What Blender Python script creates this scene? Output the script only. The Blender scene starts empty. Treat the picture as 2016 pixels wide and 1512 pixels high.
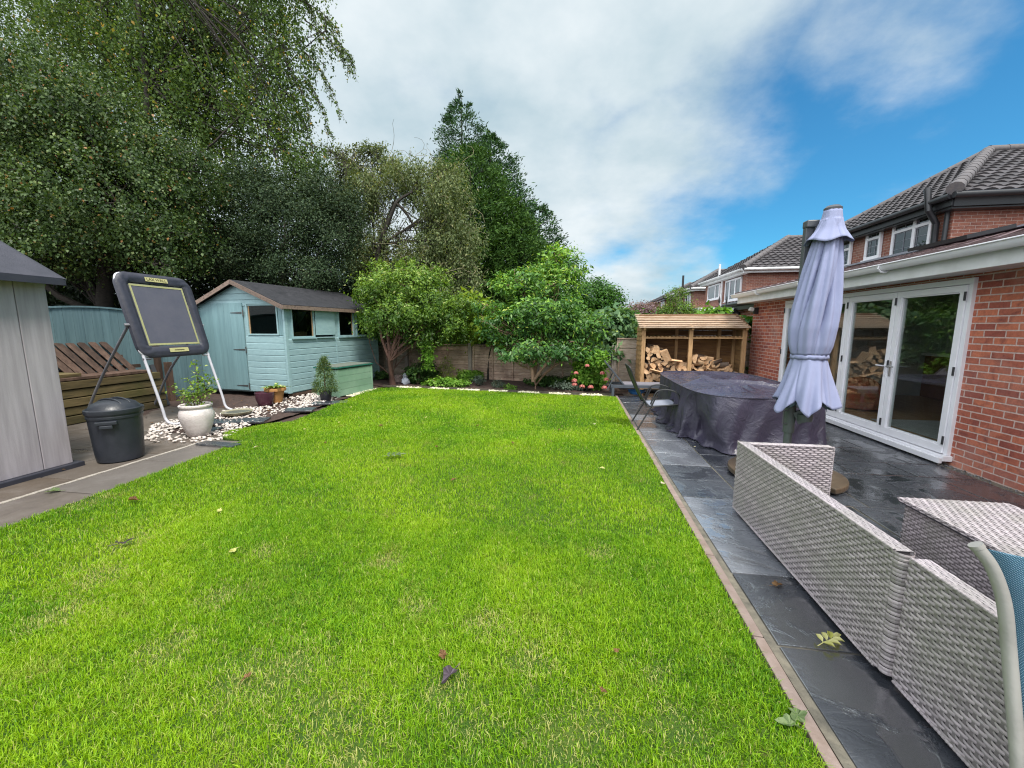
import bpy, math, random
import numpy as np
from mathutils import Vector, Matrix
R = math.radians
random.seed(7); rng = np.random.default_rng(11)
scene = bpy.context.scene

# ------------------------------------------------------------------ camera
CAMH = 1.6; FPX = 784.0; PITCH = math.atan(111/FPX); YAW = R(8.75)
cam_d = bpy.data.cameras.new('camera'); cam = bpy.data.objects.new('camera', cam_d)
scene.collection.objects.link(cam); scene.camera = cam
cam.location = (0, 0, CAMH); cam.rotation_euler = (R(90)-PITCH, 0, YAW)
cam_d.sensor_width = 36; cam_d.lens = FPX/2016*36; cam_d.clip_end = 400; cam_d.clip_start = .05

# ------------------------------------------------------------------ light and sky
SUN_EL, SUN_AZ = R(60), R(140)          # azimuth clockwise from +Y (towards +X)
world = bpy.data.worlds.new('World'); scene.world = world; world.use_nodes = True
wt = world.node_tree; wt.nodes.clear()
def wn(t, **k):
    n = wt.nodes.new(t)
    for a, b in k.items(): setattr(n, a, b)
    return n
def wmath(op, a, b=None, c=None, clamp=False):
    n = wn('ShaderNodeMath', operation=op, use_clamp=clamp)
    for i, v in enumerate((a, b, c)):
        if v is None: continue
        if isinstance(v, (int, float)): n.inputs[i].default_value = v
        else: wt.links.new(v, n.inputs[i])
    return n.outputs[0]
out = wn('ShaderNodeOutputWorld'); bg = wn('ShaderNodeBackground'); wt.links.new(bg.outputs[0], out.inputs[0])
bg.inputs[1].default_value = .1
sky = wn('ShaderNodeTexSky', sky_type='NISHITA', sun_disc=False); sky.sun_elevation = SUN_EL; sky.sun_rotation = SUN_AZ
sky.air_density = 1.0; sky.dust_density = .3; sky.ozone_density = 3
tc = wn('ShaderNodeTexCoord'); sep = wn('ShaderNodeSeparateXYZ'); wt.links.new(tc.outputs['Generated'], sep.inputs[0])
X_, Y_, Z_ = sep.outputs
# clouds: noise on a plane above the garden
zz = wmath('ADD', wmath('MAXIMUM', Z_, 0.0), .35)
px_ = wmath('DIVIDE', X_, zz); py_ = wmath('DIVIDE', Y_, zz)
comb = wn('ShaderNodeCombineXYZ'); wt.links.new(px_, comb.inputs[0]); wt.links.new(py_, comb.inputs[1])
def wnoise(scale, detail, rough, off):
    m = wn('ShaderNodeVectorMath', operation='ADD'); m.inputs[1].default_value = off; wt.links.new(comb.outputs[0], m.inputs[0])
    n = wn('ShaderNodeTexNoise'); n.inputs['Scale'].default_value = scale; n.inputs['Detail'].default_value = detail; n.inputs['Roughness'].default_value = rough
    wt.links.new(m.outputs[0], n.inputs['Vector']); return n.outputs['Fac']
n1 = wnoise(1.7, 7, .52, (3.1, 1.7, 0)); n2 = wnoise(2.0, 6, .55, (9.3, 4.1, 0)); n3 = wnoise(5.5, 7, .6, (1.3, 7.1, 2.0))
def gain(v, lo, hi):
    m = wn('ShaderNodeMapRange', clamp=True, interpolation_type='SMOOTHSTEP'); wt.links.new(v, m.inputs[0])
    m.inputs[1].default_value = lo; m.inputs[2].default_value = hi; return m.outputs[0]
def blob(dx, dy, dz, c0, c1):          # 1 inside a cone round a direction of the sky
    d = Vector((dx, dy, dz)).normalized()
    v = wn('ShaderNodeVectorMath', operation='DOT_PRODUCT'); v.inputs[1].default_value = d
    nn = wn('ShaderNodeVectorMath', operation='NORMALIZE'); wt.links.new(tc.outputs['Generated'], nn.inputs[0]); wt.links.new(nn.outputs[0], v.inputs[0])
    return gain(v.outputs['Value'], math.cos(R(c0)), math.cos(R(c1)))
SKYB = 'SKYBLOBS'
def pdir(px, py):
    f = Vector((-math.sin(YAW)*math.cos(PITCH), math.cos(YAW)*math.cos(PITCH), -math.sin(PITCH))); r = Vector((math.cos(YAW), math.sin(YAW), 0)); u = r.cross(f)
    return (f + r*(px-1008)/FPX - u*(py-756)/FPX)
# one clearing in the cloud, to the right (towards the houses), with soft ragged edges
clear = blob(*pdir(1950, 330), 46, 18)
for b_, w in ((blob(*pdir(1215, 175), 5.5, 1), .5), (blob(*pdir(1560, 420), 24, 4), .95), (blob(*pdir(1790,270), 22, 6), .8)):
    clear = wmath('MAXIMUM', clear, wmath('MULTIPLY', b_, w))
topcl = wmath('MULTIPLY', blob(*pdir(1790, -10), 11, 3), .6)
topcl = wmath('MAXIMUM', topcl, wmath('MULTIPLY', blob(*pdir(1330, 560), 9, 2), .7))
topcl = wmath('MAXIMUM', topcl, wmath('MULTIPLY', blob(*pdir(1350, -420), 25, 12), .95))
topcl = wmath('MAXIMUM', topcl, wmath('MULTIPLY', blob(*pdir(1370, 330), 13, 5), .65))
cov = wmath('SUBTRACT', 1.15, wmath('MULTIPLY', clear, 1.5))
cov = wmath('ADD', cov, topcl)
cov = wmath('ADD', cov, wmath('MULTIPLY', wmath('SUBTRACT', n1, .5), 2.2))
cov = wmath('ADD', cov, wmath('MULTIPLY', wmath('SUBTRACT', n3, .5), .9))
mask = gain(cov, -.22, .98)
ramp = wn('ShaderNodeValToRGB'); wt.links.new(n2, ramp.inputs[0])
e = ramp.color_ramp.elements; e[0].position = .34; e[0].color = (2.5, 3.25, 3.65, 1); e[1].position = .62; e[1].color = (4.2, 4.6, 4.8, 1)
tint = wn('ShaderNodeMix', data_type='RGBA', blend_type='MULTIPLY'); tint.inputs['Factor'].default_value = 1
wt.links.new(sky.outputs[0], tint.inputs['A']); tint.inputs['B'].default_value = (.24, .67, .80, 1)
# unseen bright cloud high behind and left of the viewer, added to light the house
glow = blob(-.45, -.75, 1.0, 66, 18)
cl = wn('ShaderNodeMix', data_type='RGBA', blend_type='MIX'); wt.links.new(glow, cl.inputs['Factor'])
wt.links.new(ramp.outputs[0], cl.inputs['A']); cl.inputs['B'].default_value = (12.5, 13, 13.6, 1)
mx = wn('ShaderNodeMix', data_type='RGBA'); wt.links.new(mask, mx.inputs['Factor'])
wt.links.new(tint.outputs['Result'], mx.inputs['A']); wt.links.new(cl.outputs['Result'], mx.inputs['B'])
wt.links.new(mx.outputs['Result'], bg.inputs[0])

sd = bpy.data.lights.new('sun', 'SUN'); sd.energy = 2.2; sd.angle = R(15); sd.color = (1, .95, .86)
sun = bpy.data.objects.new('sun', sd); scene.collection.objects.link(sun)
sv = Vector((math.sin(SUN_AZ)*math.cos(SUN_EL), math.cos(SUN_AZ)*math.cos(SUN_EL), math.sin(SUN_EL)))
sun.rotation_euler = sv.to_track_quat('Z', 'Y').to_euler(); sun.location = (5, 0, 12)
vs = scene.view_settings; vs.view_transform = 'Standard'; vs.look = 'None'; vs.exposure = 1.0; vs.gamma = 1; vs.use_curve_mapping = False
scene.cycles.max_bounces = 7; scene.cycles.transparent_max_bounces = 12; scene.cycles.sample_clamp_indirect = 2
scene.cycles.use_denoising = True; scene.cycles.denoising_prefilter = 'NONE'; scene.cycles.denoising_input_passes = 'RGB_ALBEDO_NORMAL'; scene.cycles.filter_width = 1.15; scene.cycles.use_adaptive_sampling = False; scene.cycles.blur_glossy = 1.0; scene.cycles.sampling_pattern = 'BLUE_NOISE'; scene.cycles.diffuse_bounces = 3; scene.cycles.caustics_reflective = False

# ------------------------------------------------------------------ measuring helpers (where things stand in the garden)
FW = np.array([-math.sin(YAW)*math.cos(PITCH), math.cos(YAW)*math.cos(PITCH), -math.sin(PITCH)])
RT = np.array([math.cos(YAW), math.sin(YAW), 0.]); UP = np.cross(RT, FW); CO = np.array([0, 0, CAMH])
def ray(x, y): return FW + RT*(x-1008)/FPX - UP*(y-756)/FPX
def G(x, y, z=0.): d = ray(x, y); return Vector(CO + d*(z-CAMH)/d[2])
def PX(x, y, X0): d = ray(x, y); return Vector(CO + d*X0/d[0])
def PY(x, y, Y0): d = ray(x, y); return Vector(CO + d*Y0/d[1])
def at(x, y, dep): return Vector(CO + ray(x, y)*dep)

# ------------------------------------------------------------------ mesh building
C = scene.collection
WM = {}
def finish(o, parent):
    C.objects.link(o)
    if parent is not None: o.parent = parent
    return o
def thing(name, label, cat, loc=(0, 0, 0), rotz=0, group=None):
    o = bpy.data.objects.new(name, None); C.objects.link(o); o.empty_display_size = .1
    o.location = loc; o.rotation_euler = (0, 0, rotz); o['label'] = label; o['category'] = cat
    if group: o['group'] = group
    WM[o.name] = Matrix.Translation(Vector(loc)) @ Matrix.Rotation(rotz, 4, 'Z')
    return o
def tag(o, label, cat, group=None, kind=None):
    if label: o['label'] = label
    if cat: o['category'] = cat
    if group: o['group'] = group
    if kind: o['kind'] = kind
    return o
class MB:
    def __init__(s): s.v = []; s.f = []; s.r = []; s.m = []
    def add(s, vs_, fs, r=None, m=0):
        r = random.random() if r is None else r
        b = len(s.v); s.v += [tuple(v) for v in vs_]; s.f += [tuple(b+i for i in f) for f in fs]; s.r += [r]*len(fs); s.m += [m]*len(fs)
    def box(s, x0, x1, y0, y1, z0, z1, r=None, m=0, M=None):
        vs_ = [(x0,y0,z0),(x1,y0,z0),(x1,y1,z0),(x0,y1,z0),(x0,y0,z1),(x1,y0,z1),(x1,y1,z1),(x0,y1,z1)]
        if M is not None: vs_ = [M @ Vector(v) for v in vs_]
        s.add(vs_, [(0,3,2,1),(4,5,6,7),(0,1,5,4),(1,2,6,5),(2,3,7,6),(3,0,4,7)], r, m)
    def bar(s, a, b, w, h, up=(0,0,1), r=None, m=0):
        a = Vector(a); b = Vector(b); d = b-a; L = d.length; d.normalize(); u = Vector(up); sx = d.cross(u)
        if sx.length < 1e-4: sx = d.cross(Vector((0,1,0)))
        sx.normalize(); u = sx.cross(d)
        M = Matrix((( d.x,sx.x,u.x,a.x),(d.y,sx.y,u.y,a.y),(d.z,sx.z,u.z,a.z),(0,0,0,1)))
        s.box(0, L, -w/2, w/2, -h/2, h/2, r, m, M)
    def tube(s, pts, rad, n=8, r=None, caps=True, m=0, sq=1.0):
        pts = [Vector(p) for p in pts]; N = len(pts)
        if not isinstance(rad, (list, tuple)): rad = [rad]*N
        vs_ = []; prev = None
        for i, p in enumerate(pts):
            t = (pts[min(i+1, N-1)] - pts[max(i-1, 0)])
            if t.length < 1e-7: t = Vector((0,0,1))
            t.normalize()
            a = prev if prev is not None else (Vector((0,0,1)) if abs(t.z) < .9 else Vector((1,0,0)))
            a = a - t*a.dot(t)
            if a.length < 1e-5: a = t.orthogonal()
            a.normalize(); b = t.cross(a); prev = a
            for k in range(n):
                an = 2*math.pi*k/n; vs_.append(p + (a*math.cos(an)*sq + b*math.sin(an))*rad[i])
        fs = [(i*n+k, i*n+(k+1)%n, (i+1)*n+(k+1)%n, (i+1)*n+k) for i in range(N-1) for k in range(n)]
        if caps: fs += [tuple(range(n-1, -1, -1)), tuple((N-1)*n+k for k in range(n))]
        s.add(vs_, fs, r, m)
    def lathe(s, prof, c=(0,0,0), n=32, r=None, wob=None, m=0):
        vs_ = []
        for i, (ra, z) in enumerate(prof):
            for k in range(n):
                a = 2*math.pi*k/n; q = ra if wob is None else ra*wob(a, z)
                vs_.append((c[0]+q*math.cos(a), c[1]+q*math.sin(a), c[2]+z))
        N = len(prof)
        fs = [(i*n+k, i*n+(k+1)%n, (i+1)*n+(k+1)%n, (i+1)*n+k) for i in range(N-1) for k in range(n)]
        if prof[0][0] < .02 or True: fs.append(tuple(range(n-1, -1, -1)))
        s.add(vs_, fs, r, m)
    def prism(s, poly, z0, z1, r=None, m=0):
        n = len(poly); vs_ = [(x, y, z0) for x, y in poly] + [(x, y, z1) for x, y in poly]
        s.add(vs_, [tuple(range(n-1,-1,-1)), tuple(range(n, 2*n))] + [(i,(i+1)%n,n+(i+1)%n,n+i) for i in range(n)], r, m)
    def ext(s, poly3, d, r=None, m=0):           # extrude a 3-d polygon along d
        n = len(poly3); d = Vector(d); p = [Vector(q) for q in poly3]
        s.add(p + [q+d for q in p], [tuple(range(n-1,-1,-1)), tuple(range(n,2*n))] + [(i,(i+1)%n,n+(i+1)%n,n+i) for i in range(n)], r, m)
    def build(s, name, mats, parent=None, smooth=False, bevel=0, root=None):
        # geometry is given in world space when root is passed: it is brought into root's own space
        vv = s.v
        if root is not None:
            Mi = WM[root.name].inverted(); vv = [Mi @ Vector(v) for v in s.v]
        me = bpy.data.meshes.new(name); me.from_pydata([tuple(v) for v in vv], [], s.f)
        if not isinstance(mats, (list, tuple)): mats = [mats]
        for m in mats: me.materials.append(m)
        at_ = me.attributes.new('rnd', 'FLOAT', 'FACE'); at_.data.foreach_set('value', s.r)
        me.polygons.foreach_set('material_index', s.m)
        if smooth: me.polygons.foreach_set('use_smooth', [True]*len(me.polygons))
        me.update()
        o = bpy.data.objects.new(name, me)
        if bevel:
            b = o.modifiers.new('bevel', 'BEVEL'); b.width = bevel; b.segments = 2; b.limit_method = 'ANGLE'
        if smooth and not bevel:
            try:
                me.set_sharp_from_angle(angle=R(40))
            except Exception: pass
        return finish(o, parent)

def np_mesh(name, verts, faces_n, k, rnd, mat_, parent=None, smooth=False):
    """verts (N,3), every k consecutive verts a face"""
    me = bpy.data.meshes.new(name); N = len(verts); F = N//k if faces_n is None else len(faces_n)
    me.vertices.add(N); me.vertices.foreach_set('co', np.ascontiguousarray(verts, dtype=np.float32).ravel())
    idx = np.arange(N, dtype=np.int32) if faces_n is None else faces_n.astype(np.int32).ravel()
    me.loops.add(len(idx)); me.loops.foreach_set('vertex_index', idx)
    me.polygons.add(F); me.polygons.foreach_set('loop_start', np.arange(F, dtype=np.int32)*k)
    try: me.polygons.foreach_set('loop_total', np.full(F, k, dtype=np.int32))
    except Exception: pass
    me.materials.append(mat_)
    a = me.attributes.new('rnd', 'FLOAT', 'FACE'); a.data.foreach_set('value', np.ascontiguousarray(rnd, dtype=np.float32))
    if smooth: me.polygons.foreach_set('use_smooth', np.ones(F, dtype=bool))
    me.update(calc_edges=True); me.validate()
    o = bpy.data.objects.new(name, me); return finish(o, parent)

# ------------------------------------------------------------------ materials
def M_(name):
    m = bpy.data.materials.new(name); m.use_nodes = True; return m, m.node_tree, m.node_tree.nodes['Principled BSDF']
def lk(nt, a, b): nt.links.new(a, b)
def vec(nt, scale=(1,1,1), rot=(0,0,0), src='Object'):
    t = nt.nodes.new('ShaderNodeTexCoord'); mp = nt.nodes.new('ShaderNodeMapping'); mp.inputs['Scale'].default_value = scale; mp.inputs['Rotation'].default_value = rot
    lk(nt, t.outputs[src], mp.inputs[0]); return mp.outputs[0]
def noise(nt, v, scale, detail=4, rough=.55, dist=0):
    n = nt.nodes.new('ShaderNodeTexNoise'); n.inputs['Scale'].default_value = scale; n.inputs['Detail'].default_value = detail
    n.inputs['Roughness'].default_value = rough; n.inputs['Distortion'].default_value = dist; lk(nt, v, n.inputs['Vector']); return n.outputs['Fac']
def rampf(nt, f, stops, interp='LINEAR'):
    r = nt.nodes.new('ShaderNodeValToRGB'); lk(nt, f, r.inputs[0]); el = r.color_ramp.elements; r.color_ramp.interpolation = interp
    while len(el) < len(stops): el.new(.5)
    for e_, (p, c) in zip(el, stops):
        e_.position = p; e_.color = (*c, 1) if len(c) == 3 else c
    return r.outputs[0]
def mixc(nt, f, a, b, mode='MIX'):
    n = nt.nodes.new('ShaderNodeMix'); n.data_type = 'RGBA'; n.blend_type = mode
    for s_, v in (('Factor', f), ('A', a), ('B', b)):
        i = n.inputs[s_] if s_ == 'Factor' else n.inputs[s_]
        if isinstance(v, (int, float)): i.default_value = v
        elif isinstance(v, tuple): i.default_value = (*v, 1) if len(v) == 3 else v
        else: lk(nt, v, i)
    return n.outputs['Result']
def mth(nt, op, a, b=None, clamp=False):
    n = nt.nodes.new('ShaderNodeMath'); n.operation = op; n.use_clamp = clamp
    for i, v in enumerate((a, b)):
        if v is None: continue
        if isinstance(v, (int, float)): n.inputs[i].default_value = v
        else: lk(nt, v, n.inputs[i])
    return n.outputs[0]
def mr(nt, v, a, b, c, d):
    n = nt.nodes.new('ShaderNodeMapRange'); lk(nt, v, n.inputs[0])
    for i, x in enumerate((a, b, c, d)): n.inputs[i+1].default_value = x
    return n.outputs[0]
def rattr(nt):
    a = nt.nodes.new('ShaderNodeAttribute'); a.attribute_name = 'rnd'; return a.outputs['Fac']
def bump(nt, p, h, strength=.3, dist=.01):
    b = nt.nodes.new('ShaderNodeBump'); b.inputs['Strength'].default_value = strength; b.inputs['Distance'].default_value = dist
    lk(nt, h, b.inputs['Height']); lk(nt, b.outputs[0], p.inputs['Normal'])
def simple(name, c1, c2=None, rough=.6, scale=5, stretch=(1,1,1), bs=0, bscale=40, spec=.5, metal=0, rvar=.12, r2=None):
    """two-tone noise surface with a per-piece tone (rnd) and fine bump"""
    m, nt, p = M_(name); v = vec(nt, stretch); c2 = c2 or tuple(c*.75 for c in c1)
    n = noise(nt, v, scale, 5, .6)
    col = rampf(nt, n, [(.3, c1), (.72, c2)])
    if rvar:
        col = mixc(nt, 1.0, col, rampf(nt, rattr(nt), [(0, (1-rvar,)*3), (1, (1+rvar,)*3)]), 'MULTIPLY')
    lk(nt, col, p.inputs['Base Color']); p.inputs['Metallic'].default_value = metal; p.inputs['Specular IOR Level'].default_value = spec
    if r2 is None: p.inputs['Roughness'].default_value = rough
    else: lk(nt, mr(nt, noise(nt, v, scale*2.3, 4), .3, .7, rough, r2), p.inputs['Roughness'])
    if bs: bump(nt, p, noise(nt, v, bscale, 4, .6), bs, .01)
    return m
def foliage(name, cols, rough=.45, trans=.35, spec=.4):
    m, nt, p = M_(name); c = rampf(nt, rattr(nt), cols)
    lk(nt, c, p.inputs['Base Color']); p.inputs['Roughness'].default_value = min(.65, rough+.12); p.inputs['Specular IOR Level'].default_value = spec*.8
    tr = nt.nodes.new('ShaderNodeBsdfTranslucent'); lk(nt, mixc(nt, 1.0, c, (1.3, 1.25, .5), 'MULTIPLY'), tr.inputs[0])
    mx_ = nt.nodes.new('ShaderNodeMixShader'); mx_.inputs[0].default_value = trans
    lk(nt, p.outputs[0], mx_.inputs[1]); lk(nt, tr.outputs[0], mx_.inputs[2]); lk(nt, mx_.outputs[0], nt.nodes['Material Output'].inputs[0]); return m
def wood(name, c1, c2, c3=None, stretch=(1,12,12), scale=3, rough=.75, bs=.25, rvar=.2, stain=None):
    m, nt, p = M_(name); v = vec(nt, stretch); n = noise(nt, v, scale, 6, .65, .4); c3 = c3 or c2
    col = rampf(nt, n, [(.25, c1), (.5, c2), (.75, c3)])
    if stain:
        n2_ = noise(nt, vec(nt), stain[1], 4, .6); col = mixc(nt, mr(nt, n2_, .45, .7, 0, stain[2]), col, stain[0])
    col = mixc(nt, 1.0, col, rampf(nt, rattr(nt), [(0, (1-rvar,)*3), (1, (1+rvar,)*3)]), 'MULTIPLY')
    lk(nt, col, p.inputs['Base Color']); p.inputs['Roughness'].default_value = rough; bump(nt, p, n, bs, .01); return m
def brickmat(name, b1, b2, mortar, dark, bw=.225, bh=.075, ms=.011, bias=0, streak=.5):
    m, nt, p = M_(name); t = nt.nodes.new('ShaderNodeTexCoord'); s = nt.nodes.new('ShaderNodeSeparateXYZ'); lk(nt, t.outputs['Object'], s.inputs[0])
    g = nt.nodes.new('ShaderNodeNewGeometry'); gs = nt.nodes.new('ShaderNodeSeparateXYZ'); lk(nt, g.outputs['True Normal'], gs.inputs[0])
    isx = mth(nt, 'GREATER_THAN', mth(nt, 'ABSOLUTE', gs.outputs[0]), .5)
    mxu = nt.nodes.new('ShaderNodeMix'); lk(nt, isx, mxu.inputs[0]); lk(nt, s.outputs[0], mxu.inputs[2]); lk(nt, s.outputs[1], mxu.inputs[3])
    cb = nt.nodes.new('ShaderNodeCombineXYZ'); lk(nt, mxu.outputs[0], cb.inputs[0]); lk(nt, s.outputs[2], cb.inputs[1])
    wn_ = nt.nodes.new('ShaderNodeTexNoise'); wn_.inputs['Scale'].default_value = 9; lk(nt, t.outputs['Object'], wn_.inputs['Vector'])
    wv = nt.nodes.new('ShaderNodeVectorMath'); wv.operation = 'MULTIPLY_ADD'; lk(nt, wn_.outputs['Color'], wv.inputs[0]); wv.inputs[1].default_value = (.008,.006,0); lk(nt, cb.outputs[0], wv.inputs[2])
    bt = nt.nodes.new('ShaderNodeTexBrick'); lk(nt, wv.outputs[0], bt.inputs['Vector']); bt.inputs['Scale'].default_value = 1
    bt.inputs['Brick Width'].default_value = bw; bt.inputs['Row Height'].default_value = bh; bt.inputs['Mortar Size'].default_value = ms/2; bt.inputs['Mortar Smooth'].default_value = .25; bt.inputs['Bias'].default_value = bias
    bt.inputs['Color1'].default_value = (*b1, 1); bt.inputs['Color2'].default_value = (*b2, 1); bt.inputs['Mortar'].default_value = (*mortar, 1)
    fine = noise(nt, t.outputs['Object'], 45, 5, .7); big = noise(nt, t.outputs['Object'], 5, 4, .6, 1.5)
    face = mixc(nt, mr(nt, big, .5, .72, 0, streak), bt.outputs['Color'], dark)
    face = mixc(nt, 1.0, face, rampf(nt, fine, [(.3, (.78,)*3), (.7, (1.18,)*3)]), 'MULTIPLY')
    blo = noise(nt, t.outputs['Object'], 1.3, 4, .6)
    face = mixc(nt, mr(nt, blo, .5, .75, 0, .28), face, mortar)
    col = mixc(nt, bt.outputs['Fac'], face, mixc(nt, 1.0, mortar, rampf(nt, fine, [(.3, (.7,)*3), (.7, (1.15,)*3)]), 'MULTIPLY'))
    lk(nt, col, p.inputs['Base Color']); p.inputs['Roughness'].default_value = .8
    h = mth(nt, 'ADD', mth(nt, 'MULTIPLY', bt.outputs['Fac'], -1.0), mth(nt, 'MULTIPLY', fine, .35)); bump(nt, p, h, .6, .008); return m
def glassmat(name, tint=(.75,.8,.78), refl=1.0, base=.06):
    m, nt, p = M_(name); nt.nodes.remove(p)
    tr = nt.nodes.new('ShaderNodeBsdfTransparent'); tr.inputs[0].default_value = (*tint, 1)
    gl = nt.nodes.new('ShaderNodeBsdfGlossy'); gl.inputs['Roughness'].default_value = .0; gl.inputs[0].default_value = (.95,.97,1,1)
    fr = nt.nodes.new('ShaderNodeLayerWeight'); fr.inputs[0].default_value = .5
    f = mth(nt, 'ADD', mth(nt, 'MULTIPLY', mth(nt, 'POWER', fr.outputs['Facing'], 4.0), refl), base, True)       # the same from both sides of the pane
    mx_ = nt.nodes.new('ShaderNodeMixShader'); lk(nt, f, mx_.inputs[0]); lk(nt, tr.outputs[0], mx_.inputs[1]); lk(nt, gl.outputs[0], mx_.inputs[2]); lk(nt, mx_.outputs[0], nt.nodes['Material Output'].inputs[0]); return m

m_brick = brickmat('brick_extension', (.56,.175,.095), (.30,.075,.055), (.62,.46,.41), (.17,.045,.04), ms=.015, streak=.85)
m_brick2 = brickmat('brick_old', (.27,.095,.065), (.36,.15,.10), (.48,.38,.33), (.10,.035,.03), streak=.7)
m_white = simple('white_frame', (.86,.86,.90), (.80,.80,.85), .35, 6, rvar=.03)
m_white_d = simple('white_weathered', (.80,.80,.83), (.62,.63,.63), .45, 4, rvar=.03)
m_black = simple('black_paint', (.02,.022,.026), (.03,.03,.034), .35, 8)
m_tile = simple('roof_tile_grey', (.085,.075,.08), (.05,.047,.05), .55, 5, rvar=.28, bs=.3, bscale=30, r2=.75)
m_tile_r = simple('roof_tile_brown', (.20,.13,.13), (.13,.085,.09), .5, 5, rvar=.3, bs=.3, r2=.7)
m_ridge = simple('ridge_tile', (.09,.085,.095), (.14,.125,.12), .75, 14, rvar=.1, bs=.4)
m_lead = simple('lead_flashing', (.3,.31,.36), (.2,.21,.25), .5, 4)
m_felt = simple('roof_felt', (.016,.017,.021), (.038,.037,.044), .75, 6, bs=.5, bscale=120, r2=.45)
m_glass = glassmat('door_glass', (.86,.90,.88), .8, .07)
m_glass_w = glassmat('window_glass', (.40,.43,.43), .9, .10)
m_glass_s = glassmat('shed_glass', (.5,.56,.52), .4, .015)
m_shed = simple('pale_blue_paint', (.32,.475,.50), (.25,.39,.42), .55, 3, stretch=(2,2,6), rvar=.06, bs=.04, bscale=60)
m_shed_v = simple('blue_paint_streaked', (.21,.345,.37), (.155,.27,.295), .55, 2.2, stretch=(9,9,.6), rvar=.07, bs=.2, bscale=20)
m_fence_b = simple('blue_fence_paint', (.165,.26,.285), (.10,.17,.195), .6, 2.2, stretch=(6,9,.5), rvar=.08, bs=.2, bscale=20)
m_green = simple('green_paint', (.185,.32,.225), (.25,.385,.29), .5, 3, rvar=.06, bs=.15)
m_dgreen = simple('dark_green_plastic', (.012,.10,.075), (.02,.14,.10), .35, 9)
m_rot = wood('peeling_fascia', (.03,.02,.017), (.25,.18,.145), (.07,.045,.035), (1,1,1), 16, .8, .6, .25)
m_frame_w = wood('window_inner_wood', (.35,.2,.1), (.45,.28,.16), rvar=.1)
m_hinge = simple('dark_hinge', (.05,.06,.07), (.09,.08,.07), .5, 20)
m_gshed = simple('taupe_plastic_panel', (.46,.42,.455), (.32,.29,.315), .5, 1.6, stretch=(14,14,.9), rvar=.08, bs=.25, bscale=60)
m_dplast = simple('charcoal_plastic', (.03,.032,.045), (.045,.045,.06), .5, 6, bs=.1, rvar=.1)
m_shingle = simple('charcoal_roof_sheet', (.035,.037,.052), (.055,.055,.075), .6, 6, bs=.5, bscale=90)
m_bin = simple('black_bin_plastic', (.018,.022,.03), (.03,.034,.045), .33, 7, bs=.25, bscale=25, r2=.5, rvar=0)
m_fence = wood('grey_fence_wood', (.14,.10,.07), (.34,.27,.21), (.46,.39,.33), (2,12,14), 2.5, .8, .4, .22, ((.10,.115,.06), 2.2, .5))
m_fence2 = wood('brown_fence_wood', (.2,.12,.08), (.44,.31,.23), (.52,.42,.35), (2,12,14), 2.5, .8, .4, .22, ((.11,.06,.045), 2.5, .7))
m_post = simple('concrete_post', (.33,.28,.25), (.24,.2,.17), .85, 8, bs=.4, bscale=60, rvar=.06)
m_sleeper = wood('old_sleeper_wood', (.03,.024,.014), (.115,.085,.035), (.17,.125,.06), (9,1.2,9), 2, .8, .5, .3, ((.055,.06,.012), 2.0, .6))
m_slat = wood('old_brown_slats', (.025,.013,.009), (.09,.052,.036), (.15,.095,.07), (7,7,2), 2, .75, .4, .3, ((.035,.02,.013), 3, .7))
m_store = wood('treated_pine', (.23,.12,.045), (.42,.25,.11), (.50,.32,.16), (1.5,8,8), 2.5, .7, .2, .14, ((.12,.06,.025), 3, .4))
m_store_v = wood('treated_pine_post', (.24,.13,.05), (.42,.25,.115), (.50,.32,.16), (8,8,1.5), 2.5, .7, .2, .12)
m_store_r = wood('pale_roof_batten', (.33,.22,.14), (.56,.43,.32), (.62,.5,.4), (1.5,8,8), 3, .65, .2, .1)
m_ply = wood('dark_plywood', (.03,.012,.005), (.15,.07,.022), (.25,.13,.04), (.9,5,7), 2.2, .75, .2, .12)
m_logc = wood('cut_log_face', (.34,.17,.08), (.52,.32,.17), (.64,.45,.28), (6,6,6), 3, .75, .3, .25)
m_bark = simple('bark', (.10,.065,.045), (.17,.125,.095), .9, 14, stretch=(1,1,.3), bs=.9, bscale=25, rvar=.25)
m_bark_r = simple('red_bark', (.07,.032,.024), (.15,.08,.06), .85, 12, stretch=(1,1,.35), bs=.9, bscale=25, rvar=.2)
m_bark_p = simple('pale_bark', (.34,.22,.15), (.22,.14,.10), .8, 10, stretch=(1,1,.4), bs=.6, bscale=25, rvar=.2)
m_bark_d = simple('dark_bark', (.022,.018,.015), (.05,.042,.034), .9, 14, bs=.8, bscale=25, rvar=.2)
m_twig_g = simple('willow_twigs', (.17,.15,.09), (.26,.23,.13), .8, 10, rvar=.3)
m_tubew = simple('white_steel_tube', (.62,.62,.68), (.5,.5,.55), .35, 8, rvar=.02, spec=.5)
m_tubeg = simple('grey_steel_tube', (.13,.135,.16), (.2,.2,.22), .4, 8, rvar=.05)
m_net = simple('rebounder_mesh', (.085,.09,.125), (.115,.115,.15), .75, 3, bs=.35, bscale=260, rvar=.02)
m_pad = simple('black_pad_vinyl', (.032,.034,.05), (.055,.055,.075), .45, 7, bs=.3, bscale=18, r2=.6, rvar=.03)
m_yel = simple('yellow_webbing', (.42,.42,.2), (.33,.33,.17), .8, 30, rvar=.05, bs=.3, bscale=100)
m_yel2 = simple('yellow_label', (.55,.52,.25), (.45,.42,.2), .7, 30, rvar=.02)
m_ink = simple('label_ink', (.10,.09,.035), (.14,.12,.05), .7, 30, rvar=.02)
m_pot = simple('white_stone_glaze', (.78,.72,.71), (.62,.55,.53), .55, 6, stretch=(1,1,3), bs=.8, bscale=45, rvar=.02)
m_purple = simple('plum_glaze', (.06,.02,.035), (.09,.03,.05), .22, 8, rvar=.02, bs=.1)
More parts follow.
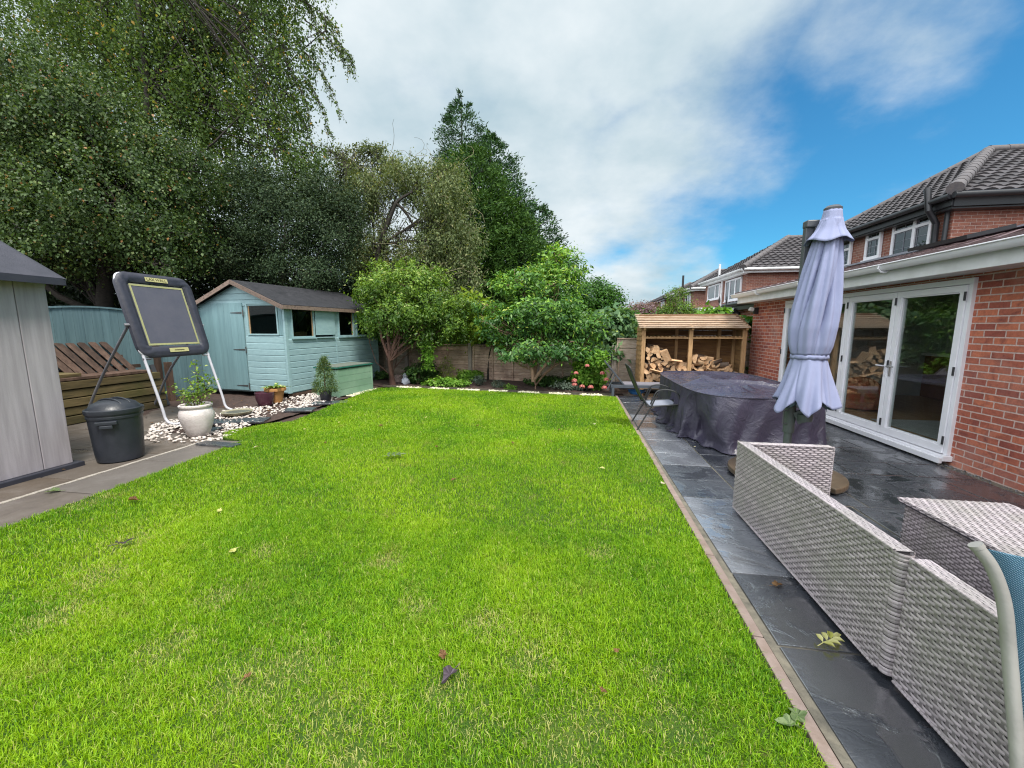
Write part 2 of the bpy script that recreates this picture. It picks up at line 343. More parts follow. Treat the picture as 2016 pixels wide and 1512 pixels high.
m_terra = simple('terracotta', (.52,.27,.10), (.42,.2,.07), .8, 8, rvar=.03, bs=.3)
m_dish = simple('stone_dish', (.25,.24,.16), (.36,.34,.24), .5, 12, rvar=.02, bs=.3)
m_water = simple('dish_water', (.10,.085,.06), (.16,.13,.09), .04, 7, rvar=.02)
m_stone = simple('statue_stone', (.42,.45,.52), (.3,.32,.38), .8, 14, rvar=.05, bs=.6)
m_rock = simple('brown_rock', (.2,.14,.12), (.3,.22,.2), .85, 9, rvar=.05, bs=.6)
m_peb = simple('white_pebbles', (.68,.62,.57), (.52,.45,.41), .6, 20, rvar=.22)
m_peb2 = simple('cream_pebbles', (.74,.70,.52), (.6,.55,.42), .6, 20, rvar=.2)
m_grav = simple('dark_gravel', (.10,.105,.12), (.2,.19,.18), .7, 30, rvar=.5)
m_umb = simple('pale_blue_canvas', (.285,.315,.475), (.235,.26,.405), .85, 2.5, rvar=.02, bs=.3, bscale=230)
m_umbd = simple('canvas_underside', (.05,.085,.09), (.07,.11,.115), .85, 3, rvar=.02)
m_umbp = simple('grey_powder_coat', (.075,.08,.09), (.10,.105,.115), .4, 5, rvar=.04)
m_umbp2 = simple('green_grey_metal', (.06,.08,.075), (.085,.105,.095), .45, 6, rvar=.04)
m_base = simple('brown_base_weight', (.07,.05,.035), (.11,.08,.05), .3, 8, bs=.2, rvar=.03)
m_mesh_g = simple('grey_mesh_fabric', (.22,.24,.30), (.28,.3,.36), .6, 200, rvar=.02)
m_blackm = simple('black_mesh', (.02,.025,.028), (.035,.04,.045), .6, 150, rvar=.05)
m_loung = simple('dark_lounger_frame', (.055,.065,.085), (.08,.09,.11), .4, 6, rvar=.05)
m_lfab = simple('lounger_fabric', (.15,.145,.17), (.2,.19,.22), .7, 120, rvar=.02)
m_soil = simple('dark_soil', (.035,.022,.018), (.085,.05,.04), .9, 14, bs=1, bscale=40)
m_iron = simple('black_iron', (.015,.016,.018), (.03,.03,.03), .45, 10)
m_wick_b = simple('wicker_backing', (.07,.06,.065), (.09,.08,.085), .85, 20, rvar=.05)
m_red = simple('red_thing', (.35,.05,.03), (.25,.03,.02), .6, 5)
m_blue = simple('blue_plastic', (.05,.2,.5), (.07,.25,.6), .4, 5)

def wickermat(name, a, b, c):
    m, nt, p = M_(name); r = rattr(nt); col = rampf(nt, r, [(0, a), (.5, b), (1, c)])
    n = noise(nt, vec(nt, (1, 1, 1)), 3.5, 4, .6); col = mixc(nt, mr(nt, n, .42, .7, 0, .5), col, (.24,.245,.20))
    s = noise(nt, vec(nt, (40, 8, 160)), 3, 3, .6); col = mixc(nt, 1.0, col, rampf(nt, s, [(.3, (.8,)*3), (.7, (1.15,)*3)]), 'MULTIPLY')
    lk(nt, col, p.inputs['Base Color']); p.inputs['Roughness'].default_value = .42; bump(nt, p, s, .25, .003); return m
m_wick = wickermat('grey_wicker', (.21,.185,.195), (.375,.33,.35), (.50,.44,.465))
m_wick_t = wickermat('wicker_top', (.28,.25,.27), (.40,.36,.38), (.48,.43,.455))

def slabmat(name, dark, light, wet=1.0):
    m, nt, p = M_(name); v = vec(nt)
    r = rattr(nt); n = noise(nt, v, 2.6, 7, .62, .8); fine = noise(nt, vec(nt, (1,1,1)), 26, 6, .7, .6)
    cl = noise(nt, vec(nt, (1.0, 2.6, 1), (0,0,.25)), 5.5, 8, .6, 1.4)      # riven cleft surface
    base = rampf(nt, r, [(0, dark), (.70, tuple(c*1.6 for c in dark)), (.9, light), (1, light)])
    col = mixc(nt, mr(nt, n, .4, .7, 0, .55), base, tuple(c*1.9+.01 for c in dark))
    col = mixc(nt, mr(nt, fine, .6, .8, 0, .35), col, (.16,.15,.13))
    lk(nt, col, p.inputs['Base Color'])
    wetn = noise(nt, v, 1.9, 7, .62, .9)          # films of standing water with ragged edges
    wet_ = mr(nt, wetn, .475, .525, 1, 0)
    wet_.node.clamp = True
    ro = mth(nt, 'ADD', mr(nt, wet_, 0, 1, .24, .045), mr(nt, cl, .4, .7, 0, .14))
    lk(nt, ro, p.inputs['Roughness']); lk(nt, mr(nt, wet_, 0, 1, 2.0, 4.2), p.inputs['IOR'])
    h = mth(nt, 'MULTIPLY', mth(nt, 'ADD', cl, mth(nt, 'MULTIPLY', fine, .3)), mr(nt, wet_, 0, 1, 1.0, .35)); bump(nt, p, h, .5, .014); return m
m_slab = slabmat('wet_black_slate', (.026,.029,.036), (.17,.18,.205))
def pathmat():
    m, nt, p = M_('old_concrete_flags'); v = vec(nt); n = noise(nt, v, 3, 7, .65, .5); n2_ = noise(nt, v, 1.2, 4, .6)
    col = rampf(nt, n, [(.28, (.07,.055,.04)), (.5, (.125,.10,.08)), (.75, (.19,.165,.145))])
    col = mixc(nt, mr(nt, n2_, .45, .65, 0, .75), col, (.085,.062,.042))
    col = mixc(nt, mr(nt, rattr(nt), 0, 1, 0, .5), col, (.16,.155,.155))
    f = noise(nt, v, 60, 4, .6); col = mixc(nt, mr(nt, f, .66, .74, 0, .7), col, (.35,.3,.26))
    lk(nt, col, p.inputs['Base Color']); lk(nt, mr(nt, n2_, .35, .6, .25, .7), p.inputs['Roughness']); bump(nt, p, mth(nt, 'ADD', n, mth(nt, 'MULTIPLY', f, .3)), .35, .01); return m
m_path = pathmat()
def grassmat(name, base=False):
    m, nt, p = M_(name); v = vec(nt)
    patch = noise(nt, v, .8, 4, .55, .3); p2 = noise(nt, v, 3.4, 4, .6); 
    r = rattr(nt)
    g1 = rampf(nt, r, [(0, (.035,.14,.006)), (.35, (.115,.29,.008)), (.75, (.265,.48,.012)), (.95, (.40,.58,.04)), (1, (.50,.52,.18))])
    g2 = rampf(nt, r, [(0, (.11,.25,.008)), (.4, (.26,.455,.010)), (.8, (.40,.58,.018)), (1, (.50,.50,.17))])
    col = mixc(nt, mr(nt, patch, .40, .62, 0, 1), g1, g2)
    straw = mth(nt, 'MULTIPLY', mr(nt, p2, .55, .72, 0, 1), mr(nt, r, .38, .55, 0, .36))
    col = mixc(nt, straw, col, (.42,.34,.14))
    if base: col = rampf(nt, p2, [(.35, (.035,.085,.008)), (.6, (.07,.12,.012)), (.75, (.13,.09,.045))])
    lk(nt, col, p.inputs['Base Color']); p.inputs['Roughness'].default_value = .5 if not base else .95; p.inputs['Specular IOR Level'].default_value = .35
    if not base:
        tr = nt.nodes.new('ShaderNodeBsdfTranslucent'); lk(nt, mixc(nt, 1.0, col, (1.25,1.15,.5), 'MULTIPLY'), tr.inputs[0])
        mx_ = nt.nodes.new('ShaderNodeMixShader'); mx_.inputs[0].default_value = .4
        lk(nt, p.outputs[0], mx_.inputs[1]); lk(nt, tr.outputs[0], mx_.inputs[2]); lk(nt, mx_.outputs[0], nt.nodes['Material Output'].inputs[0])
    else: bump(nt, p, noise(nt, v, 60, 5), 1, .02)
    return m
m_grass = grassmat('grass_blades'); m_turf = grassmat('turf', True)
exec_marker = None
# ================================================================== THE SETTING
def poly_in(px, py, poly):
    x = np.asarray(px); y = np.asarray(py); ins = np.zeros(x.shape, bool); n = len(poly)
    for i in range(n):
        x1, y1 = poly[i]; x2, y2 = poly[(i+1) % n]
        c = ((y1 > y) != (y2 > y)) & (x < (x2-x1)*(y-y1)/((y2-y1)+1e-12)+x1); ins ^= c
    return ins
def struct(o): o['kind'] = 'structure'; return o
LAWN = [(.93,-3), (.94,2.3), (.96,3.7), (1.0,9.32), (.2,9.38), (-2.2,9.70), (-4.6,9.95), (-5.08,9.75), (-5.15,9.2), (-5.0,8.3), (-4.85,7.0), (-4.72,6.0), (-5.0,5.75), (-5.25,5.2), (-5.05,4.95), (-4.62,4.85), (-4.56,3.9), (-4.5,2.3), (-4.5,-3)]
g = MB(); S = 220; g.add([(-S,-60,-.06),(S,-60,-.06),(S,S,-.06),(-S,S,-.06)], [(0,1,2,3)], .5); struct(g.build('ground', m_soil))
g = MB(); g.prism(LAWN, -.05, .004, .5); struct(g.build('lawn', m_turf))
# flower bed soil and soil on the left
def lumpy(name, x0, x1, y0, y1, z, amp, mat_, nx=60, ny=30, clip=None):
    g = MB(); vs_ = []; fs = []
    for j in range(ny+1):
        for i in range(nx+1):
            x = x0+(x1-x0)*i/nx; y = y0+(y1-y0)*j/ny
            vs_.append((x, y, z + amp*(math.sin(x*7.1+y*3.3)*.4+math.sin(x*17+y*11)*.25+random.uniform(-.5,.5)*.6)))
    for j in range(ny):
        for i in range(nx):
            x = x0+(x1-x0)*(i+.5)/nx; y = y0+(y1-y0)*(j+.5)/ny
            if clip is None or clip(x, y): a = j*(nx+1)+i; fs.append((a, a+1, a+nx+2, a+nx+1))
    g.add(vs_, fs, .5); return struct(g.build(name, mat_, smooth=True))
lumpy('soil_bed', -7.6, 1.2, 9.55, 12.3, .005, .035, m_soil, 130, 50, lambda x, y: y > 9.62 - .09*(x+.9) + .12)
lumpy('soil_bed', -9.4, -5.0, 5.9, 12.2, -.015, .02, m_soil, 80, 90, lambda x, y: x < -5.15)
# concrete flags on the left
g = MB()
for i in range(9):
    y0 = -2.5+i*.92
    if y0 > 4.3: break
    g.box(-5.14, -4.44, y0+.008, min(y0+.912, 4.86), -.05, .0+random.uniform(-.003,.004), random.uniform(0,1))
for i in range(9):
    for j in range(6):
        y0 = -1.2+i*.9; x0 = -9.0+j*.64
        x1 = min(x0+.625, -5.20)
        if y0+.9 > 7.2 or x1 < x0+.1: continue
        if j >= 4 and y0 > 4.2: continue
        g.box(x0, x1, y0+.008, y0+.892, -.05, -.004+random.uniform(-.004,.004), random.uniform(0,.6))
struct(g.build('path', m_path, bevel=.006))
g = MB()
for i in range(60):
    y0 = -2+i*.115; g.box(-5.19+random.uniform(-.008,.006), -5.145+random.uniform(-.006,.008), y0, y0+.12, -.03, .003+random.uniform(0,.004), random.uniform(.6,1))
tag(g.build('mortar_line', simple('mortar', (.42,.38,.34), (.25,.22,.18), .9, 20, bs=.5)), None, None); bpy.context.scene.objects['mortar_line']['kind'] = 'structure'
# dark slate pieces in the pebbles
g = MB()
for (px, py, w, h, a) in [(430,874,.62,.16,-.1), (405,846,.34,.3,.2), (470,828,.9,.34,.35), (590,806,.55,.3,.3), (650,792,.7,.3,.4)]:
    p = G(px, py, .02); M = Matrix.Translation(p) @ Matrix.Rotation(a, 4, 'Z'); g.box(-w/2, w/2, -h/2, h/2, -.03, .008, random.uniform(0,.5), M=M)
struct(g.build('path_slates', m_slab, bevel=.006))
# patio of wet slate
rs = random.Random(5)
g = MB(); X0, X1 = 1.065, 4.30
ycur = -1.5; rows = []
first = [2.42, 2.95, 3.58]
while ycur < 9.9:
    h = rs.choice([.6, .6, .9, .45]); 
    rows.append((ycur, h)); ycur += h+.012
for y0, h in rows:
    x = X0
    # the narrow run of slabs beside the lawn
    while x < X1-.05:
        w = rs.choice([.6, .9, .6, .45]) if x > X0 else .56
        x1 = min(x+w, X1)
        if X1-x1 < .15: x1 = X1
        r = rs.uniform(0, .68)
        if x == X0 and 2.2 < y0 < 7: r = rs.choice([.95, .93, .6, .97, .9])  # paler slate tone, partly painting in the sky reflected off the wet slabs
        if x == X0 and h > .7 and y0 > 2.8:
            for q in (0, 1):
                tz = [rs.uniform(-.0025,.0025) for _ in range(4)]; a, b = y0+q*h/2, y0+(q+1)*h/2-.012*(q == 0)
                g.add([(x,a,-.04),(x1-.015,a,-.04),(x1-.015,b,-.04),(x,b,-.04),(x,a,tz[0]),(x1-.015,a,tz[1]),(x1-.015,b,tz[2]),(x,b,tz[3])], [(0,3,2,1),(4,5,6,7),(0,1,5,4),(1,2,6,5),(2,3,7,6),(3,0,4,7)], r)
        else:
            tz = [rs.uniform(-.003,.003) for _ in range(4)]; a, b = y0, y0+h
            g.add([(x,a,-.04),(x1-.015,a,-.04),(x1-.015,b,-.04),(x,b,-.04),(x,a,tz[0]),(x1-.015,a,tz[1]),(x1-.015,b,tz[2]),(x,b,tz[3])], [(0,3,2,1),(4,5,6,7),(0,1,5,4),(1,2,6,5),(2,3,7,6),(3,0,4,7)], r)
        x = x1
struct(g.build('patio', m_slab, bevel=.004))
g = MB(); g.box(1.02, 4.4, -2, 10.1, -.06, -.009, .5); struct(g.build('patio_joints', simple('joint_mortar', (.19,.17,.13), (.085,.08,.065), .7, 14, bs=.6)))
g = MB()
for i in range(14):
    y0 = -1.0+i*.76; xx = .94+.006*y0
    g.ext([(xx,y0,-.06),(xx+.055,y0,-.06),(xx+.055,y0,.012),(xx,y0,.016)], (.0045,.752,0), random.random())
struct(g.build('lawn_edging', simple('edging', (.27,.21,.19), (.17,.125,.10), .8, 9, stretch=(1,1,1), bs=.4, bscale=60, rvar=.2), bevel=.004))
# dark gravel strip along the house, and pebbles: small stones nobody could count
ico_v = np.array([(0,0,1),(.894,0,.447),(.276,.851,.447),(-.724,.526,.447),(-.724,-.526,.447),(.276,-.851,.447),(.724,.526,-.447),(-.276,.851,-.447),(-.894,0,-.447),(-.276,-.851,-.447),(.724,-.526,-.447),(0,0,-1)])
ico_f = np.array([(0,1,2),(0,2,3),(0,3,4),(0,4,5),(0,5,1),(1,6,2),(2,7,3),(3,8,4),(4,9,5),(5,10,1),(2,6,7),(3,7,8),(4,8,9),(5,9,10),(1,10,6),(6,11,7),(7,11,8),(8,11,9),(9,11,10),(10,11,6)])
def stones(name, pts, size, mat_, label, cat, flat=.6):
    n = len(pts); pts = np.asarray(pts); s = rng.uniform(*size, (n, 1, 1)); ax = rng.uniform(.7, 1.35, (n, 1, 3)); ax[:, :, 2] *= flat
    an = rng.uniform(0, 6.28, n); ca, sa = np.cos(an)[:, None], np.sin(an)[:, None]
    v = ico_v[None]*ax*s; x = v[:, :, 0]*ca - v[:, :, 1]*sa; y = v[:, :, 0]*sa + v[:, :, 1]*ca
    V = np.stack([x+pts[:, None, 0], y+pts[:, None, 1], v[:, :, 2]+pts[:, None, 2]], -1).reshape(-1, 3)
    F = (ico_f[None] + (np.arange(n)*12)[:, None, None]).reshape(-1, 3)
    o = np_mesh(name, V, F, 3, np.repeat(rng.random(n), 20), mat_, smooth=True); return tag(o, label, cat, None, 'stuff')
n = 2600; P = np.c_[rng.uniform(4.28, 4.395, n), rng.uniform(-1, 10.8, n), rng.uniform(-.03, .0, n)]
stones('dark_gravel', P, (.006, .014), m_grav, 'strip of dark gravel between the patio slabs and the brick wall', 'gravel')
peb_poly = [(G(a, b).x, G(a, b).y) for a, b in [(282,868),(300,838),(345,826),(395,818),(450,806),(520,800),(585,775),(640,768),(668,786),(560,812),(505,826),(465,856),(428,868),(330,874)]]
P = np.c_[rng.uniform(-7.5, -4.6, 14000), rng.uniform(4.2, 9.6, 14000)]
P = P[poly_in(P[:, 0], P[:, 1], peb_poly)]; 
P = P[(np.sin(P[:,0]*5+P[:,1]*3)+rng.uniform(-1.2,1.6,len(P))) > -.1][:1600]
P = np.c_[P, rng.uniform(.0, .022, len(P))]
stones('white_pebbles', P, (.014, .030), m_peb, 'white pebbles spread between the lawn and the pale blue shed', 'pebbles')
P = []
for a, b in [((15,545),(215,548)), ((270,558),(450,558)), ((515,570),(720,565)), ((785,585),(960,580)), ((1045,592),(1235,592)), ((1312,602),(1500,602)), ((1590,614),(1780,614))]:
    p = G(780+a[0]/4.383, 640+a[1]/4.383); q = G(780+b[0]/4.383, 640+b[1]/4.383)
    yv = 9.66-.095*((p.x+q.x)/2+.9)-.02
    for _ in range(150): 
        t = random.random(); P.append((p.x+(q.x-p.x)*t, yv-.095*(q.x-p.x)*(t-.5)+random.uniform(-.075,.075), random.uniform(.0,.03)))
P += [(-5.15+random.uniform(-.12,.1), random.uniform(8.5,9.7), random.uniform(0,.02)) for _ in range(160)]
stones('cream_pebbles', P, (.018, .032), m_peb2, 'patches of cream pebbles between dark slabs along the far end of the lawn', 'pebbles')
g = MB()
for px0, px1 in [(831,842),(883,897),(945,958),(1000,1018),(1062,1079),(1123,1142),(1188,1200),(770,788)]:
    p = G(px0, 772); q = G(px1, 772); xm = (p.x+q.x)/2; w = .24; y = 9.64-.095*(xm+.9); M = Matrix.Translation((xm, y, 0)) @ Matrix.Rotation(-.095, 4, 'Z')
    g.box(-w/2, w/2, -.10, .10, -.05, .016, .3, M=M)
M = Matrix.Translation((-2.1, 9.64+.095*1.2+.12, 0)) @ Matrix.Rotation(-.092, 4, 'Z')
g.box(-3.05, 3.1, -.02, .02, -.05, .045, .2, M=M)
struct(g.build('bed_edging', simple('edging_slate', (.07,.065,.05), (.13,.11,.08), .75, 9, bs=.5)))

# ---- grass
WORN = [(190,1140,.16),(480,1340,.14),(960,1230,.10),(1040,1300,.12),(640,1430,.16),(1110,1470,.14),(560,1330,.18),(880,1360,.10),(250,1075,.12),(170,990,.16),(1170,1430,.10),(430,1180,.10),(760,1110,.10),(700,1490,.12),(330,1280,.12),(1180,1090,.09),(930,1440,.08),(520,1090,.1),(820,1200,.08),(1290,1330,.07),(1330,1440,.1),(120,1210,.14)]
def grass(name, n, region, wid, hgt, label, dens=None, seed=3):
    rg = np.random.default_rng(seed); x0, x1, y0, y1 = region
    x = rg.uniform(x0, x1, n*2); y = y0 + (y1-y0)*rg.random(n*2)
    k = poly_in(x, y, LAWN); x, y = x[k][:n], y[k][:n]; n = len(x)
    patch = np.sin(x*2.1+np.sin(y*1.7)*1.3)*np.cos(y*1.9+x*.6); tuft = np.sin(x*23+np.sin(y*19)*2)*np.sin(y*21+np.sin(x*17)*2)
    worn = np.zeros(n)
    for (a_, b_, r_) in WORN: q_ = G(a_, b_); worn = np.maximum(worn, np.exp(-(((x-q_.x)**2+(y-q_.y)**2)/r_**2)*(1+.6*np.sin(x*31+a_)*np.sin(y*29))))
    k = rg.random(n) > worn*.45; x, y, worn = x[k], y[k], worn[k]; n = len(x)
    patch = np.sin(x*2.1+np.sin(y*1.7)*1.3)*np.cos(y*1.9+x*.6); tuft = np.sin(x*23+np.sin(y*19)*2)*np.sin(y*21+np.sin(x*17)*2)
    h = (1-.35*worn)*hgt*rg.uniform(.45, 1.15, n)*(1+.16*patch+.2*tuft); w = wid*rg.uniform(.6, 1.25, n)
    a = rg.uniform(0, 6.283, n) + .5*patch; lean = rg.uniform(.1, 1.05, n); la = a + rg.normal(0, .35, n)
    d = np.c_[np.cos(a+1.57), np.sin(a+1.57), np.zeros(n)]*w[:, None]*.5
    L = np.c_[np.cos(la), np.sin(la), np.zeros(n)]
    b = np.c_[x, y, np.full(n, .002)]
    mid = b + L*(h*lean*.28)[:, None]; mid[:, 2] += h*.55
    tip = b + L*(h*lean*.85)[:, None]; tip[:, 2] += h*(1-.32*lean)
    V = np.stack([b-d, b+d, mid+d*.8, mid-d*.8, mid-d*.8, mid+d*.8, tip+d*.12, tip-d*.12], 1).reshape(-1, 3)
    r = np.clip(rg.normal(.5, .2, n) + .10*patch + .08*tuft, 0, .92); dry = rg.random(n) < .03+.5*worn; r[dry] = 1
    o = np_mesh(name, V, None, 4, np.repeat(r, 2), m_grass); o.data.validate(); return o
import sys
o0 = grass('grass', 60000, (-4.55, 1.0, -.9, 1.65), .0055, .040, '', seed=9)
o1 = grass('grass', 230000, (-3.2, 1.0, .75, 3.0), .0031, .040, '', seed=3)
o2 = grass('grass', 240000, (-5.3, 1.02, 1.6, 6.0), .0052, .042, '', seed=4)
o3 = grass('grass', 150000, (-5.3, 1.05, 5.2, 10.0), .0095, .046, '', seed=5)
# one object for the whole lawn's grass
def join_np(name, obs, mat_):
    vs_, rn = [], []
    for o in obs:
        me = o.data; a = np.empty(len(me.vertices)*3, np.float32); me.vertices.foreach_get('co', a); vs_.append(a.reshape(-1, 3))
        r = np.empty(len(me.polygons), np.float32); me.attributes['rnd'].data.foreach_get('value', r); rn.append(r)
        bpy.data.objects.remove(o); bpy.data.meshes.remove(me)
    return np_mesh(name, np.concatenate(vs_), None, 4, np.concatenate(rn), mat_)
tag(join_np('grass', [o0, o1, o2, o3], m_grass), 'bright green mown grass with yellowish and straw patches', 'grass', None, 'stuff')

# ================================================================== HOUSES
def roof_face(g, A, B, Cc, D, rows, wave=.16, amp=.028, step=.03, r0=0):
    """tiles on the face A-B (eave) to D-Cc (top): corrugated courses, each lapping the one below"""
    A, B, Cc, D = (Vector(v) for v in (A, B, Cc, D)); u = (B-A); L = u.length; u.normalize()
    n = u.cross(((Cc+D)/2-(A+B)/2)).normalized()
    if n.z < 0: n = -n
    for i in range(rows):
        t0, t1 = i/rows, (i+1.12)/rows
        a0, b0 = A.lerp(D, t0), B.lerp(Cc, t0); a1, b1 = A.lerp(D, min(t1,1)), B.lerp(Cc, min(t1,1))
        s0, e0 = (a0-A).dot(u), (b0-A).dot(u); s1, e1 = (a1-A).dot(u), (b1-A).dot(u)
        k0 = math.floor(min(s0, s1)/wave*6); k1 = math.ceil(max(e0, e1)/wave*6)
        up_dir = (a0 - A - u*s0) ; base0 = A + up_dir; up1 = (a1-A-u*s1); base1 = A+up1
        lo, hi, low = [], [], []
        for k in range(k0, k1+1):
            s = k*wave/6; z = amp*abs(math.sin(math.pi*(k+ (0))/6))
            sa = min(max(s, s0), e0); sb = min(max(s, s1), e1)
            lo.append(base0+u*sa+n*(z+step)); hi.append(base1+u*sb+n*z); low.append(base0+u*sa+n*(-.01))
        m = len(lo); fs = []
        rr = random.random()
        for k in range(m-1):
            g.add([lo[k], lo[k+1], hi[k+1], hi[k]], [(0,1,2,3)], (math.sin((k//6)*12.9+i*7.7)*.5+.5)*.8+.1)
            g.add([low[k], low[k+1], lo[k+1], lo[k]], [(0,1,2,3)], 0)
def window(parent, root, x, y0, y1, z0, z1, mul=(), tran=None, lead=False, fr=.055, mat_=None, gl=None, cur=None):
    """a white casement in a wall facing -X; mul: mullion positions, tran: transom height fraction"""
    mat_ = mat_ or m_white; g = MB(); X0, X1 = x-.075, x-.001
    g.box(X0, X1, y0, y1, z0, z0+fr); g.box(X0, X1, y0, y1, z1-fr, z1); g.box(X0, X1, y0, y0+fr, z0+fr, z1-fr); g.box(X0, X1, y1-fr, y1, z0+fr, z1-fr)
    ys = [y0+fr] + [y0+(y1-y0)*m_ for m_ in mul] + [y1-fr]
    for m_ in mul: yy = y0+(y1-y0)*m_; g.box(X0+.003, X1, yy-fr*.6, yy+fr*.6, z0+fr, z1-fr)
    if tran: zt = z0+(z1-z0)*tran; g.box(X0+.006, X1, y0+fr, y1-fr, zt-fr*.5, zt+fr*.5)
    f = g.build('window', mat_, parent, bevel=.006, root=root)
    p = MB(); p.box(x-.040, x-.034, y0+fr*.9, y1-fr*.9, z0+fr*.9, z1-fr*.9); p.build('pane', gl or m_glass_w, f, root=root)
    if lead:
        q = MB(); 
        for j in range(1, 3): yy = y0+(y1-y0)*j/3; q.box(x-.050, x-.043, yy-.006, yy+.006, z0+fr, z1-fr)
        for j in range(1, 5): zz_ = z0+(z1-z0)*j/5; q.box(x-.049, x-.044, y0+fr, y1-fr, zz_-.005, zz_+.005)
        q.build('lead_strip', m_lead, f, root=root)
    s = MB(); s.box(x-.12, x-.001, y0-.03, y1+.03, z0-.04, z0-.003); s.build('sill', mat_, f, root=root)
    c_ = MB(); c_.box(x-.014, x-.004, y0+.03, y1-.03, z0+.03, z1-.03); c_.build('pane_backing', cur or m_blackm, f, root=root)  # default dark sheet behind the glass stands in for the unlit room
    return f

H = thing('brick_house', 'red brick house with a low extension, white folding doors and a grey tiled upper roof', 'house', (6.5, 7, 0))
g = MB(); XE = 4.4
DY0, DY1, DZ0, DZ1 = 5.24, 9.26, .06, 2.15
g.box(XE, XE+.28, -3.5, DY0, -.05, 2.42); g.box(XE, XE+.28, DY0, DY1, DZ1, 2.42); g.box(XE, XE+.28, DY1, 10.85, -.05, 2.42)
g.box(XE+.02, XE+.28, DY0, DY1, -.05, .045)
g.box(XE+.28, 8.5, 10.57, 10.85, -.05, 2.6)
g.build('wall', m_brick, H, root=H)
g = MB(); g.box(XE+.28, 8.44, -3.5, 10.5, -.02, .03); g.build('floor', wood('oak_floor', (.34,.19,.10), (.46,.28,.16), (.52,.34,.2), (10,1,1), 2.5, .25, .05, .1), H, root=H)
g = MB(); g.box(8.38, 8.44, -3.4, 10.5, .03, 2.42); g.box(XE+.29, 8.38, -3.5, -3.42, .03, 2.42); g.box(XE+.29, 8.38, 10.5, 10.56, .03, 2.42); g.box(XE+.285, 8.38, -3.5, 10.5, 2.42, 2.46)
g.build('inner_wall', simple('inner_plaster', (.62,.62,.63), (.55,.56,.57), .8, 2, rvar=0), H, root=H)
# upper storey walls
UX, UY0, UY1, UZ = 8.5, 10.95, 16.1, 4.5
g = MB()
g.ext([(UX,10.95,2.3),(UX,UY1,2.3),(UX,UY1,UZ),(UX,11.25,UZ),(UX,11.25,2.3)][0:1]+[(UX,UY1,2.3),(UX,UY1,UZ),(UX,10.95,UZ)], (.28,0,0))
g.box(UX+.28, 16, 10.95, 11.2, 2.3, UZ); g.box(UX+.28, 16, UY1-.3, UY1-.002, 0, UZ)
g.box(UX, UX+.28, -3.5, 10.948, 2.3, 3.1)
g.box(UX, UX+.28, 10.86, UY1, 0, 2.298)
# corbelled chimney breast on the side wall
for k in range(14):
    g.box(10.0+.0-max(0, (9-k))*.05, 11.1, 10.70, 10.95, 3.2+k*.095, 3.2+(k+1)*.095-.001)
g.build('wall', m_brick2, H, root=H)
# extension roof (tiles), gutter, soffit
g = MB(); roof_face(g, (3.98,-3.5,2.43), (3.98,10.95,2.43), (8.52,10.95,3.47), (8.52,-3.5,3.47), 16, .30, .012, .022)
g.box(4.3, 4.9, 10.87, 10.93, 2.43, 2.52); rf = g.build('roof', m_tile_r, H, root=H)
g = MB(); g.bar((8.42,-3.4,3.52), (8.42,16.0,3.50), .16, .05); g.bar((8.25,-3.4,3.49), (8.25,11.4,3.47), .22, .03, r=.3); g.build('flashing', m_lead, rf, root=H)
g = MB(); g.bar((7.3,8.6,3.30), (7.3,9.9,3.30), .75, .07, up=(-.23,0,1)); g.build('roof_window', m_black, rf, root=H)
g = MB(); g.box(4.03, 4.06, -3.5, 10.9, 2.19, 2.40); g.build('fascia', m_white_d, H, root=H, bevel=.003)
g = MB(); g.ext([(4.062,-3.5,2.195),(4.398,-3.5,2.195),(4.398,-3.5,2.21),(4.062,-3.5,2.21)], (0,14.4,0)); g.build('soffit', m_white_d, H, root=H)
g = MB()
prof = [(.0,.045),(.012,.0),(.045,-.03),(.08,-.03),(.105,0),(.11,.045)]
vs_ = []; 
for y in (-3.5, 11.0):
    for (a, b) in prof: vs_.append((3.90+a, y, 2.36+b))
    for (a, b) in reversed(prof): vs_.append((3.90+.055+(a-.055)*.88, y, 2.36+b+.006 if b < .04 else 2.36+b))
N2 = len(prof)*2
g.add(vs_, [(i, (i+1) % N2, N2+(i+1) % N2, N2+i) for i in range(N2)] + [tuple(range(N2)), tuple(range(2*N2-1, N2-1, -1))])
g.tube([(3.895,-3.5,2.405),(3.895,11,2.405)], .008, 6)
gt = g.build('gutter', m_white, H, smooth=True, root=H)
for y in (2.2, 4.25, 6.0, 7.9, 9.6): 
    g = MB(); g.tube([(3.905,y,2.41),(3.895,y,2.36),(3.93,y,2.315),(3.99,y,2.315),(4.03,y,2.35)], .012, 6); g.build('bracket', m_white, gt, smooth=True, root=H)
# back part beyond the corner, with black gutter
g = MB(); g.box(5.0, 8.5, 10.852, 13.7, 0, 2.2); g.build('wall', m_brick, H, root=H)
g = MB(); roof_face(g, (4.78,10.86,2.33), (4.78,13.9,2.33), (8.5,13.9,3.2), (8.5,10.86,3.2), 10, .28, .03, .03); g.build('roof', m_tile, H, root=H)
g = MB(); g.tube([(4.76,10.95,2.30),(4.76,14,2.30)], .06, 10); g.box(4.82,4.86,10.95,13.9,2.12,2.31); g.tube([(4.76,11.0,2.3),(4.9,11.0,2.1),(4.94,11.0,0.1)], .035, 8); g.build('gutter', m_black, H, smooth=True, root=H)
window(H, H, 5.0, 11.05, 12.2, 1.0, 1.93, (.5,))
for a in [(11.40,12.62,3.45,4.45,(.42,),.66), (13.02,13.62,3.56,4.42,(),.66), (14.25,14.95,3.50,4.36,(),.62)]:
    window(H, H, UX-.015, a[0], a[1], a[2], a[3], a[4], a[5], lead=True, fr=.075)
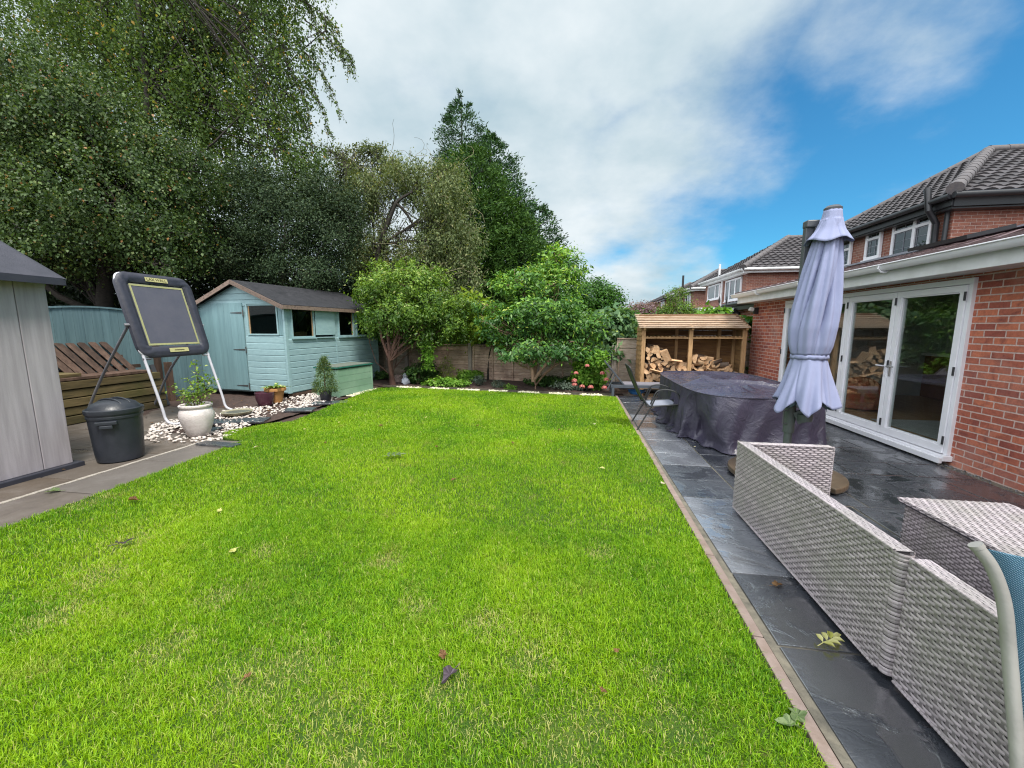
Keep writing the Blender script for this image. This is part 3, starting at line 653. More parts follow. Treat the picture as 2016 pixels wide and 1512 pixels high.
# upper roof
AP = (12, 14.63, 6.73)
g = MB(); roof_face(g, (8.2,10.6,4.52), (8.2,16.35,4.52), AP, AP, 15, .30, .045, .045)
roof_face(g, (16.5,10.6,4.52), (8.2,10.6,4.52), AP, (16.5,14.63,6.73), 15, .30, .045, .045)
roof_face(g, (8.2,16.35,4.52), (16.5,16.35,4.52), (16.5,14.63,6.73), AP, 8, .30, .045, .045)
rf = g.build('roof', m_tile, H, root=H)
def ridge_tiles(p, q, rad, parent, root):
    p = Vector(p); q = Vector(q); L = (q-p).length; n = max(1, int(L/.42)); g = MB()
    for i in range(n):
        a = p.lerp(q, i/n); b = p.lerp(q, (i+1.06)/n); g.tube([a, b], [rad*1.06, rad*.98], 10, sq=.9)
    return g.build('ridge_tile', m_ridge, parent, smooth=True, root=root)
ridge_tiles((8.12,10.52,4.60), (12,14.63,6.78), .14, rf, H); ridge_tiles((12,14.63,6.80), (16.5,14.63,6.80), .13, rf, H); ridge_tiles((8.2,16.4,4.56), (12,14.63,6.78), .11, rf, H)
g = MB(); g.tube([(8.12,10.6,4.47),(8.12,16.35,4.47)], .065, 10); g.tube([(8.12,10.52,4.47),(16,10.52,4.47)], .065, 10); g.box(8.2,8.24,10.66,16.3,4.28,4.5); g.box(8.24,16,10.64,10.68,4.26,4.5)
g.box(8.24,8.5,10.69,16.2,4.25,4.28); g.box(8.24,16,10.685,10.95,4.22,4.248)
g.build('gutter', m_black, H, smooth=True, root=H)
g = MB(); g.tube([(8.43,11.02,4.4),(8.43,11.02,3.5)], .045, 10); g.build('downpipe', m_black, H, smooth=True, root=H)
pp = PX(1830,512,8.38); p1 = PX(1841,440,8.38); 
g = MB(); g.tube([PX(1836,498,8.38), PX(1843,440,8.38), PX(1828,415,8.1), PX(1826,372,8.1)], .065, 12); g.build('vent_pipe', m_black, H, smooth=True, root=H)
# folding doors: frame, four leaves
g = MB(); fx0, fx1 = 4.36, 4.47
g.box(fx0, fx1, DY0, DY1, 2.085, 2.15); g.box(fx0, fx1, DY0, DY0+.05, .11, 2.085); g.box(fx0, fx1, DY1-.05, DY1, .11, 2.085); g.box(fx0-.06, fx1, DY0-.03, DY1+.03, .045, .108)
g.box(fx0-.10, fx0-.062, DY0-.03, DY1+.03, .02, .085)
dr = g.build('door_frame', m_white, H, bevel=.004, root=H)
W4 = (DY1-DY0-.10)/4
for k in range(4):
    a = DY0+.05+k*W4+.004; b = a+W4-.008; z0, z1, s = .118, 2.078, .075
    g = MB(); X0d, X1d = 4.345, 4.425
    g.box(X0d, X1d, a, b, z0, z0+s+.02); g.box(X0d, X1d, a, b, z1-s, z1); g.box(X0d, X1d, a, a+s, z0+s+.02, z1-s); g.box(X0d, X1d, b-s, b, z0+s+.02, z1-s)
    for (q0, q1, w0, w1) in ((a+s, b-s, z0+s+.02, z0+s+.035), (a+s, b-s, z1-s-.015, z1-s), (a+s, a+s+.015, z0+s+.035, z1-s-.015), (b-s-.015, b-s, z0+s+.035, z1-s-.015)): g.box(X0d+.012, X1d-.02, q0, q1, w0, w1)
    dl = g.build('door', m_white, H, bevel=.004, root=H)
    g = MB(); g.box(4.380, 4.386, a+s+.004, b-s-.004, z0+s+.024, z1-s-.004); g.build('pane', m_glass, dl, root=H)
    g = MB()
    for ye in ((b+.004,) if k else (b+.004, a-.004)):
        for z in (.28, 1.1, 1.95): g = MB(); g.tube([(4.335, ye, z-.05), (4.335, ye, z+.05)], .011, 8); g.build('hinge', m_black, dl, root=H)
    if k in (0, 1):
        g = MB(); yy = b-.04 if k == 0 else a+.04; d = -1 if k == 0 else 1
        g.box(4.335, 4.344, yy-.014, yy+.014, .93, 1.14); g.tube([(4.345,yy,1.07),(4.30,yy,1.07),(4.295,yy-d*.012,1.07),(4.295,yy+d*.11 if k==1 else yy-.11,1.07)], .009, 8)
        g.build('handle', m_white if k else simple('handle_silver', (.6,.6,.62), rough=.25, metal=.6), dl, root=H, smooth=True)
# small things on the wall
L1 = thing('security_light', 'small white and black security light at the far corner of the extension wall', 'lamp', (4.35, 10.6, 2.0))
g = MB(); g.box(4.30,4.395,10.55,10.63,1.93,2.08); g.build('bracket', m_black, L1, root=L1)
g = MB(); g.bar((4.22,10.62,2.06),(4.30,10.62,2.02), .12, .09); g.build('lamp_head', m_white_d, L1, root=L1, bevel=.01)
L2 = thing('security_light', 'black spotlight with white rim under the black gutter of the back part', 'lamp', (4.9, 13.0, 2.0))
g = MB(); g.tube([(4.95,13.2,2.0),(4.75,13.2,2.12)], [.07,.085], 10); g.build('lamp_head', m_black, L2, root=L2)
g = MB(); g.tube([(4.75,13.2,2.12),(4.735,13.2,2.13)], [.09,.09], 12); g.build('rim', m_white, L2, root=L2)
# things inside, seen through the doors
t = thing('rug', 'pale rug on the wooden floor behind the glass doors', 'rug', (6,6.6,.03))
g = MB(); g.box(5.1,6.8,5.5,7.6,.034,.042); g.build('rug_pile', simple('rug', (.45,.44,.44), rough=.9, bs=.5, bscale=150), t, root=t)
t = thing('desk_chair', 'black swivel chair standing on the pale rug indoors', 'chair', (5.75,6.35,.04))
g = MB()
for k in range(5): a = k*1.2566; g.tube([(5.75,6.35,.12),(5.75+.3*math.cos(a),6.35+.3*math.sin(a),.07)], [.025,.015], 6)
g.tube([(5.75,6.35,.1),(5.75,6.35,.48)], .025, 8); g.build('base', m_black, t, root=t)
g = MB(); g.box(5.5,6.0,6.1,6.6,.48,.56); g.build('seat', m_black, t, bevel=.03, root=t)
g = MB(); g.box(5.95,6.02,6.12,6.58,.6,1.2); g.build('backrest', m_black, t, bevel=.03, root=t)
t = thing('sideboard', 'long brown sideboard against the inner wall behind the glass doors', 'sideboard', (8.1,7.5,0))
g = MB(); g.box(7.85,8.36,5.4,10.3,.05,.98); g.build('body', wood('sideboard_wood', (.12,.05,.025), (.2,.09,.05)), t, root=t)
g = MB(); g.box(7.8,8.37,5.35,10.35,.98,1.03); g.build('top', m_white_d, t, root=t)
t = thing('picture_frame', 'white framed picture leaning on the sideboard indoors', 'picture', (8.0,7.0,1.03))
g = MB(); M = Matrix.Translation((8.0,6.9,1.03)) @ Matrix.Rotation(.15, 4, 'Y')
for bx in ((-.01,.01,-.2,.2,0,.04),(-.01,.01,-.2,.2,.46,.5),(-.01,.01,-.2,-.16,.04,.46),(-.01,.01,.16,.2,.04,.46)): g.box(*bx, M=M)
g.build('frame', m_white, t, root=t)
g = MB(); g.box(0,.008,-.16,.16,.04,.46, M=M); g.build('print', simple('print_grey', (.2,.22,.2)), t, root=t)
t = thing('picture_frame', 'small pale framed print further along the sideboard indoors', 'picture', (8.0,8.4,1.03))
g = MB(); g.box(7.98,8.0,8.25,8.55,1.03,1.4); g.build('frame', m_white, t, root=t)
g = MB(); g.box(7.972,7.978,8.3,8.5,1.08,1.35); g.build('print', simple('print_pale', (.4,.4,.42)), t, root=t)
t = thing('beanbag', 'red and orange patterned beanbag on the floor behind the left door leaf', 'beanbag', (5.6,8.6,.03))
g = MB(); g.lathe([(.05,.0),(.38,.03),(.44,.2),(.36,.42),(.18,.58),(.04,.62)], (5.6,8.7,.03), 20); g.build('cushion', simple('red_pattern', (.4,.06,.03), (.35,.2,.1), .8, 9), t, smooth=True, root=t)

# ---- the neighbours' houses
def far_house(label, y0, y1, ap, eave, wins, z0w=0, gm=m_white_d, loc=None, bk=None):
    h = thing('brick_house', label, 'house', (11, (y0+y1)/2, 0)); x = 8.5
    g = MB(); g.box(x, x+8, y0, y1, -.05, eave-.02); g.build('wall', bk or m_brick2, h, root=h)
    e0, e1, ex = y0-.3, y1+.3, x-.3
    g = MB(); roof_face(g, (ex,e0,eave), (ex,e1,eave), ap, ap, 14, .34, .05, .06)
    roof_face(g, (x+8.3,e0,eave), (ex,e0,eave), ap, (x+8.3,ap[1],ap[2]), 14, .34, .05, .06)
    roof_face(g, (ex,e1,eave), (x+8.3,e1,eave), (x+8.3,ap[1],ap[2]), ap, 8, .34, .05, .06); r_ = g.build('roof', m_tile, h, root=h)
    ridge_tiles((ex-.05,e0-.05,eave+.06), (ap[0],ap[1],ap[2]+.03), .15, r_, h); ridge_tiles(ap, (x+8,ap[1],ap[2]), .14, r_, h)
    g = MB(); g.tube([(ex-.06,e0,eave-.03),(ex-.06,e1,eave-.03)], .07, 8); g.tube([(ex,e0-.06,eave-.03),(x+8,e0-.06,eave-.03)], .07, 8)
    g.box(ex+.01,ex+.04,e0+.02,e1,eave-.22,eave-.02); g.box(ex+.05,x+8,e0+.02,e0+.05,eave-.2,eave-.02); g.box(ex+.05,x-.002,e0+.06,e1,eave-.22,eave-.19); g.build('gutter', gm, h, root=h)
    for (a, b, c, d, mu) in wins: window(h, h, x-.01, a, b, c, d, mu, None, fr=.09, cur=simple('net_curtain', (.35,.38,.4)) if c > 0 else None)
    return h
h2 = far_house('neighbouring brick house with white gutters and mossy hip, second in the row', 22.0, 28.4, (12,25.83,6.69), 4.48, [(22.5,24.7,3.05,4.2,(.35,.7)), (25.6,27.7,3.3,4.2,(.35,))])
g = MB(); g.tube([(8.38,25.1,4.4),(8.38,25.1,2.6)], .06, 8); g.tube([(8.2,25.1,4.35),(8.2,25.1,5.2)], .06, 8); g.build('downpipe', m_white_d, h2, root=h2)
g = MB(); g.box(6.5,8.49,22.3,28,0,2.45); g.build('wall', simple('pale_render', (.5,.52,.54)), h2, root=h2)
g = MB(); g.box(6.3,8.49,22.1,28.2,2.47,2.62); g.build('roof', m_white_d, h2, root=h2)
h3 = far_house('third brick house of the row, half hidden behind the bushes, with a black stack pipe', 31.0, 37.0, (11.5,35.5,6.2), 4.4, [(31.6,33.0,3.0,4.1,(.5,)), (33.8,35.2,3.2,4.1,(.5,))])
g = MB(); g.tube([(8.3,33.4,2.6),(8.3,33.4,5.6)], .08, 8); g.build('vent_pipe', m_black, h3, root=h3)
h4 = far_house('last brick house of the row with a dark roof, farthest from the garden', 39.5, 47.0, (11.5,43.5,6.0), 4.35, [(40.2,42,3.0,4.1,(.5,))], gm=m_black)

# ================================================================== FENCES
FL = [(-7.6,12.35), (-5.25,12.05), (-3.15,11.98), (-1.05,11.55), (1.08,11.05), (3.2,11.2), (5.3,11.3)]
F = thing('garden_fence', 'low weathered board fence with concrete posts at the back of the flower bed', 'fence', (-1, 11.6, 0))
for i in range(len(FL)-1):
    a, b = Vector((*FL[i], 0)), Vector((*FL[i+1], 0)); d = (b-a); L = d.length; d.normalize(); ang = math.atan2(d.y, d.x)
    M = Matrix.Translation(a) @ Matrix.Rotation(ang, 4, 'Z'); top = 1.06 if i < 4 else 1.30
    g = MB(); z = .03; rows = 7 if i != 2 else 12; hh = (1.04-.03)/rows
    for k in range(rows):
        g.box(.07, L-.07, -.008-.012, .010, z, z+hh-.006, None, M=M @ Matrix.Translation((0, random.uniform(-.003,.003), 0)) @ Matrix.Rotation(random.uniform(-.12,-.06), 4, 'X') if False else M @ Matrix.Translation((0,random.uniform(-.004,.004),0))); z += hh
    if top > 1.2: g.box(.07, L-.07, -.015, .008, 1.045, top, .9, M=M)
    pn = g.build('fence_panel', m_fence2 if i in (1, 2) else m_fence, F, bevel=.003, root=F)
    g = MB()
    for q in (.02, .34, .66): g.box(.07+(L-.14)*q, .07+(L-.14)*q+.04, -.045, -.021, .03, 1.04, None, M=M)
    g.box(.07, L-.07, -.05, .03, top, top+.025, .3, M=M); g.build('batten', m_fence2, pn, root=F)
for i, (x, y) in enumerate(FL):
    g = MB(); g.box(x-.055, x+.055, y-.065, y+.05, -.05, 1.12); g.build('fence_post', m_post, F, bevel=.008, root=F)
FB = thing('painted_fence', 'blue green board fence with arched tops on the left boundary', 'fence', (-9, 6, 0))
def arch_panel(y0, y1, zs, zt):
    g = MB(); n = 14
    for k in range(n):
        a = y0+(y1-y0)*k/n; b = y0+(y1-y0)*(k+1)/n; u = ((a+b)/2-(y0+y1)/2)/((y1-y0)/2); ztop = zs+(zt-zs)*math.sqrt(max(0, 1-u*u*.96))
        g.box(-9.02, -8.998+random.uniform(-.004,.004), a+.002, b-.002, .03, ztop)
    pn = g.build('fence_panel', m_fence_b, FB, root=FB)
    g = MB(); pts = []
    for k in range(n+1):
        yy = y0+(y1-y0)*k/n; u = (yy-(y0+y1)/2)/((y1-y0)/2); pts.append((-9.0, yy, zs+(zt-zs)*math.sqrt(max(0, 1-u*u*.96))+.015))
    for k in range(n): g.bar(pts[k], pts[k+1], .05, .03)
    g.build('capping', m_fence_b, pn, root=FB)
for y0, y1 in ((1.6,3.4),(3.45,5.25),(5.3,7.35),(7.42,9.0)): arch_panel(y0, y1, 1.78, 1.97)
for y in (3.42, 5.27, 7.38): 
    g = MB(); g.box(-8.99,-8.90,y-.045,y+.045,-.05,1.85); g.build('fence_post', m_slat, FB, root=FB)
g = MB(); g.box(-8.85,-8.75,7.42,7.52,-.05,.85); tag(g.build('wooden_post', m_slat), 'short brown post standing by the blue fence near the shed', 'post')

# ================================================================== SHEDS
GS = thing('plastic_shed', 'taupe panelled plastic shed with charcoal roof at the left edge', 'shed', (-7, 2.2, 0))
g = MB(); y = -1.6
ys = [3.63, 3.37, 2.98, 2.72, 2.35, 2.05, 1.7, 1.4, 1.0, .6, .2, -.2, -.6, -1.0, -1.4]
for i in range(len(ys)-1):
    g.box(-5.78, -5.72, ys[i+1]+.006, ys[i], .05, 2.12, .3 if i == 0 else None)
for i in range(7): g.box(-8.3+i*.36, -8.3+(i+1)*.36-.006, 3.57, 3.63, .05, 2.12)
g.ext([(-8.3,3.58,2.12),(-5.79,3.58,2.12),(-7.0,3.58,2.75)], (0,.045,0))
g.box(-8.3,-5.79,-1.4,3.56,2.0,2.1)
g.build('wall', m_gshed, GS, bevel=.006, root=GS)
g = MB(); g.box(-5.9,-5.66,-1.4,3.70,-.02,.05); g.box(-8.35,-5.9,3.5,3.70,-.02,.05); g.build('base', m_dplast, GS, root=GS, bevel=.008)
g = MB(); P0 = Vector((-5.52,3.86,2.06)); 
g.ext([(-5.55,3.68,2.135),(-7.05,3.68,2.93),(-7.05,3.68,2.88),(-5.55,3.68,2.085)], (0,-5.1,0)); g.ext([(-7.05,3.68,2.93),(-8.6,3.68,2.13),(-8.6,3.68,2.08),(-7.05,3.68,2.88)], (0,-5.1,0))
rf = g.build('roof', m_shingle, GS, root=GS)
g = MB(); g.box(-5.57,-5.54,-1.45,3.70,2.06,2.13); g.bar((-5.55,3.695,2.10),(-7.05,3.695,2.895), .03, .06); g.build('trim', m_dplast, rf, root=GS)

# the pale blue shed, in its own space: x to the right along the front, y back
SA = -math.atan2(.126, .992); SO = Vector((-6.42, 8.16, 0))
BS = thing('garden_shed', 'pale blue wooden shed with peeling fascia and four side windows', 'shed', SO, SA)
Ms = WM[BS.name]; Ri = Ms.inverted(); ux = (Ms.to_3x3() @ Vector((1,0,0))); uy = (Ms.to_3x3() @ Vector((0,1,0)))
def hit(px, py, P0, n):
    d = Vector(ray(px, py)); o = Vector((0,0,CAMH)); t = (Vector(P0)-o).dot(n)/d.dot(n); return Ri @ (o+d*t)
def side(px, py): q = hit(px, py, SO, ux); return q.y, q.z
def front(px, py): q = hit(px, py, SO, uy); return q.x, q.z
LS, WS, ZE, ZA = 3.45, 2.6, 2.09, 2.61
def shiplap(g, u0, u1, z0, z1, face, n=None):
    k = 0; z = z0; hb = .142
    while z < z1-.01:
        zt = min(z+hb, z1)
        if face == 'side': g.ext([(0,u0,z),(.016,u0,z+.0),(.016,u0,zt-.028),(.005,u0,zt-.006),(0,u0,zt-.004)], (0,u1-u0,0))
        else: g.ext([(u0,0,z),(u0,-.016,z),(u0,-.016,zt-.028),(u0,-.005,zt-.006),(u0,0,zt-.004)], (u1-u0,0,0))
        z = zt
zs = side(600, 665)[1]; ws = []
yb = [side(px, 640)[0] for px in (575, 616, 620, 656, 667, 694, 702, 728)]
wz0 = side(596, 662)[1]; wz1 = side(596, 605)[1]
g = MB(); g.box(-.03,0,0,LS,.10,wz0-.04); g.box(-.03,0,0,LS,wz1+.04,ZE)
for a, b in ((0, yb[0]-.03), (yb[1]+.03, yb[2]), (yb[3], yb[4]-.03), (yb[5]+.03, yb[6]-.03), (yb[7]+.03, LS)): g.box(-.03,0,a,b,wz0-.04,wz1+.04)
shiplap(g, .05, LS-.05, .12, wz0-.05, 'side')
gx0, gz0 = front(492, 657); gx1, gz1 = front(543, 598); dx0 = front(405,700)[0]; dx1 = front(487,700)[0]
g.box(-WS, gx0-.04, .0, .03, .10, ZE); g.box(gx1+.04, 0-.031, .0, .03, gz0-.04, ZE); g.box(gx0-.04, gx1+.04, 0, .03, gz1+.04, ZE); g.box(gx0-.04, -.031, 0, .03, .10, gz0-.04)
shiplap(g, dx1+.02, -.045, .12, gz0-.05, 'front')
g.ext([(-WS,.0,ZE),(0,.0,ZE),(-WS/2,.0,ZA)], (0,.03,0))
for k in range(4):
    z = ZE+.01+k*.14; f = (z-ZE)/(ZA-ZE); xa = -WS+WS/2*f+.12; xb = -WS/2*f-.12
    if xb > xa+.1: f2 = min(1, (z+.13-ZE)/(ZA-ZE)); g.ext([(xa,0,z),(xb,0,z),(-WS/2*f2-.05,0,z+.12),(-WS+WS/2*f2+.05,0,z+.12)], (0,-.014,0))
g.box(-WS-.0, -WS+.03, .031, LS, .1, ZE); g.box(-WS, 0, LS-.03, LS-.002, .1, ZE); g.box(-WS+.04,-.04,.04,LS-.04,.08,.1)
wl = g.build('wall', m_shed, BS)
for a_ in ((-.03,.028,-.028,.05,.10,ZE), (.001,.022,LS-.06,LS,.1,ZE), (.0165,.024,side(663,700)[0]-.02,side(663,700)[0]+.03,.12,wz0-.06)): g = MB(); g.box(*a_); g.build('corner_trim', m_shed, BS, bevel=.003)
# front boards above and beside the window
for a_ in ((gx1+.05, -.05, -.014, -.001, gz0-.03, ZE-.01), (-WS+.02, dx0-.03, -.014, -.001, .11, ZE-.01)): g = MB(); g.box(*a_); g.build('front_board', m_shed_v, BS)
g = MB(); nb = 7
for k in range(nb): g.box(dx0+(dx1-dx0)*k/nb+.002, dx0+(dx1-dx0)*(k+1)/nb-.001, -.03, -.015, .13, front(450,597)[1], None)
dd = g.build('door', m_shed_v, BS)
for zpx in (616, 688, 758):
    g = MB(); z = front(470, zpx)[1]; g.ext([(dx1-.02,-.031,z-.022),(dx1-.02,-.031,z+.022),(dx1-.36,-.031,z+.006),(dx1-.36,-.031,z-.006)], (0,-.005,0)); g.box(dx1+.0,dx1+.03,-.036,-.031,z-.07,z+.07); g.build('hinge', m_hinge, dd)
def shed_win(a, b, z0, z1, face, name='window'):
    g = MB(); f = .035
    for (q0, q1, w0, w1) in ((a-f, b+f, z0-f, z0), (a-f, b+f, z1, z1+f), (a-f, a, z0, z1), (b, b+f, z0, z1)):
        g.box(-.03, .026, q0, q1, w0, w1) if face == 'side' else g.box(q0, q1, -.026, .03, w0, w1)
    w = g.build(name, m_shed, BS, bevel=.003)
    for (q0, q1, w0, w1) in ((a, a+.03, z0, z1), (b-.03, b, z0, z1)):
        g = MB(); g.box(-.03, -.004, q0, q1, w0, w1) if face == 'side' else g.box(q0, q1, .004, .03, w0, w1); g.build('inner_frame', m_frame_w, w)
    g = MB(); g.box(-.012, -.009, a+.03, b-.03, z0, z1) if face == 'side' else g.box(a+.03, b-.03, .009, .012, z0, z1)
    g.build('pane', m_glass_s, w); return w
shed_win(gx0, gx1, gz0, gz1, 'front')
for i in (0, 4, 6): shed_win(yb[i], yb[i+1], wz0, wz1, 'side')
g = MB(); g.box(.026,.038,yb[2]-.015,yb[3]+.02,wz0+.02,wz1+.03); g.build('shutter', m_shed, BS, bevel=.003)
for a_ in ((yb[0]-.05,yb[1]+.05,wz0-.065,wz0-.037), (yb[2],yb[3],wz0-.055,wz0-.03), (yb[4]-.05,yb[7]+.05,wz0-.065,wz0-.037)): g = MB(); g.box(.0,.06,*a_); g.build('sill', m_shed, BS, bevel=.003)
ov = .13; sl = (ZA-ZE)/(WS/2)
g = MB()
for s in (1, -1):
    xe = -WS/2+s*(WS/2+ov); ze = ZE-ov*sl; g.ext([(xe,-.14,ze+.05),(-WS/2,-.14,ZA+.05),(-WS/2,-.14,ZA+.07),(xe,-.14,ze+.07)], (0,LS+.26,0))
rf = g.build('roof', m_felt, BS)
g = MB()
for s in (1, -1):
    xe = -WS/2+s*(WS/2+ov); ze = ZE-ov*sl; g.ext([(xe,-.165,ze-.05),(-WS/2+s*.001,-.165,ZA-.03),(-WS/2+s*.001,-.165,ZA+.065),(xe,-.165,ze+.045)], (0,.022,0), m=0)
g.box(ov-.005,ov+.018,-.165,LS+.12,ZE-ov*sl-.03,ZE-ov*sl+.055)
g.build('fascia', m_rot, rf)
# things in the shed seen through its glass
t = thing('timber_offcut', 'pale length of timber leaning inside the near side window of the shed', 'timber', Ms @ Vector((-.4,.3,.9)))
g = MB(); g.bar((-6.60,8.30,1.55),(-6.52,8.78,1.22), .05, .05); g.build('plank', m_store_r, t, root=t)
t = thing('storage_tub', 'blue tub standing inside the far side window of the shed', 'tub', Ms @ Vector((-.3, (yb[6]+yb[7])/2, 1.3)))
q = Ms @ Vector((-.28, (yb[6]+yb[7])/2-.05, 1.42)); g = MB(); g.lathe([(.13,.0),(.17,.2),(.18,.2),(.165,.19)], q, 20); g.build('tub', m_blue, t, smooth=True, root=t)
t = thing('cardboard_box', 'brown box behind the near side window of the shed', 'box', Ms @ Vector((-.3,.75,1.1)))
g = MB(); q = Ms @ Vector((-.25,yb[1]-.16,1.2)); g.box(q.x-.1,q.x+.1,q.y-.12,q.y+.12,1.15,1.5); g.build('box', simple('card', (.35,.2,.12)), t, root=t)
g = MB(); q = SO; g.bar(Ms @ Vector((-.05,.05,.045)), Ms @ Vector((.03,1.25,.06)), .10, .07); tag(g.build('timber_bearer', m_slat), 'reddish timber bearer showing under the side of the pale blue shed', 'timber')
# ================================================================== TREES AND PLANTS
f_haw = foliage('hawthorn_leaves', [(0, (0.019,0.040,0.013)), (.4, (0.054,0.102,0.028)), (.75, (0.118,0.187,0.054)), (.93, (0.268,0.343,0.128)), (1, (0.365,0.182,0.064))], .38, .3, .5)
f_birch = foliage('birch_leaves', [(0, (0.045,0.081,0.022)), (.45, (0.096,0.169,0.045)), (.8, (0.162,0.243,0.067)), (.95, (0.294,0.311,0.074)), (1, (0.502,0.325,0.074))], .45, .4, .35)
f_holly = foliage('holly_leaves', [(0, (0.016,0.032,0.018)), (.5, (0.047,0.081,0.038)), (.85, (0.088,0.128,0.061)), (1, (0.135,0.162,0.081))], .55, .2, .25)
f_will = foliage('willow_leaves', [(0, (0.069,0.103,0.040)), (.4, (0.144,0.190,0.081)), (.75, (0.241,0.287,0.138)), (1, (0.414,0.402,0.207))], .5, .35, .3)
f_con = foliage('conifer_sprays', [(0, (0.015,0.046,0.024)), (.5, (0.042,0.099,0.037)), (.9, (0.079,0.165,0.040)), (1, (0.132,0.224,0.053))], .6, .15, .25)
f_con2 = foliage('light_conifer_sprays', [(0, (.018,.055,.012)), (.5, (.05,.115,.02)), (.9, (.10,.19,.032)), (1, (.15,.25,.05))], .6, .2, .25)
f_rho = foliage('broad_leaves_a', [(0, (0.042,0.102,0.018)), (.4, (0.102,0.198,0.026)), (.75, (0.204,0.336,0.042)), (.96, (0.336,0.468,0.084)), (1, (0.504,0.528,0.192))], .36, .3, .5)
f_mag = foliage('broad_leaves_b', [(0, (0.035,0.106,0.027)), (.4, (0.081,0.205,0.037)), (.75, (0.192,0.373,0.043)), (.95, (0.335,0.522,0.062)), (1, (0.522,0.596,0.124))], .34, .3, .55)
f_yel = foliage('yellow_green_leaves', [(0, (.10,.18,.015)), (.5, (.20,.31,.03)), (1, (.36,.45,.07))], .45, .4, .3)
f_lau = foliage('laurel_leaves', [(0, (.02,.07,.012)), (.5, (.055,.16,.02)), (1, (.14,.30,.035))], .35, .3, .5)
f_fig = foliage('fig_leaves', [(0, (.05,.12,.055)), (.5, (.10,.20,.085)), (1, (.22,.34,.16))], .5, .3, .4)
f_lime = foliage('lime_leaves', [(0, (.07,.17,.02)), (.5, (.16,.34,.04)), (1, (.34,.52,.10))], .4, .4, .4)
f_gry = foliage('grey_green_leaves', [(0, (.07,.10,.075)), (1, (.2,.26,.2))], .6, .2, .3)
f_bed = foliage('bed_leaves', [(0, (.025,.065,.018)), (.5, (.06,.14,.03)), (1, (.16,.28,.06))], .45, .3, .4)
f_mau = foliage('mauve_leaves', [(0, (.16,.10,.12)), (1, (.36,.26,.28))], .6, .4, .3)
f_pin = foliage('hydrangea_petals', [(0, (.45,.10,.12)), (.5, (.62,.20,.20)), (1, (.72,.42,.33))], .6, .3, .3)
f_ber = foliage('red_berries', [(0, (.28,.03,.02)), (1, (.42,.08,.04))], .4, .05, .5)
f_hos = foliage('hosta_leaves', [(0, (.05,.13,.03)), (.5, (.16,.30,.06)), (1, (.55,.60,.22))], .4, .3, .4)

def leafcards(pos, nrm, tan, L, W, rnd, name, mat_, parent=None, fold=.12):
    n = len(pos); nrm = nrm/np.maximum(np.linalg.norm(nrm, axis=1, keepdims=True), 1e-6)
    tan = tan - nrm*(tan*nrm).sum(1, keepdims=True); tan = tan/np.maximum(np.linalg.norm(tan, axis=1, keepdims=True), 1e-6); s = np.cross(nrm, tan)
    L = L[:, None]; W = W[:, None]; mid = pos + tan*L*.45 - nrm*L*fold
    V = np.stack([pos, mid + s*W*.5 + nrm*W*.22, pos + tan*L - nrm*L*fold*2.2, mid - s*W*.5 + nrm*W*.22], 1).reshape(-1, 3)
    return np_mesh(name, V, None, 4, np.clip(rnd, 0, 1), mat_, parent)
def unit(n, rg): v = rg.normal(size=(n, 3)); return v/np.linalg.norm(v, axis=1, keepdims=True)
def crown(name, parent, root, clumps, ncl, nl, clr, size, asp, mat_, seed, shell=.45, droop=.2, up=.45, flat=.7, hang=0., topbias=0, cvar=.3, bright=0, holes=0, lo=None, grad=0):
    """leaf clusters spread through ellipsoids; every leaf a small folded face"""
    rg = np.random.default_rng(seed); w = np.array([c[3]*c[4]*c[5] for c in clumps])**.75; w = w/w.sum(); cnt = rg.multinomial(ncl, w)
    cen, out_, cr = [], [], []
    for c, k in zip(clumps, cnt):
        d = unit(k, rg); rad = (shell + (1-shell)*rg.random(k)**.6); rad *= 1 + .10*np.sin(d[:, 0]*5+d[:, 2]*7+c[0]) + .07*np.sin(d[:, 1]*11+d[:, 2]*9)
        p = np.array(c[:3]) + d*np.array(c[3:6])*rad[:, None]
        cen.append(p); out_.append(d); cr.append(rg.random(k))
    cen = np.concatenate(cen); out_ = np.concatenate(out_); cr = np.concatenate(cr)
    if holes:      # leave gaps through the crown, where the sky shows
        h = np.sin(cen[:, 0]*2.3+cen[:, 2]*1.1+seed)*np.sin(cen[:, 2]*2.7-cen[:, 1]*.9)+.5*np.sin(cen[:, 0]*5.1+cen[:, 1]*4.3+cen[:, 2]*4.7); k = h > -1.5+holes
        cen, out_, cr = cen[k], out_[k], cr[k]
    if lo is not None: k = cen[:, 2] > lo; cen, out_, cr = cen[k], out_[k], cr[k]
    m = len(cen); rep = np.repeat(np.arange(m), nl); N = len(rep)
    off = rg.normal(size=(N, 3))*np.array([1, 1, flat])*clr*.6*(.6+.8*cr[rep])[:, None]
    if hang: off[:, 2] -= rg.random(N)**1.3*hang; sh = rg.random(N) < .6; off[sh, 0] *= .35; off[sh, 1] *= .35
    pos = cen[rep]+off
    nrm = out_[rep]*.5 + unit(N, rg)*.75; nrm[:, 2] += up
    tan = unit(N, rg); tan[:, 2] -= droop*1.5; tan += out_[rep]*.4
    L = size*rg.uniform(.6, 1.25, N); W = L*asp
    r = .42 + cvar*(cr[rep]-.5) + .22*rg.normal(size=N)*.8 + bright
    if grad: zz0, zz1 = cen[:, 2].min(), cen[:, 2].max(); r = r + grad*((pos[:, 2]-zz0)/(zz1-zz0)*2-1)       # leaf tone is paler and yellower towards the top
    # the leaf undersides and old leaves differ
    r = np.clip(r, 0, .97); odd = rg.random(N) < .012; r[odd] = 1
    Mi = WM[root.name].inverted(); t = np.array(Mi.translation); RM = np.array(Mi.to_3x3())
    return leafcards(pos@RM.T+t, nrm, tan, L, W, r, name, mat_, parent), cen
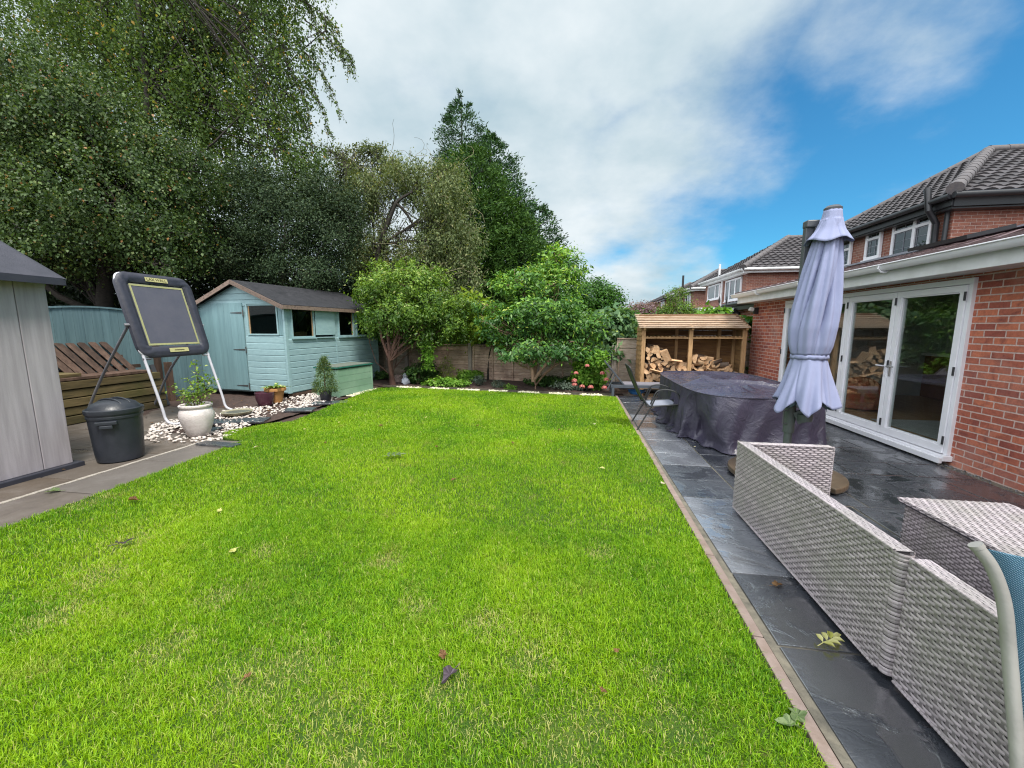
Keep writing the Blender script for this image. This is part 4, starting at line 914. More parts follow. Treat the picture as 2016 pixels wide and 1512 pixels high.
def bend(a, b, n=6, amp=.15, seed=0):
    rr = random.Random(seed); a = Vector(a); b = Vector(b); L = (b-a).length; o1 = Vector([rr.uniform(-1,1) for _ in range(3)])*amp*L; o2 = Vector([rr.uniform(-1,1) for _ in range(3)])*amp*L
    return [a.lerp(b, t)+o1*math.sin(math.pi*t)*.6+o2*math.sin(2*math.pi*t)*.4 for t in [i/n for i in range(n+1)]]
def taper(r0, r1, n=6): return [r0+(r1-r0)*(i/n)**.8 for i in range(n+1)]
def tree(name, label, cat, base, trunk, clumps, spec, mat_, bark, seed, limbs=3, twigs=60, group=None, tw_r=.006, trunk_r=(.2,.08), extra=None, limb_r=.35):
    t = thing(name, label, cat, base, 0, group); rr = random.Random(seed)
    g = MB(); pts = [Vector(p) for p in trunk]; n = len(pts)-1
    g.tube(pts, [trunk_r[0]*(1.25 if i == 0 else 1)*(1-i/n)+trunk_r[1]*(i/n) for i in range(n+1)], 10)
    g.build('trunk', bark, t, smooth=True, root=t)
    co, cen = crown('crown', t, t, clumps, mat_=mat_, seed=seed, **spec)
    g = MB()
    for ci, c in enumerate(clumps):
        cc = Vector(c[:3]); st = pts[rr.randint(max(0, n-2), n)] if n > 1 else pts[-1]
        lp = bend(st, cc, 6, .14, seed*31+ci); g.tube(lp, taper(trunk_r[1]*1.0, trunk_r[1]*limb_r), 6)
        near = [q for q in cen if all(abs(q[i]-c[i]) < c[3+i]*1.05 for i in range(3))]; rr.shuffle(near)
        for q in near[:max(3, int(twigs/len(clumps)))]:
            q = Vector(q); s0 = min(lp, key=lambda p: (p-q).length) if rr.random() < .6 else rr.choice(lp); tp = bend(s0, q, 5, .16, rr.random()); g.tube(tp, taper(tw_r*3.2, tw_r, 5), 4, caps=False)
            if rr.random() < .7:
                for _ in range(2):
                    k = rr.choice(tp[2:]); e2 = k + Vector((rr.uniform(-1,1), rr.uniform(-1,1), rr.uniform(-.3,.9))).normalized()*c[3]*.28; g.tube(bend(k, e2, 3, .2, rr.random()), taper(tw_r*1.5, tw_r*.6, 3), 3, caps=False)
    g.build('branches', bark, t, smooth=True, root=t)
    return t, cen

def el(px, py, d, rx, rz, ry=None):     # an ellipsoid of foliage centred px,py at depth d; radii in metres
    p = at(px, py, d); return (p.x, p.y, p.z, rx, ry if ry else rx, rz)
# great hawthorn hanging over the left boundary
T = at(200, 600, 10.4); tb = Vector((T.x, T.y, 0))
cl = [el(60,330,10,2.2,1.8), el(230,400,9.8,1.9,1.2), el(320,470,9.8,1.05,.75), el(120,470,9.6,1.9,.75), el(-60,440,9.6,1.8,1.2), el(20,180,10.2,2.2,1.4), el(180,270,10.2,1.9,1.3), el(330,330,10.4,1.3,1.0), el(-120,250,10,2,2), el(300,520,9.3,.55,.3)]
haw, cen = tree('hawthorn_tree', 'huge dark green hawthorn with red berries overhanging the left fence', 'tree', tb,
    [tb+Vector((.1,0,-.1)), tb+Vector((0,0,1)), tb+Vector((-.08,.1,2.0)), tb+Vector((.1,.1,3.0)), tb+Vector((.2,.2,4.4))], cl,
    dict(ncl=3000, nl=66, clr=.27, size=.070, asp=.72, shell=.45, droop=.7, up=.35, flat=.8, hang=.22, cvar=.45, lo=2.15), f_haw, m_bark_d, 21, twigs=200, trunk_r=(.28,.10), limb_r=.25)
rg = np.random.default_rng(5); k = rg.choice(len(cen), 34, replace=False); bp = np.repeat(cen[k]+rg.normal(size=(34,3))*.1, 9, 0)+rg.normal(size=(306,3))*.06
leafcards(bp-np.array(tb), unit(306, rg), unit(306, rg), np.full(306, .03), np.full(306, .028), rg.random(306), 'berries', f_ber, haw)
# tall weeping birch behind
tb = at(330, 640, 13.2); tb.z = 0
cl = [el(260,40,13,2.4,2.6), el(430,160,13,1.9,1.9), el(470,10,13.3,2.0,2.0), el(360,260,13.2,2.1,1.5), el(520,240,13,1.3,1.4), el(560,90,13,1.0,1.5), el(480,360,13.2,1.7,1.0), el(590,350,13.2,.9,.9), el(100,-40,13.4,2.6,2.4), el(330,-120,13,2.6,1.8), el(640,60,13,.35,.8), el(560,-60,13,1.5,1.2), el(150,120,13.2,2.2,2.2), el(330,140,13.2,2,2), el(400,60,13.2,1.8,2), el(600,310,13,.8,.6), el(560,180,13,.9,1.2)]
bir, cen = tree('birch_tree', 'tall olive green birch with drooping branch ends against the sky, behind the hawthorn', 'tree', tb,
    [tb, tb+Vector((0,0,3)), tb+Vector((-.1,0,6)), tb+Vector((.3,0,9)), tb+Vector((.3,0,12.5))], cl,
    dict(ncl=2500, nl=46, clr=.36, size=.088, asp=.74, shell=.25, droop=.9, up=.15, flat=.9, hang=.75, cvar=.45, holes=.12), f_birch, m_bark_d, 33, twigs=420, trunk_r=(.20,.04), tw_r=.006)
# long thin hanging twigs on its right side
g = MB(); lp_, lc = [], []
for (x0, y0, x1, y1, x2, y2) in [(600,40,660,75,692,140),(590,0,640,20,665,60),(590,95,640,130,668,215),(600,150,630,190,650,260),(585,-20,625,10,640,150),(575,200,610,240,622,330),(560,120,600,170,612,240),(655,70,680,95,694,120)]:
    a, b, c = at(x0,y0,13), at(x1,y1,13), at(x2,y2,13); pts = [a.lerp(b,t).lerp(b.lerp(c,t),t) for t in [i/10 for i in range(11)]]
    g.tube(pts, taper(.022,.004,10), 4, caps=False)
    for i in range(1, 11):
        for _ in range(5):
            e_ = pts[i]+Vector((random.uniform(-.18,.18), random.uniform(-.18,.18), random.uniform(-.5,.02))); g.tube([pts[i], e_], [.006,.003], 3, caps=False)
            for q in range(7): lp_.append(tuple(pts[i].lerp(e_, random.random())+Vector((random.uniform(-.05,.05),)*1+(0,0)))) 
g.build('hanging_twigs', m_bark_d, bir, root=bir)
lp_ = np.array(lp_); n = len(lp_); rg = np.random.default_rng(8); tn = unit(n, rg); tn[:, 2] -= 1
leafcards(lp_-np.array(tb), unit(n, rg), tn, rg.uniform(.05,.09,n), rg.uniform(.035,.06,n), np.clip(rg.normal(.5,.22,n),0,1), 'hanging_leaves', f_birch, bir)
# dark holly
tb = at(560, 640, 12.4); tb.z = 0
cl = [el(560,440,12.2,1.55,1.3), el(470,500,12.2,1.2,.9), el(640,470,12.5,1.0,1.2), el(590,540,12,1.3,.55), el(640,380,12.6,.8,.75), el(690,430,12.9,.55,.9), el(520,380,12.6,1.2,.8)]
tree('holly_tree', 'dense very dark holly tree directly behind the pale blue shed', 'tree', tb, [tb, tb+Vector((0,0,2)), tb+Vector((.1,0,4))], cl,
    dict(ncl=1300, nl=60, clr=.26, size=.066, asp=.6, shell=.45, droop=.1, up=.3, flat=.8, cvar=.35, lo=1.6), f_holly, m_bark_d, 41, twigs=120, trunk_r=(.14,.07))
# added foliage with darkened leaves, standing in for the shade below the crowns
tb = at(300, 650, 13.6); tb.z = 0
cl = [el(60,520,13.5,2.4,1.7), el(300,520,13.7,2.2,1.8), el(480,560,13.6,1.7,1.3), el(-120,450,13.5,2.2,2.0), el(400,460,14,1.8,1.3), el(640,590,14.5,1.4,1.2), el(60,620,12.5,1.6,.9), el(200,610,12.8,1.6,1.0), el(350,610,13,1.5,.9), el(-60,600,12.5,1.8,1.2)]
tree('shade_fill_foliage', 'added near-black foliage standing in for the deep shade under the big trees', 'bush', tb, [tb, tb+Vector((0,0,1)), tb+Vector((0,0,2))], cl,
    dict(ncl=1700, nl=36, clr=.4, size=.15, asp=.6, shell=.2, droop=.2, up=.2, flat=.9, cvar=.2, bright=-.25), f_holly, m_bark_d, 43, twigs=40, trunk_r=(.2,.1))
# contorted willow
tb = at(745, 660, 15); tb.z = 0
cl = [el(720,380,15,.95,1.1), el(800,350,15,1.15,.75), el(870,400,14.6,1.15,1.1), el(900,480,14.6,.95,1.2), el(840,500,14.8,1.2,1.1), el(760,500,15,1.0,1.4), el(700,500,15.2,.6,1.3), el(880,340,15,.7,.5), el(860,580,14.6,1.2,.8), el(790,570,14.8,1.2,.9), el(925,550,14.4,.45,.9)]
wil, cen = tree('contorted_willow', 'olive brown willow with twisting twigs and thin foliage, left of the tall conifers', 'tree', tb,
    [tb, tb+Vector((.1,0,1.6)), tb+Vector((-.1,0,3.2)), tb+Vector((.2,0,4.6)), tb+Vector((.9,0,6))], cl,
    dict(ncl=1500, nl=42, clr=.3, size=.11, asp=.42, shell=.25, droop=.8, up=.2, flat=1.0, hang=.35, cvar=.45, holes=.3), f_will, m_bark_d, 51, twigs=260, trunk_r=(.15,.06), tw_r=.006)
rr = random.Random(4); g = MB()
for i in range(120):
    q = Vector(cen[rr.randrange(len(cen))]); pts = [q]; d = Vector((rr.uniform(-1,1), rr.uniform(-1,.3), rr.uniform(.2,1))).normalized()
    for k in range(8): d = (d+Vector((rr.uniform(-.9,.9), rr.uniform(-.6,.6), rr.uniform(-.7,.5)))).normalized(); pts.append(pts[-1]+d*.17)
    g.tube(pts, taper(.011,.004,8), 3, caps=False)
g.build('twisted_twigs', m_twig_g, wil, root=wil)
# second stem group of grey birch between holly and willow
tb = at(690, 640, 17); tb.z = 0
cl = [el(690,330,17,1.0,.7), el(730,300,17,.8,.5), el(660,300,17,.6,.5), el(660,400,17,.9,1.4), el(700,560,16.5,1.4,1.1), el(770,330,17,.8,.5)]
tree('thin_tree', 'thin bare-looking tree with open grey twigs showing the sky, between holly and willow', 'tree', tb, [tb, tb+Vector((.2,0,3)), tb+Vector((0,0,6)), tb+Vector((.2,0,8))], cl,
    dict(ncl=420, nl=30, clr=.3, size=.10, asp=.6, shell=.2, droop=.3, up=.2, cvar=.4), f_will, m_bark_d, 53, twigs=300, trunk_r=(.11,.05), tw_r=.007)
# conifers
def conifer(label, px, py, d, widths, mat_, seed, n=900, nl=34, size=.2, z0=0, dens=1.):
    """widths: list of (height fraction from the top, radius in metres)"""
    a = at(px, py, d); base = Vector((a.x, a.y, 0)); t = thing('conifer', label, 'tree', base, 0, 'conifers beyond the back fence'); Hh = a.z
    rg = np.random.default_rng(seed); fr = np.array([w[0] for w in widths]); ra = np.array([w[1] for w in widths])
    tt = rg.random(n*4); tt = tt[rg.random(n*4) < (np.interp(tt, fr, ra)/ra.max())*.9+.12][:n]; k = len(tt)
    an = rg.uniform(0, 6.283, k); lay = .82+.28*np.abs(np.sin(tt*46+np.sin(an*3)*1.6+an)); rad = np.interp(tt, fr, ra)*lay*(.55+.45*rg.random(k)**.35)
    cen = np.c_[np.cos(an)*rad, np.sin(an)*rad, (Hh)*(1-tt)]; out_ = np.c_[np.cos(an), np.sin(an), np.full(k, .35)]
    rep = np.repeat(np.arange(k), nl); N = len(rep); s = rg.uniform(-.3, 1, N)
    sp = np.clip(np.interp(tt, fr, ra)*.5, .12, .5)[rep]
    pos = cen[rep] + out_[rep]*(s*sp*.9)[:, None] + rg.normal(size=(N, 3))*(sp*.34)[:, None]*np.array([1,1,.75]); pos[:, 2] -= (s*s*sp*.25)
    tan = out_[rep]+unit(N, rg)*.7; tan[:, 2] += .3
    cr = rg.random(k)
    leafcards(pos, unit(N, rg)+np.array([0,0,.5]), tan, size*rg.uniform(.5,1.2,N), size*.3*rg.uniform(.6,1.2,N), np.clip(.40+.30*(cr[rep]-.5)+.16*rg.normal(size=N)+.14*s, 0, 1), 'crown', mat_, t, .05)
    g = MB(); g.tube([base-Vector((0,0,.1)), base+Vector((0,0,Hh*.5)), base+Vector((.0,0,Hh*.985))], [.22,.12,.012], 8)
    for i in range(46):
        z = Hh*(1-random.random()**.8*.9); r_ = np.interp(1-z/Hh, fr, ra); a_ = random.uniform(0,6.28); g.tube([base+Vector((0,0,z-.2*r_)), base+Vector((math.cos(a_)*r_*.9, math.sin(a_)*r_*.9, z))], [.035,.01], 4)
    g.build('trunk', m_bark_d, t, root=t); return t
conifer('tallest dark conifer with a thin pointed top against the cloud', 908, 183, 22, [(0,.05),(.05,.42),(.10,.75),(.16,1.15),(.2,1.0),(.5,1.9),(1,2.2)], f_con, 61, 950, 36, .22)
conifer('broad dark conifer with a pointed top, right of the tallest one', 965, 262, 21, [(0,.05),(.06,.5),(.15,1.15),(.3,1.9),(.5,2.5),(.7,3.0),(1,3.1)], f_con, 62, 1500, 36, .22)
conifer('small dark conifer at the right end of the conifer group', 1062, 400, 22, [(0,.1),(.12,.7),(.35,1.2),(1,1.4)], f_con, 63, 500, 34, .22)
conifer('lighter green conifer in front of the two tall dark ones', 925, 292, 19, [(0,.25),(.05,.8),(.15,1.35),(.35,1.9),(.6,2.2),(1,2.2)], f_con2, 64, 1100, 36, .22)
conifer('mid green conifer low in front of the broad dark conifer', 1010, 395, 19.5, [(0,.15),(.1,.7),(.3,1.3),(.6,1.8),(1,2.0)], f_con2, 66, 700, 34, .22)
# the small twisted tree next to the shed
tb = Vector((-4.95,10.35,0)); p = lambda a, b, d=10.7: at(a, b, d)
cl = [el(790,560,11,.95,.45), el(755,580,11,.7,.45), el(850,600,11,.75,.5), el(735,565,11.2,.5,.35), el(780,620,10.9,1.0,.5), el(880,640,11.2,.6,.4), el(830,545,11.2,.55,.28), el(800,520,11.3,.3,.2)]
cl += [el(905,600,11.3,.4,.3), el(760,545,11.3,.4,.25), el(760,640,11.2,.6,.25), el(820,660,11.0,.6,.2), el(765,620,11.2,.35,.3), el(865,545,11.4,.3,.3), el(745,530,11.4,.3,.22)]
sh, cen = tree('small_tree', 'small spreading tree with twisted red brown stems next to the pale blue shed', 'tree', tb,
    [tb+Vector((0,0,-.1)), tb+Vector((-.02,0,.25)), p(766,712), p(768,690)], cl,
    dict(ncl=800, nl=42, clr=.21, size=.10, asp=.36, shell=.35, droop=.3, up=.5, flat=.65, hang=.12, cvar=.5, lo=.95, grad=.16), f_rho, m_bark_r, 71, twigs=110, trunk_r=(.09,.018), tw_r=.004)
g = MB()
for pts, r0 in (([(766,705),(752,670),(745,630),(752,590)],.042), ([(768,700),(782,660),(795,625),(805,580)],.048), ([(768,700),(795,678),(825,650),(850,610)],.035), ([(766,690),(762,650),(775,610),(765,570)],.038), ([(782,665),(815,668),(840,640)],.02)):
    g.tube([at(a, b, 10.75) for a, b in pts], taper(r0, r0*.4, len(pts)-1), 8)
g.build('stem', m_bark_r, sh, smooth=True, root=sh)
# magnolia-like shrub in the middle of the bed
tb = Vector((-.95,10.15,0))
cl = [el(1070,620,10.4,1.15,.55), el(1000,640,10.4,.75,.5), el(1140,640,10.4,.75,.5), el(1060,560,10.6,.85,.5), el(1110,530,10.7,.6,.5), el(1010,560,10.6,.55,.35), el(1060,690,10,1.0,.35), el(1150,680,10.2,.55,.35), el(960,600,10.6,.35,.25), el(1100,500,10.8,.35,.3), el(1020,705,10.0,.4,.16)]
mg, cen = tree('magnolia_shrub', 'large glossy yellow green shrub with two thin stems in the middle of the flower bed', 'shrub', tb,
    [tb+Vector((0,0,-.1)), tb+Vector((0,0,.12)), at(1052,735,10.2), at(1056,700,10.2)], cl,
    dict(ncl=600, nl=38, clr=.19, size=.115, asp=.38, shell=.4, droop=.0, up=.7, flat=.6, cvar=.55, lo=.84, grad=.26, holes=.15), f_mag, m_bark_p, 81, twigs=120, trunk_r=(.018,.012), tw_r=.006)
g = MB(); g.tube([at(a,b,10.1) for a, b in [(1050,752),(1047,725),(1054,700),(1062,670)]], [.05,.045,.035,.03], 8); g.tube([at(a,b,10.1) for a, b in [(1050,750),(1066,728),(1085,705),(1100,670)]], [.045,.038,.032,.028], 8)
g.build('stem', m_bark_p, mg, smooth=True, root=mg)
# other greenery behind the fence
def bush(name, label, px, py, d, cl, spec, mat_, seed, bark=None, twigs=20, cat='bush', base_z=0., tr=.04):
    tb = at(px, py, d); tb.z = base_z
    c0 = Vector(cl[0][:3]); return tree(name, label, cat, tb, [tb, tb.lerp(c0, .35), tb.lerp(c0, .6)], cl, spec, mat_, bark or m_bark_d, seed, twigs=twigs, trunk_r=(tr, tr*.6), tw_r=.004)
bush('arching_bush', 'yellow green arching bush showing above the fence right of the small tree', 880, 650, 12.8, [el(890,640,12.8,.75,.5), el(850,650,12.6,.6,.35), el(905,600,13,.5,.4), el(920,670,12.7,.35,.3)],
     dict(ncl=330, nl=40, clr=.2, size=.10, asp=.3, shell=.4, droop=.7, up=.3, hang=.15), f_yel, 91)
bush('dark_bush', 'dark blue green bush just above the fence behind the small tree', 840, 660, 12.5, [el(835,655,12.5,.5,.3), el(800,660,12.6,.6,.35), el(745,650,12.6,.6,.5)],
     dict(ncl=200, nl=36, clr=.2, size=.08, asp=.5, shell=.3), f_holly, 92)
bush('sycamore_sapling', 'pale large leaved sapling between the fence and the glossy shrub', 960, 650, 12, [el(965,640,12,.5,.5), el(935,610,12.1,.35,.3), el(1000,650,12,.45,.4), el(920,585,12.2,.25,.15)],
     dict(ncl=130, nl=18, clr=.24, size=.20, asp=.75, shell=.3, droop=.2, up=.7, cvar=.5), f_yel, 93)
bush('laurel_bush', 'rounded bright green laurel behind the right side of the glossy shrub', 1180, 640, 12.8, [el(1160,590,12.8,.8,.62), el(1195,600,12.6,.45,.55), el(1130,610,12.8,.7,.6)],
     dict(ncl=420, nl=36, clr=.2, size=.10, asp=.42, shell=.55, droop=.0, up=.5), f_lau, 94)
bush('fig_bush', 'grey green large leaved bush against the fence left of the log store', 1200, 650, 11.5, [el(1205,645,11.4,.55,.5), el(1165,650,11.4,.45,.45), el(1230,670,11.2,.3,.3), el(1190,690,11.1,.4,.25)],
     dict(ncl=260, nl=20, clr=.22, size=.17, asp=.8, shell=.4, droop=.3, up=.6, cvar=.5, lo=.72), f_fig, 95)
bush('hedge_bush', 'tapering light green hedge bush just left of the log store', 1240, 640, 12.0, [el(1228,640,12.2,.35,.5), el(1245,655,12,.25,.4)],
     dict(ncl=160, nl=36, clr=.14, size=.07, asp=.5, shell=.4), f_lau, 96)
bush('elder_bush', 'feathery olive shrub rising behind the log store in front of the far houses', 1350, 640, 13.5, [el(1345,612,13.5,.5,.38), el(1325,588,13.5,.3,.3), el(1378,618,13.5,.35,.2), el(1308,615,13.6,.25,.25), el(1340,575,13.6,.2,.22)],
     dict(ncl=150, nl=30, clr=.16, size=.08, asp=.35, shell=.2, droop=.2, up=.4), f_rho, 97, bark=m_twig_g, twigs=90)
bush('purple_plum_tree', 'distant mauve leaved tree low on the horizon left of the last house', 1270, 640, 36, [el(1262,612,36,1.3,.6), el(1290,615,37,1.1,.5), el(1240,622,36,1.2,.6), el(1285,600,37,.5,.4)],
     dict(ncl=200, nl=26, clr=.4, size=.2, asp=.6, shell=.2), f_mau, 98, twigs=40)
bush('distant_hedge', 'long dark green hedge far beyond the back fence', 1150, 640, 30, [el(x_, 648, 30, 3.2, 1.0) for x_ in (650,750,850,950,1050,1150,1230,1300,1370)],
     dict(ncl=900, nl=26, clr=.6, size=.35, asp=.5, shell=.4), f_lau, 99, twigs=10)
# vine at the right end of the log store, iron obelisk behind it
bush('grape_vine', 'leafy climbing vine between the log store and the brick wall', 1478, 740, 11.0, [el(1476,690,10.7,.17,.5), el(1470,640,11.0,.25,.16), el(1480,740,10.6,.12,.5)],
     dict(ncl=70, nl=13, clr=.15, size=.17, asp=.85, shell=.2, droop=.4, up=.4), f_lau, 101, cat='vine')
bush('grape_vine', 'bright large leaved vine shoots over the back edge of the log store roof', 1420, 660, 11.6, [el(1410,615,11.6,.32,.14), el(1385,622,11.7,.2,.1), el(1450,632,11.5,.2,.1)],
     dict(ncl=26, nl=9, clr=.12, size=.20, asp=.85, shell=.2, droop=.4, up=.5), f_lime, 102, cat='vine')
o = thing('iron_obelisk', 'black wrought iron plant support with two spear finials behind the log store', 'plant support', (3.85,11.5,0))
g = MB()
for s in (0, 1):
    q = at(1416+s*14, 597, 11.3); 
    g.tube([Vector((q.x,q.y,0)), q], .012, 6); g.lathe([(.004,-.02),(.022,.02),(.03,.06),(.018,.13),(.003,.2)], q, 8)
    for e_ in (-1, 1): g.tube([q+Vector((0,0,-.12)), q+Vector((e_*.03,0,-.26)), q+Vector((e_*.11,0,-.38)), q+Vector((e_*.2,0,-.42))], .010, 6)
a = at(1408,604,11.3); b = at(1440,604,11.3); g.tube([a, b], .01, 6); g.tube([at(1448,622,11.2), at(1462,630,11.2), at(1475,648,11.2), at(1480,662,11.2)], .012, 6)
g.build('frame', m_iron, o, smooth=True, root=o)

# ---- bed plants
def lowplant(name, label, px, py, rx, ry, h, n, nl, size, asp, mat_, seed, cat='plant', droop=.1, up=.8, stalks=0):
    q = G(px, py); t = thing(name, label, cat, q)
    cl = [(q.x, q.y, h*.5, rx, ry, h*.5)]
    crown('foliage', t, t, cl, n, nl, .07, size, asp, mat_, seed, shell=.3, droop=droop, up=up, flat=.6, cvar=.5, lo=.02)
    g = MB(); rr = random.Random(seed)
    for i in range(10+stalks): g.tube(bend((q.x+rr.uniform(-.2,.2)*rx, q.y+rr.uniform(-.2,.2)*ry, 0), (q.x+rr.uniform(-.8,.8)*rx, q.y+rr.uniform(-.8,.8)*ry, h*rr.uniform(.4,1)), 3, .1, i), taper(.007,.003,3), 4)
    g.build('stems', m_twig_g, t, root=t); return t
lowplant('dark_shrub', 'low dark leaved shrub in the bed near the white ornament', 822, 755, .38, .3, .58, 70, 34, .075, .6, f_bed, 111)
t = lowplant('climbing_plant', 'tall narrow climbing plant in front of the left fence panels', 843, 750, .30, .2, .62, 60, 30, .07, .7, f_bed, 112)
q = at(841,690,10.9); crown('foliage', t, t, [(q.x,q.y,.85,.14,.1,.42)], 34, 26, .07, .07, .7, f_lime, 113, shell=.2, cvar=.4)
lowplant('seed_plant', 'thin straw coloured stalks with small yellow seed heads by the fence', 880, 752, .24, .15, .78, 46, 20, .035, .7, f_yel, 114, stalks=26)
lowplant('ground_cover', 'bright lime green low plants in the bed left of the second fence post', 880, 762, .62, .24, .24, 110, 36, .06, .8, f_lime, 115)
lowplant('ground_cover', 'bright lime green clump close under the second concrete fence post', 925, 750, .42, .22, .34, 80, 36, .06, .8, f_lime, 116)
lowplant('silver_plant', 'small silvery grey clump at the right end of the lime green plants', 942, 758, .14, .1, .26, 24, 26, .05, .4, f_gry, 117)
lowplant('silver_plant', 'small silvery grey clump in bare soil left of the two stems', 980, 764, .16, .1, .2, 24, 22, .05, .4, f_gry, 118)
lowplant('small_plant', 'small dark green plant in front of the brown fence panel', 965, 745, .18, .12, .28, 24, 24, .06, .7, f_bed, 119)
lowplant('ground_cover', 'spreading mid green low plants right of the two stems', 1085, 760, .72, .26, .26, 130, 36, .06, .7, f_bed, 120)
lowplant('ground_cover', 'mixed pale green low plants at the foot of the hydrangea', 1125, 768, .45, .18, .2, 70, 34, .055, .6, f_gry, 121)
lowplant('small_plant', 'tiny green tuft near the edging in the middle of the bed', 1005, 768, .14, .08, .12, 14, 24, .05, .5, f_lime, 122)
lowplant('ivy', 'dark ivy at the foot of the small twisted tree by the shed corner', 750, 748, .3, .15, .3, 34, 26, .06, .8, f_bed, 123)
lowplant('shade_plant', 'dark green leafy plant between the blue fence and the shed, behind the rebounder', 340, 772, .32, .3, .62, 70, 26, .09, .6, f_holly, 124)
t = lowplant('hydrangea', 'bright green hydrangea with pink flower heads at the right end of the bed', 1160, 768, .42, .3, .86, 150, 30, .10, .75, f_lime, 125)
q = at(1170,700,9.8); crown('foliage', t, t, [(q.x+.05,q.y,.8,.28,.2,.22)], 34, 26, .08, .09, .75, f_lime, 126, shell=.3)
for i, (px, py) in enumerate([(1156,721),(1134,735),(1186,735),(1131,758),(1131,750),(1163,763),(1190,764),(1146,762),(1194,748)]):
    q = at(px, py, 9.45); rg = np.random.default_rng(200+i); n = 90; d = unit(n, rg); d[:, 2] = np.abs(d[:, 2])*.8
    P_ = d*.062*(.8 if i < 3 else 1.)+np.array(q)-np.array(t.location); leafcards(P_, d+unit(n, rg)*.3, unit(n, rg), np.full(n, .032), np.full(n, .03), np.clip(rg.normal(.5,.25,n),0,1), 'flower_head', f_pin, t)
# ornaments
q = G(799,757); t = thing('garden_ornament', 'small pale blue grey stone ornament in the bed beside a brown rock', 'ornament', q)
g = MB(); g.lathe([(.08,0),(.11,.06),(.10,.14),(.06,.2),(.075,.25),(.05,.31),(.01,.33)], q, 14, wob=lambda a, z: 1+.22*math.sin(a*3+z*20)); g.build('body', m_stone, t, smooth=True, root=t)
q = G(786,755); g = MB(); g.lathe([(.08,0),(.13,.06),(.12,.16),(.10,.25),(.04,.27)], q, 9, wob=lambda a, z: 1+.15*math.sin(a*2+z*9)); tag(g.build('rock', m_rock), 'brown upright rock in the bed left of the pale stone ornament', 'rock')
q = G(792,763); g = MB()
for i in range(4): p_ = q+Vector((i*.09-.13, random.uniform(-.04,.04), 0)); g.lathe([(.02,0),(.035,.02),(.02,.045)], p_, 8)
tag(g.build('white_stones', m_peb2), 'few white stones lying in front of the pale stone ornament', 'stones', None, 'stuff')
# ================================================================== GARDEN FURNITURE
def weave(g, O, u, v, n, w, h, cu=.056, cv=.0185, amp=.0065):
    O = Vector(O); u = Vector(u).normalized(); v = Vector(v).normalized(); n = Vector(n).normalized()
    nc = max(1, round(w/cu)); nr = max(1, round(h/cv)); cu = w/nc; cv = h/nr; rr = random
    for k in range(nc*2+1):                                       # upright stakes
        uu = min(max(k*cu/2, .006), w-.006); g.add([O+u*(uu-.0085)-n*.001, O+u*(uu+.0085)-n*.001, O+u*(uu+.0085)+v*h-n*.001, O+u*(uu-.0085)+v*h-n*.001], [(0,1,2,3)], .0, 0)
    S = 5
    for r in range(nr):
        rt = rr.random(); vc = (r+.5)*cv
        for c in range(-1, nc+1):
            uc = (c+.5+(.5 if r % 2 else 0))*cu; L = cu*.80; a0, a1 = uc-L/2, uc+L/2; c0, c1 = max(a0, 0), min(a1, w)
            if c1-c0 < .006: continue
            hw = cv*.42; jr = rr.uniform(-.0008,.0008); col = min(1, max(.3, .40+.35*rt+rr.uniform(-.25,.3))); vs_ = []
            for s in range(S+1):
                t = a0+(a1-a0)*s/S; tt = min(max(t, c0), c1); d = amp*math.sin(math.pi*s/S)**.6-.0015
                p = O+u*tt+v*(vc+jr)+n*d; vs_ += [p-v*hw-n*.0012, p+n*.0012, p+v*hw-n*.0012]
            fs = []
            for s in range(S): b = s*3; fs += [(b, b+3, b+4, b+1), (b+1, b+4, b+5, b+2)]
            g.add(vs_, fs, col, 0)
def wicker_box(parent, root, name, x0, x1, y0, y1, z0, z1, faces, cu=.056, cv=.0185):
    b = MB(); e_ = .004; b.box(x0+e_, x1-e_, y0+e_, y1-e_, z0+e_, z1-e_); o = b.build(name, m_wick_b, parent, root=root)
    g = MB()
    if '-x' in faces: weave(g, (x0,y1,z0), (0,-1,0), (0,0,1), (-1,0,0), y1-y0, z1-z0, cu, cv)
    if '+x' in faces: weave(g, (x1,y0,z0), (0,1,0), (0,0,1), (1,0,0), y1-y0, z1-z0, cu, cv)
    if '-y' in faces: weave(g, (x0,y0,z0), (1,0,0), (0,0,1), (0,-1,0), x1-x0, z1-z0, cu, cv)
    if '+y' in faces: weave(g, (x1,y1,z0), (-1,0,0), (0,0,1), (0,1,0), x1-x0, z1-z0, cu, cv)
    if len(g.v): g.build('weave', m_wick, o, root=root)
    if 't' in faces:
        g = MB()
        if y1-y0 > x1-x0: weave(g, (x0,y0,z1), (0,1,0), (-1,0,0), (0,0,1), y1-y0, .0001, cu, .0001) if False else weave(g, (x1,y0,z1), (0,1,0), (-1,0,0), (0,0,1), y1-y0, x1-x0, cu*1.3, .0125, .0022)
        else: weave(g, (x0,y0,z1), (1,0,0), (0,1,0), (0,0,1), x1-x0, y1-y0, cu*1.3, .0125, .0022)
        g.build('top_weave', m_wick_t, o, root=root)
    return o
def edge_bind(g, a, b, r=.007):
    a = Vector(a); b = Vector(b); n = int((b-a).length/.016)
    for i in range(n): g.tube([a.lerp(b, i/n), a.lerp(b, (i+.5)/n), a.lerp(b, (i+.94)/n)], [r*.8, r, r*.8], 8, r=random.uniform(.4,1), caps=False)
def corner_rings(g, x, y, z0, z1, r):
    n = int((z1-z0)/.0185)
    for k in range(n):
        z = z0+(k+.5)*.0185; rr_ = r+(.004 if k % 2 else .0015); g.tube([(x,y,z-.0082),(x,y,z),(x,y,z+.0082)], [rr_-.002, rr_, rr_-.002], 12, r=random.random(), caps=False)
SX = 1.425
s1 = thing('wicker_sofa', 'long grey wicker sofa section with an arm at its far end, empty of cushions', 'sofa', (1.75,2.7,0))
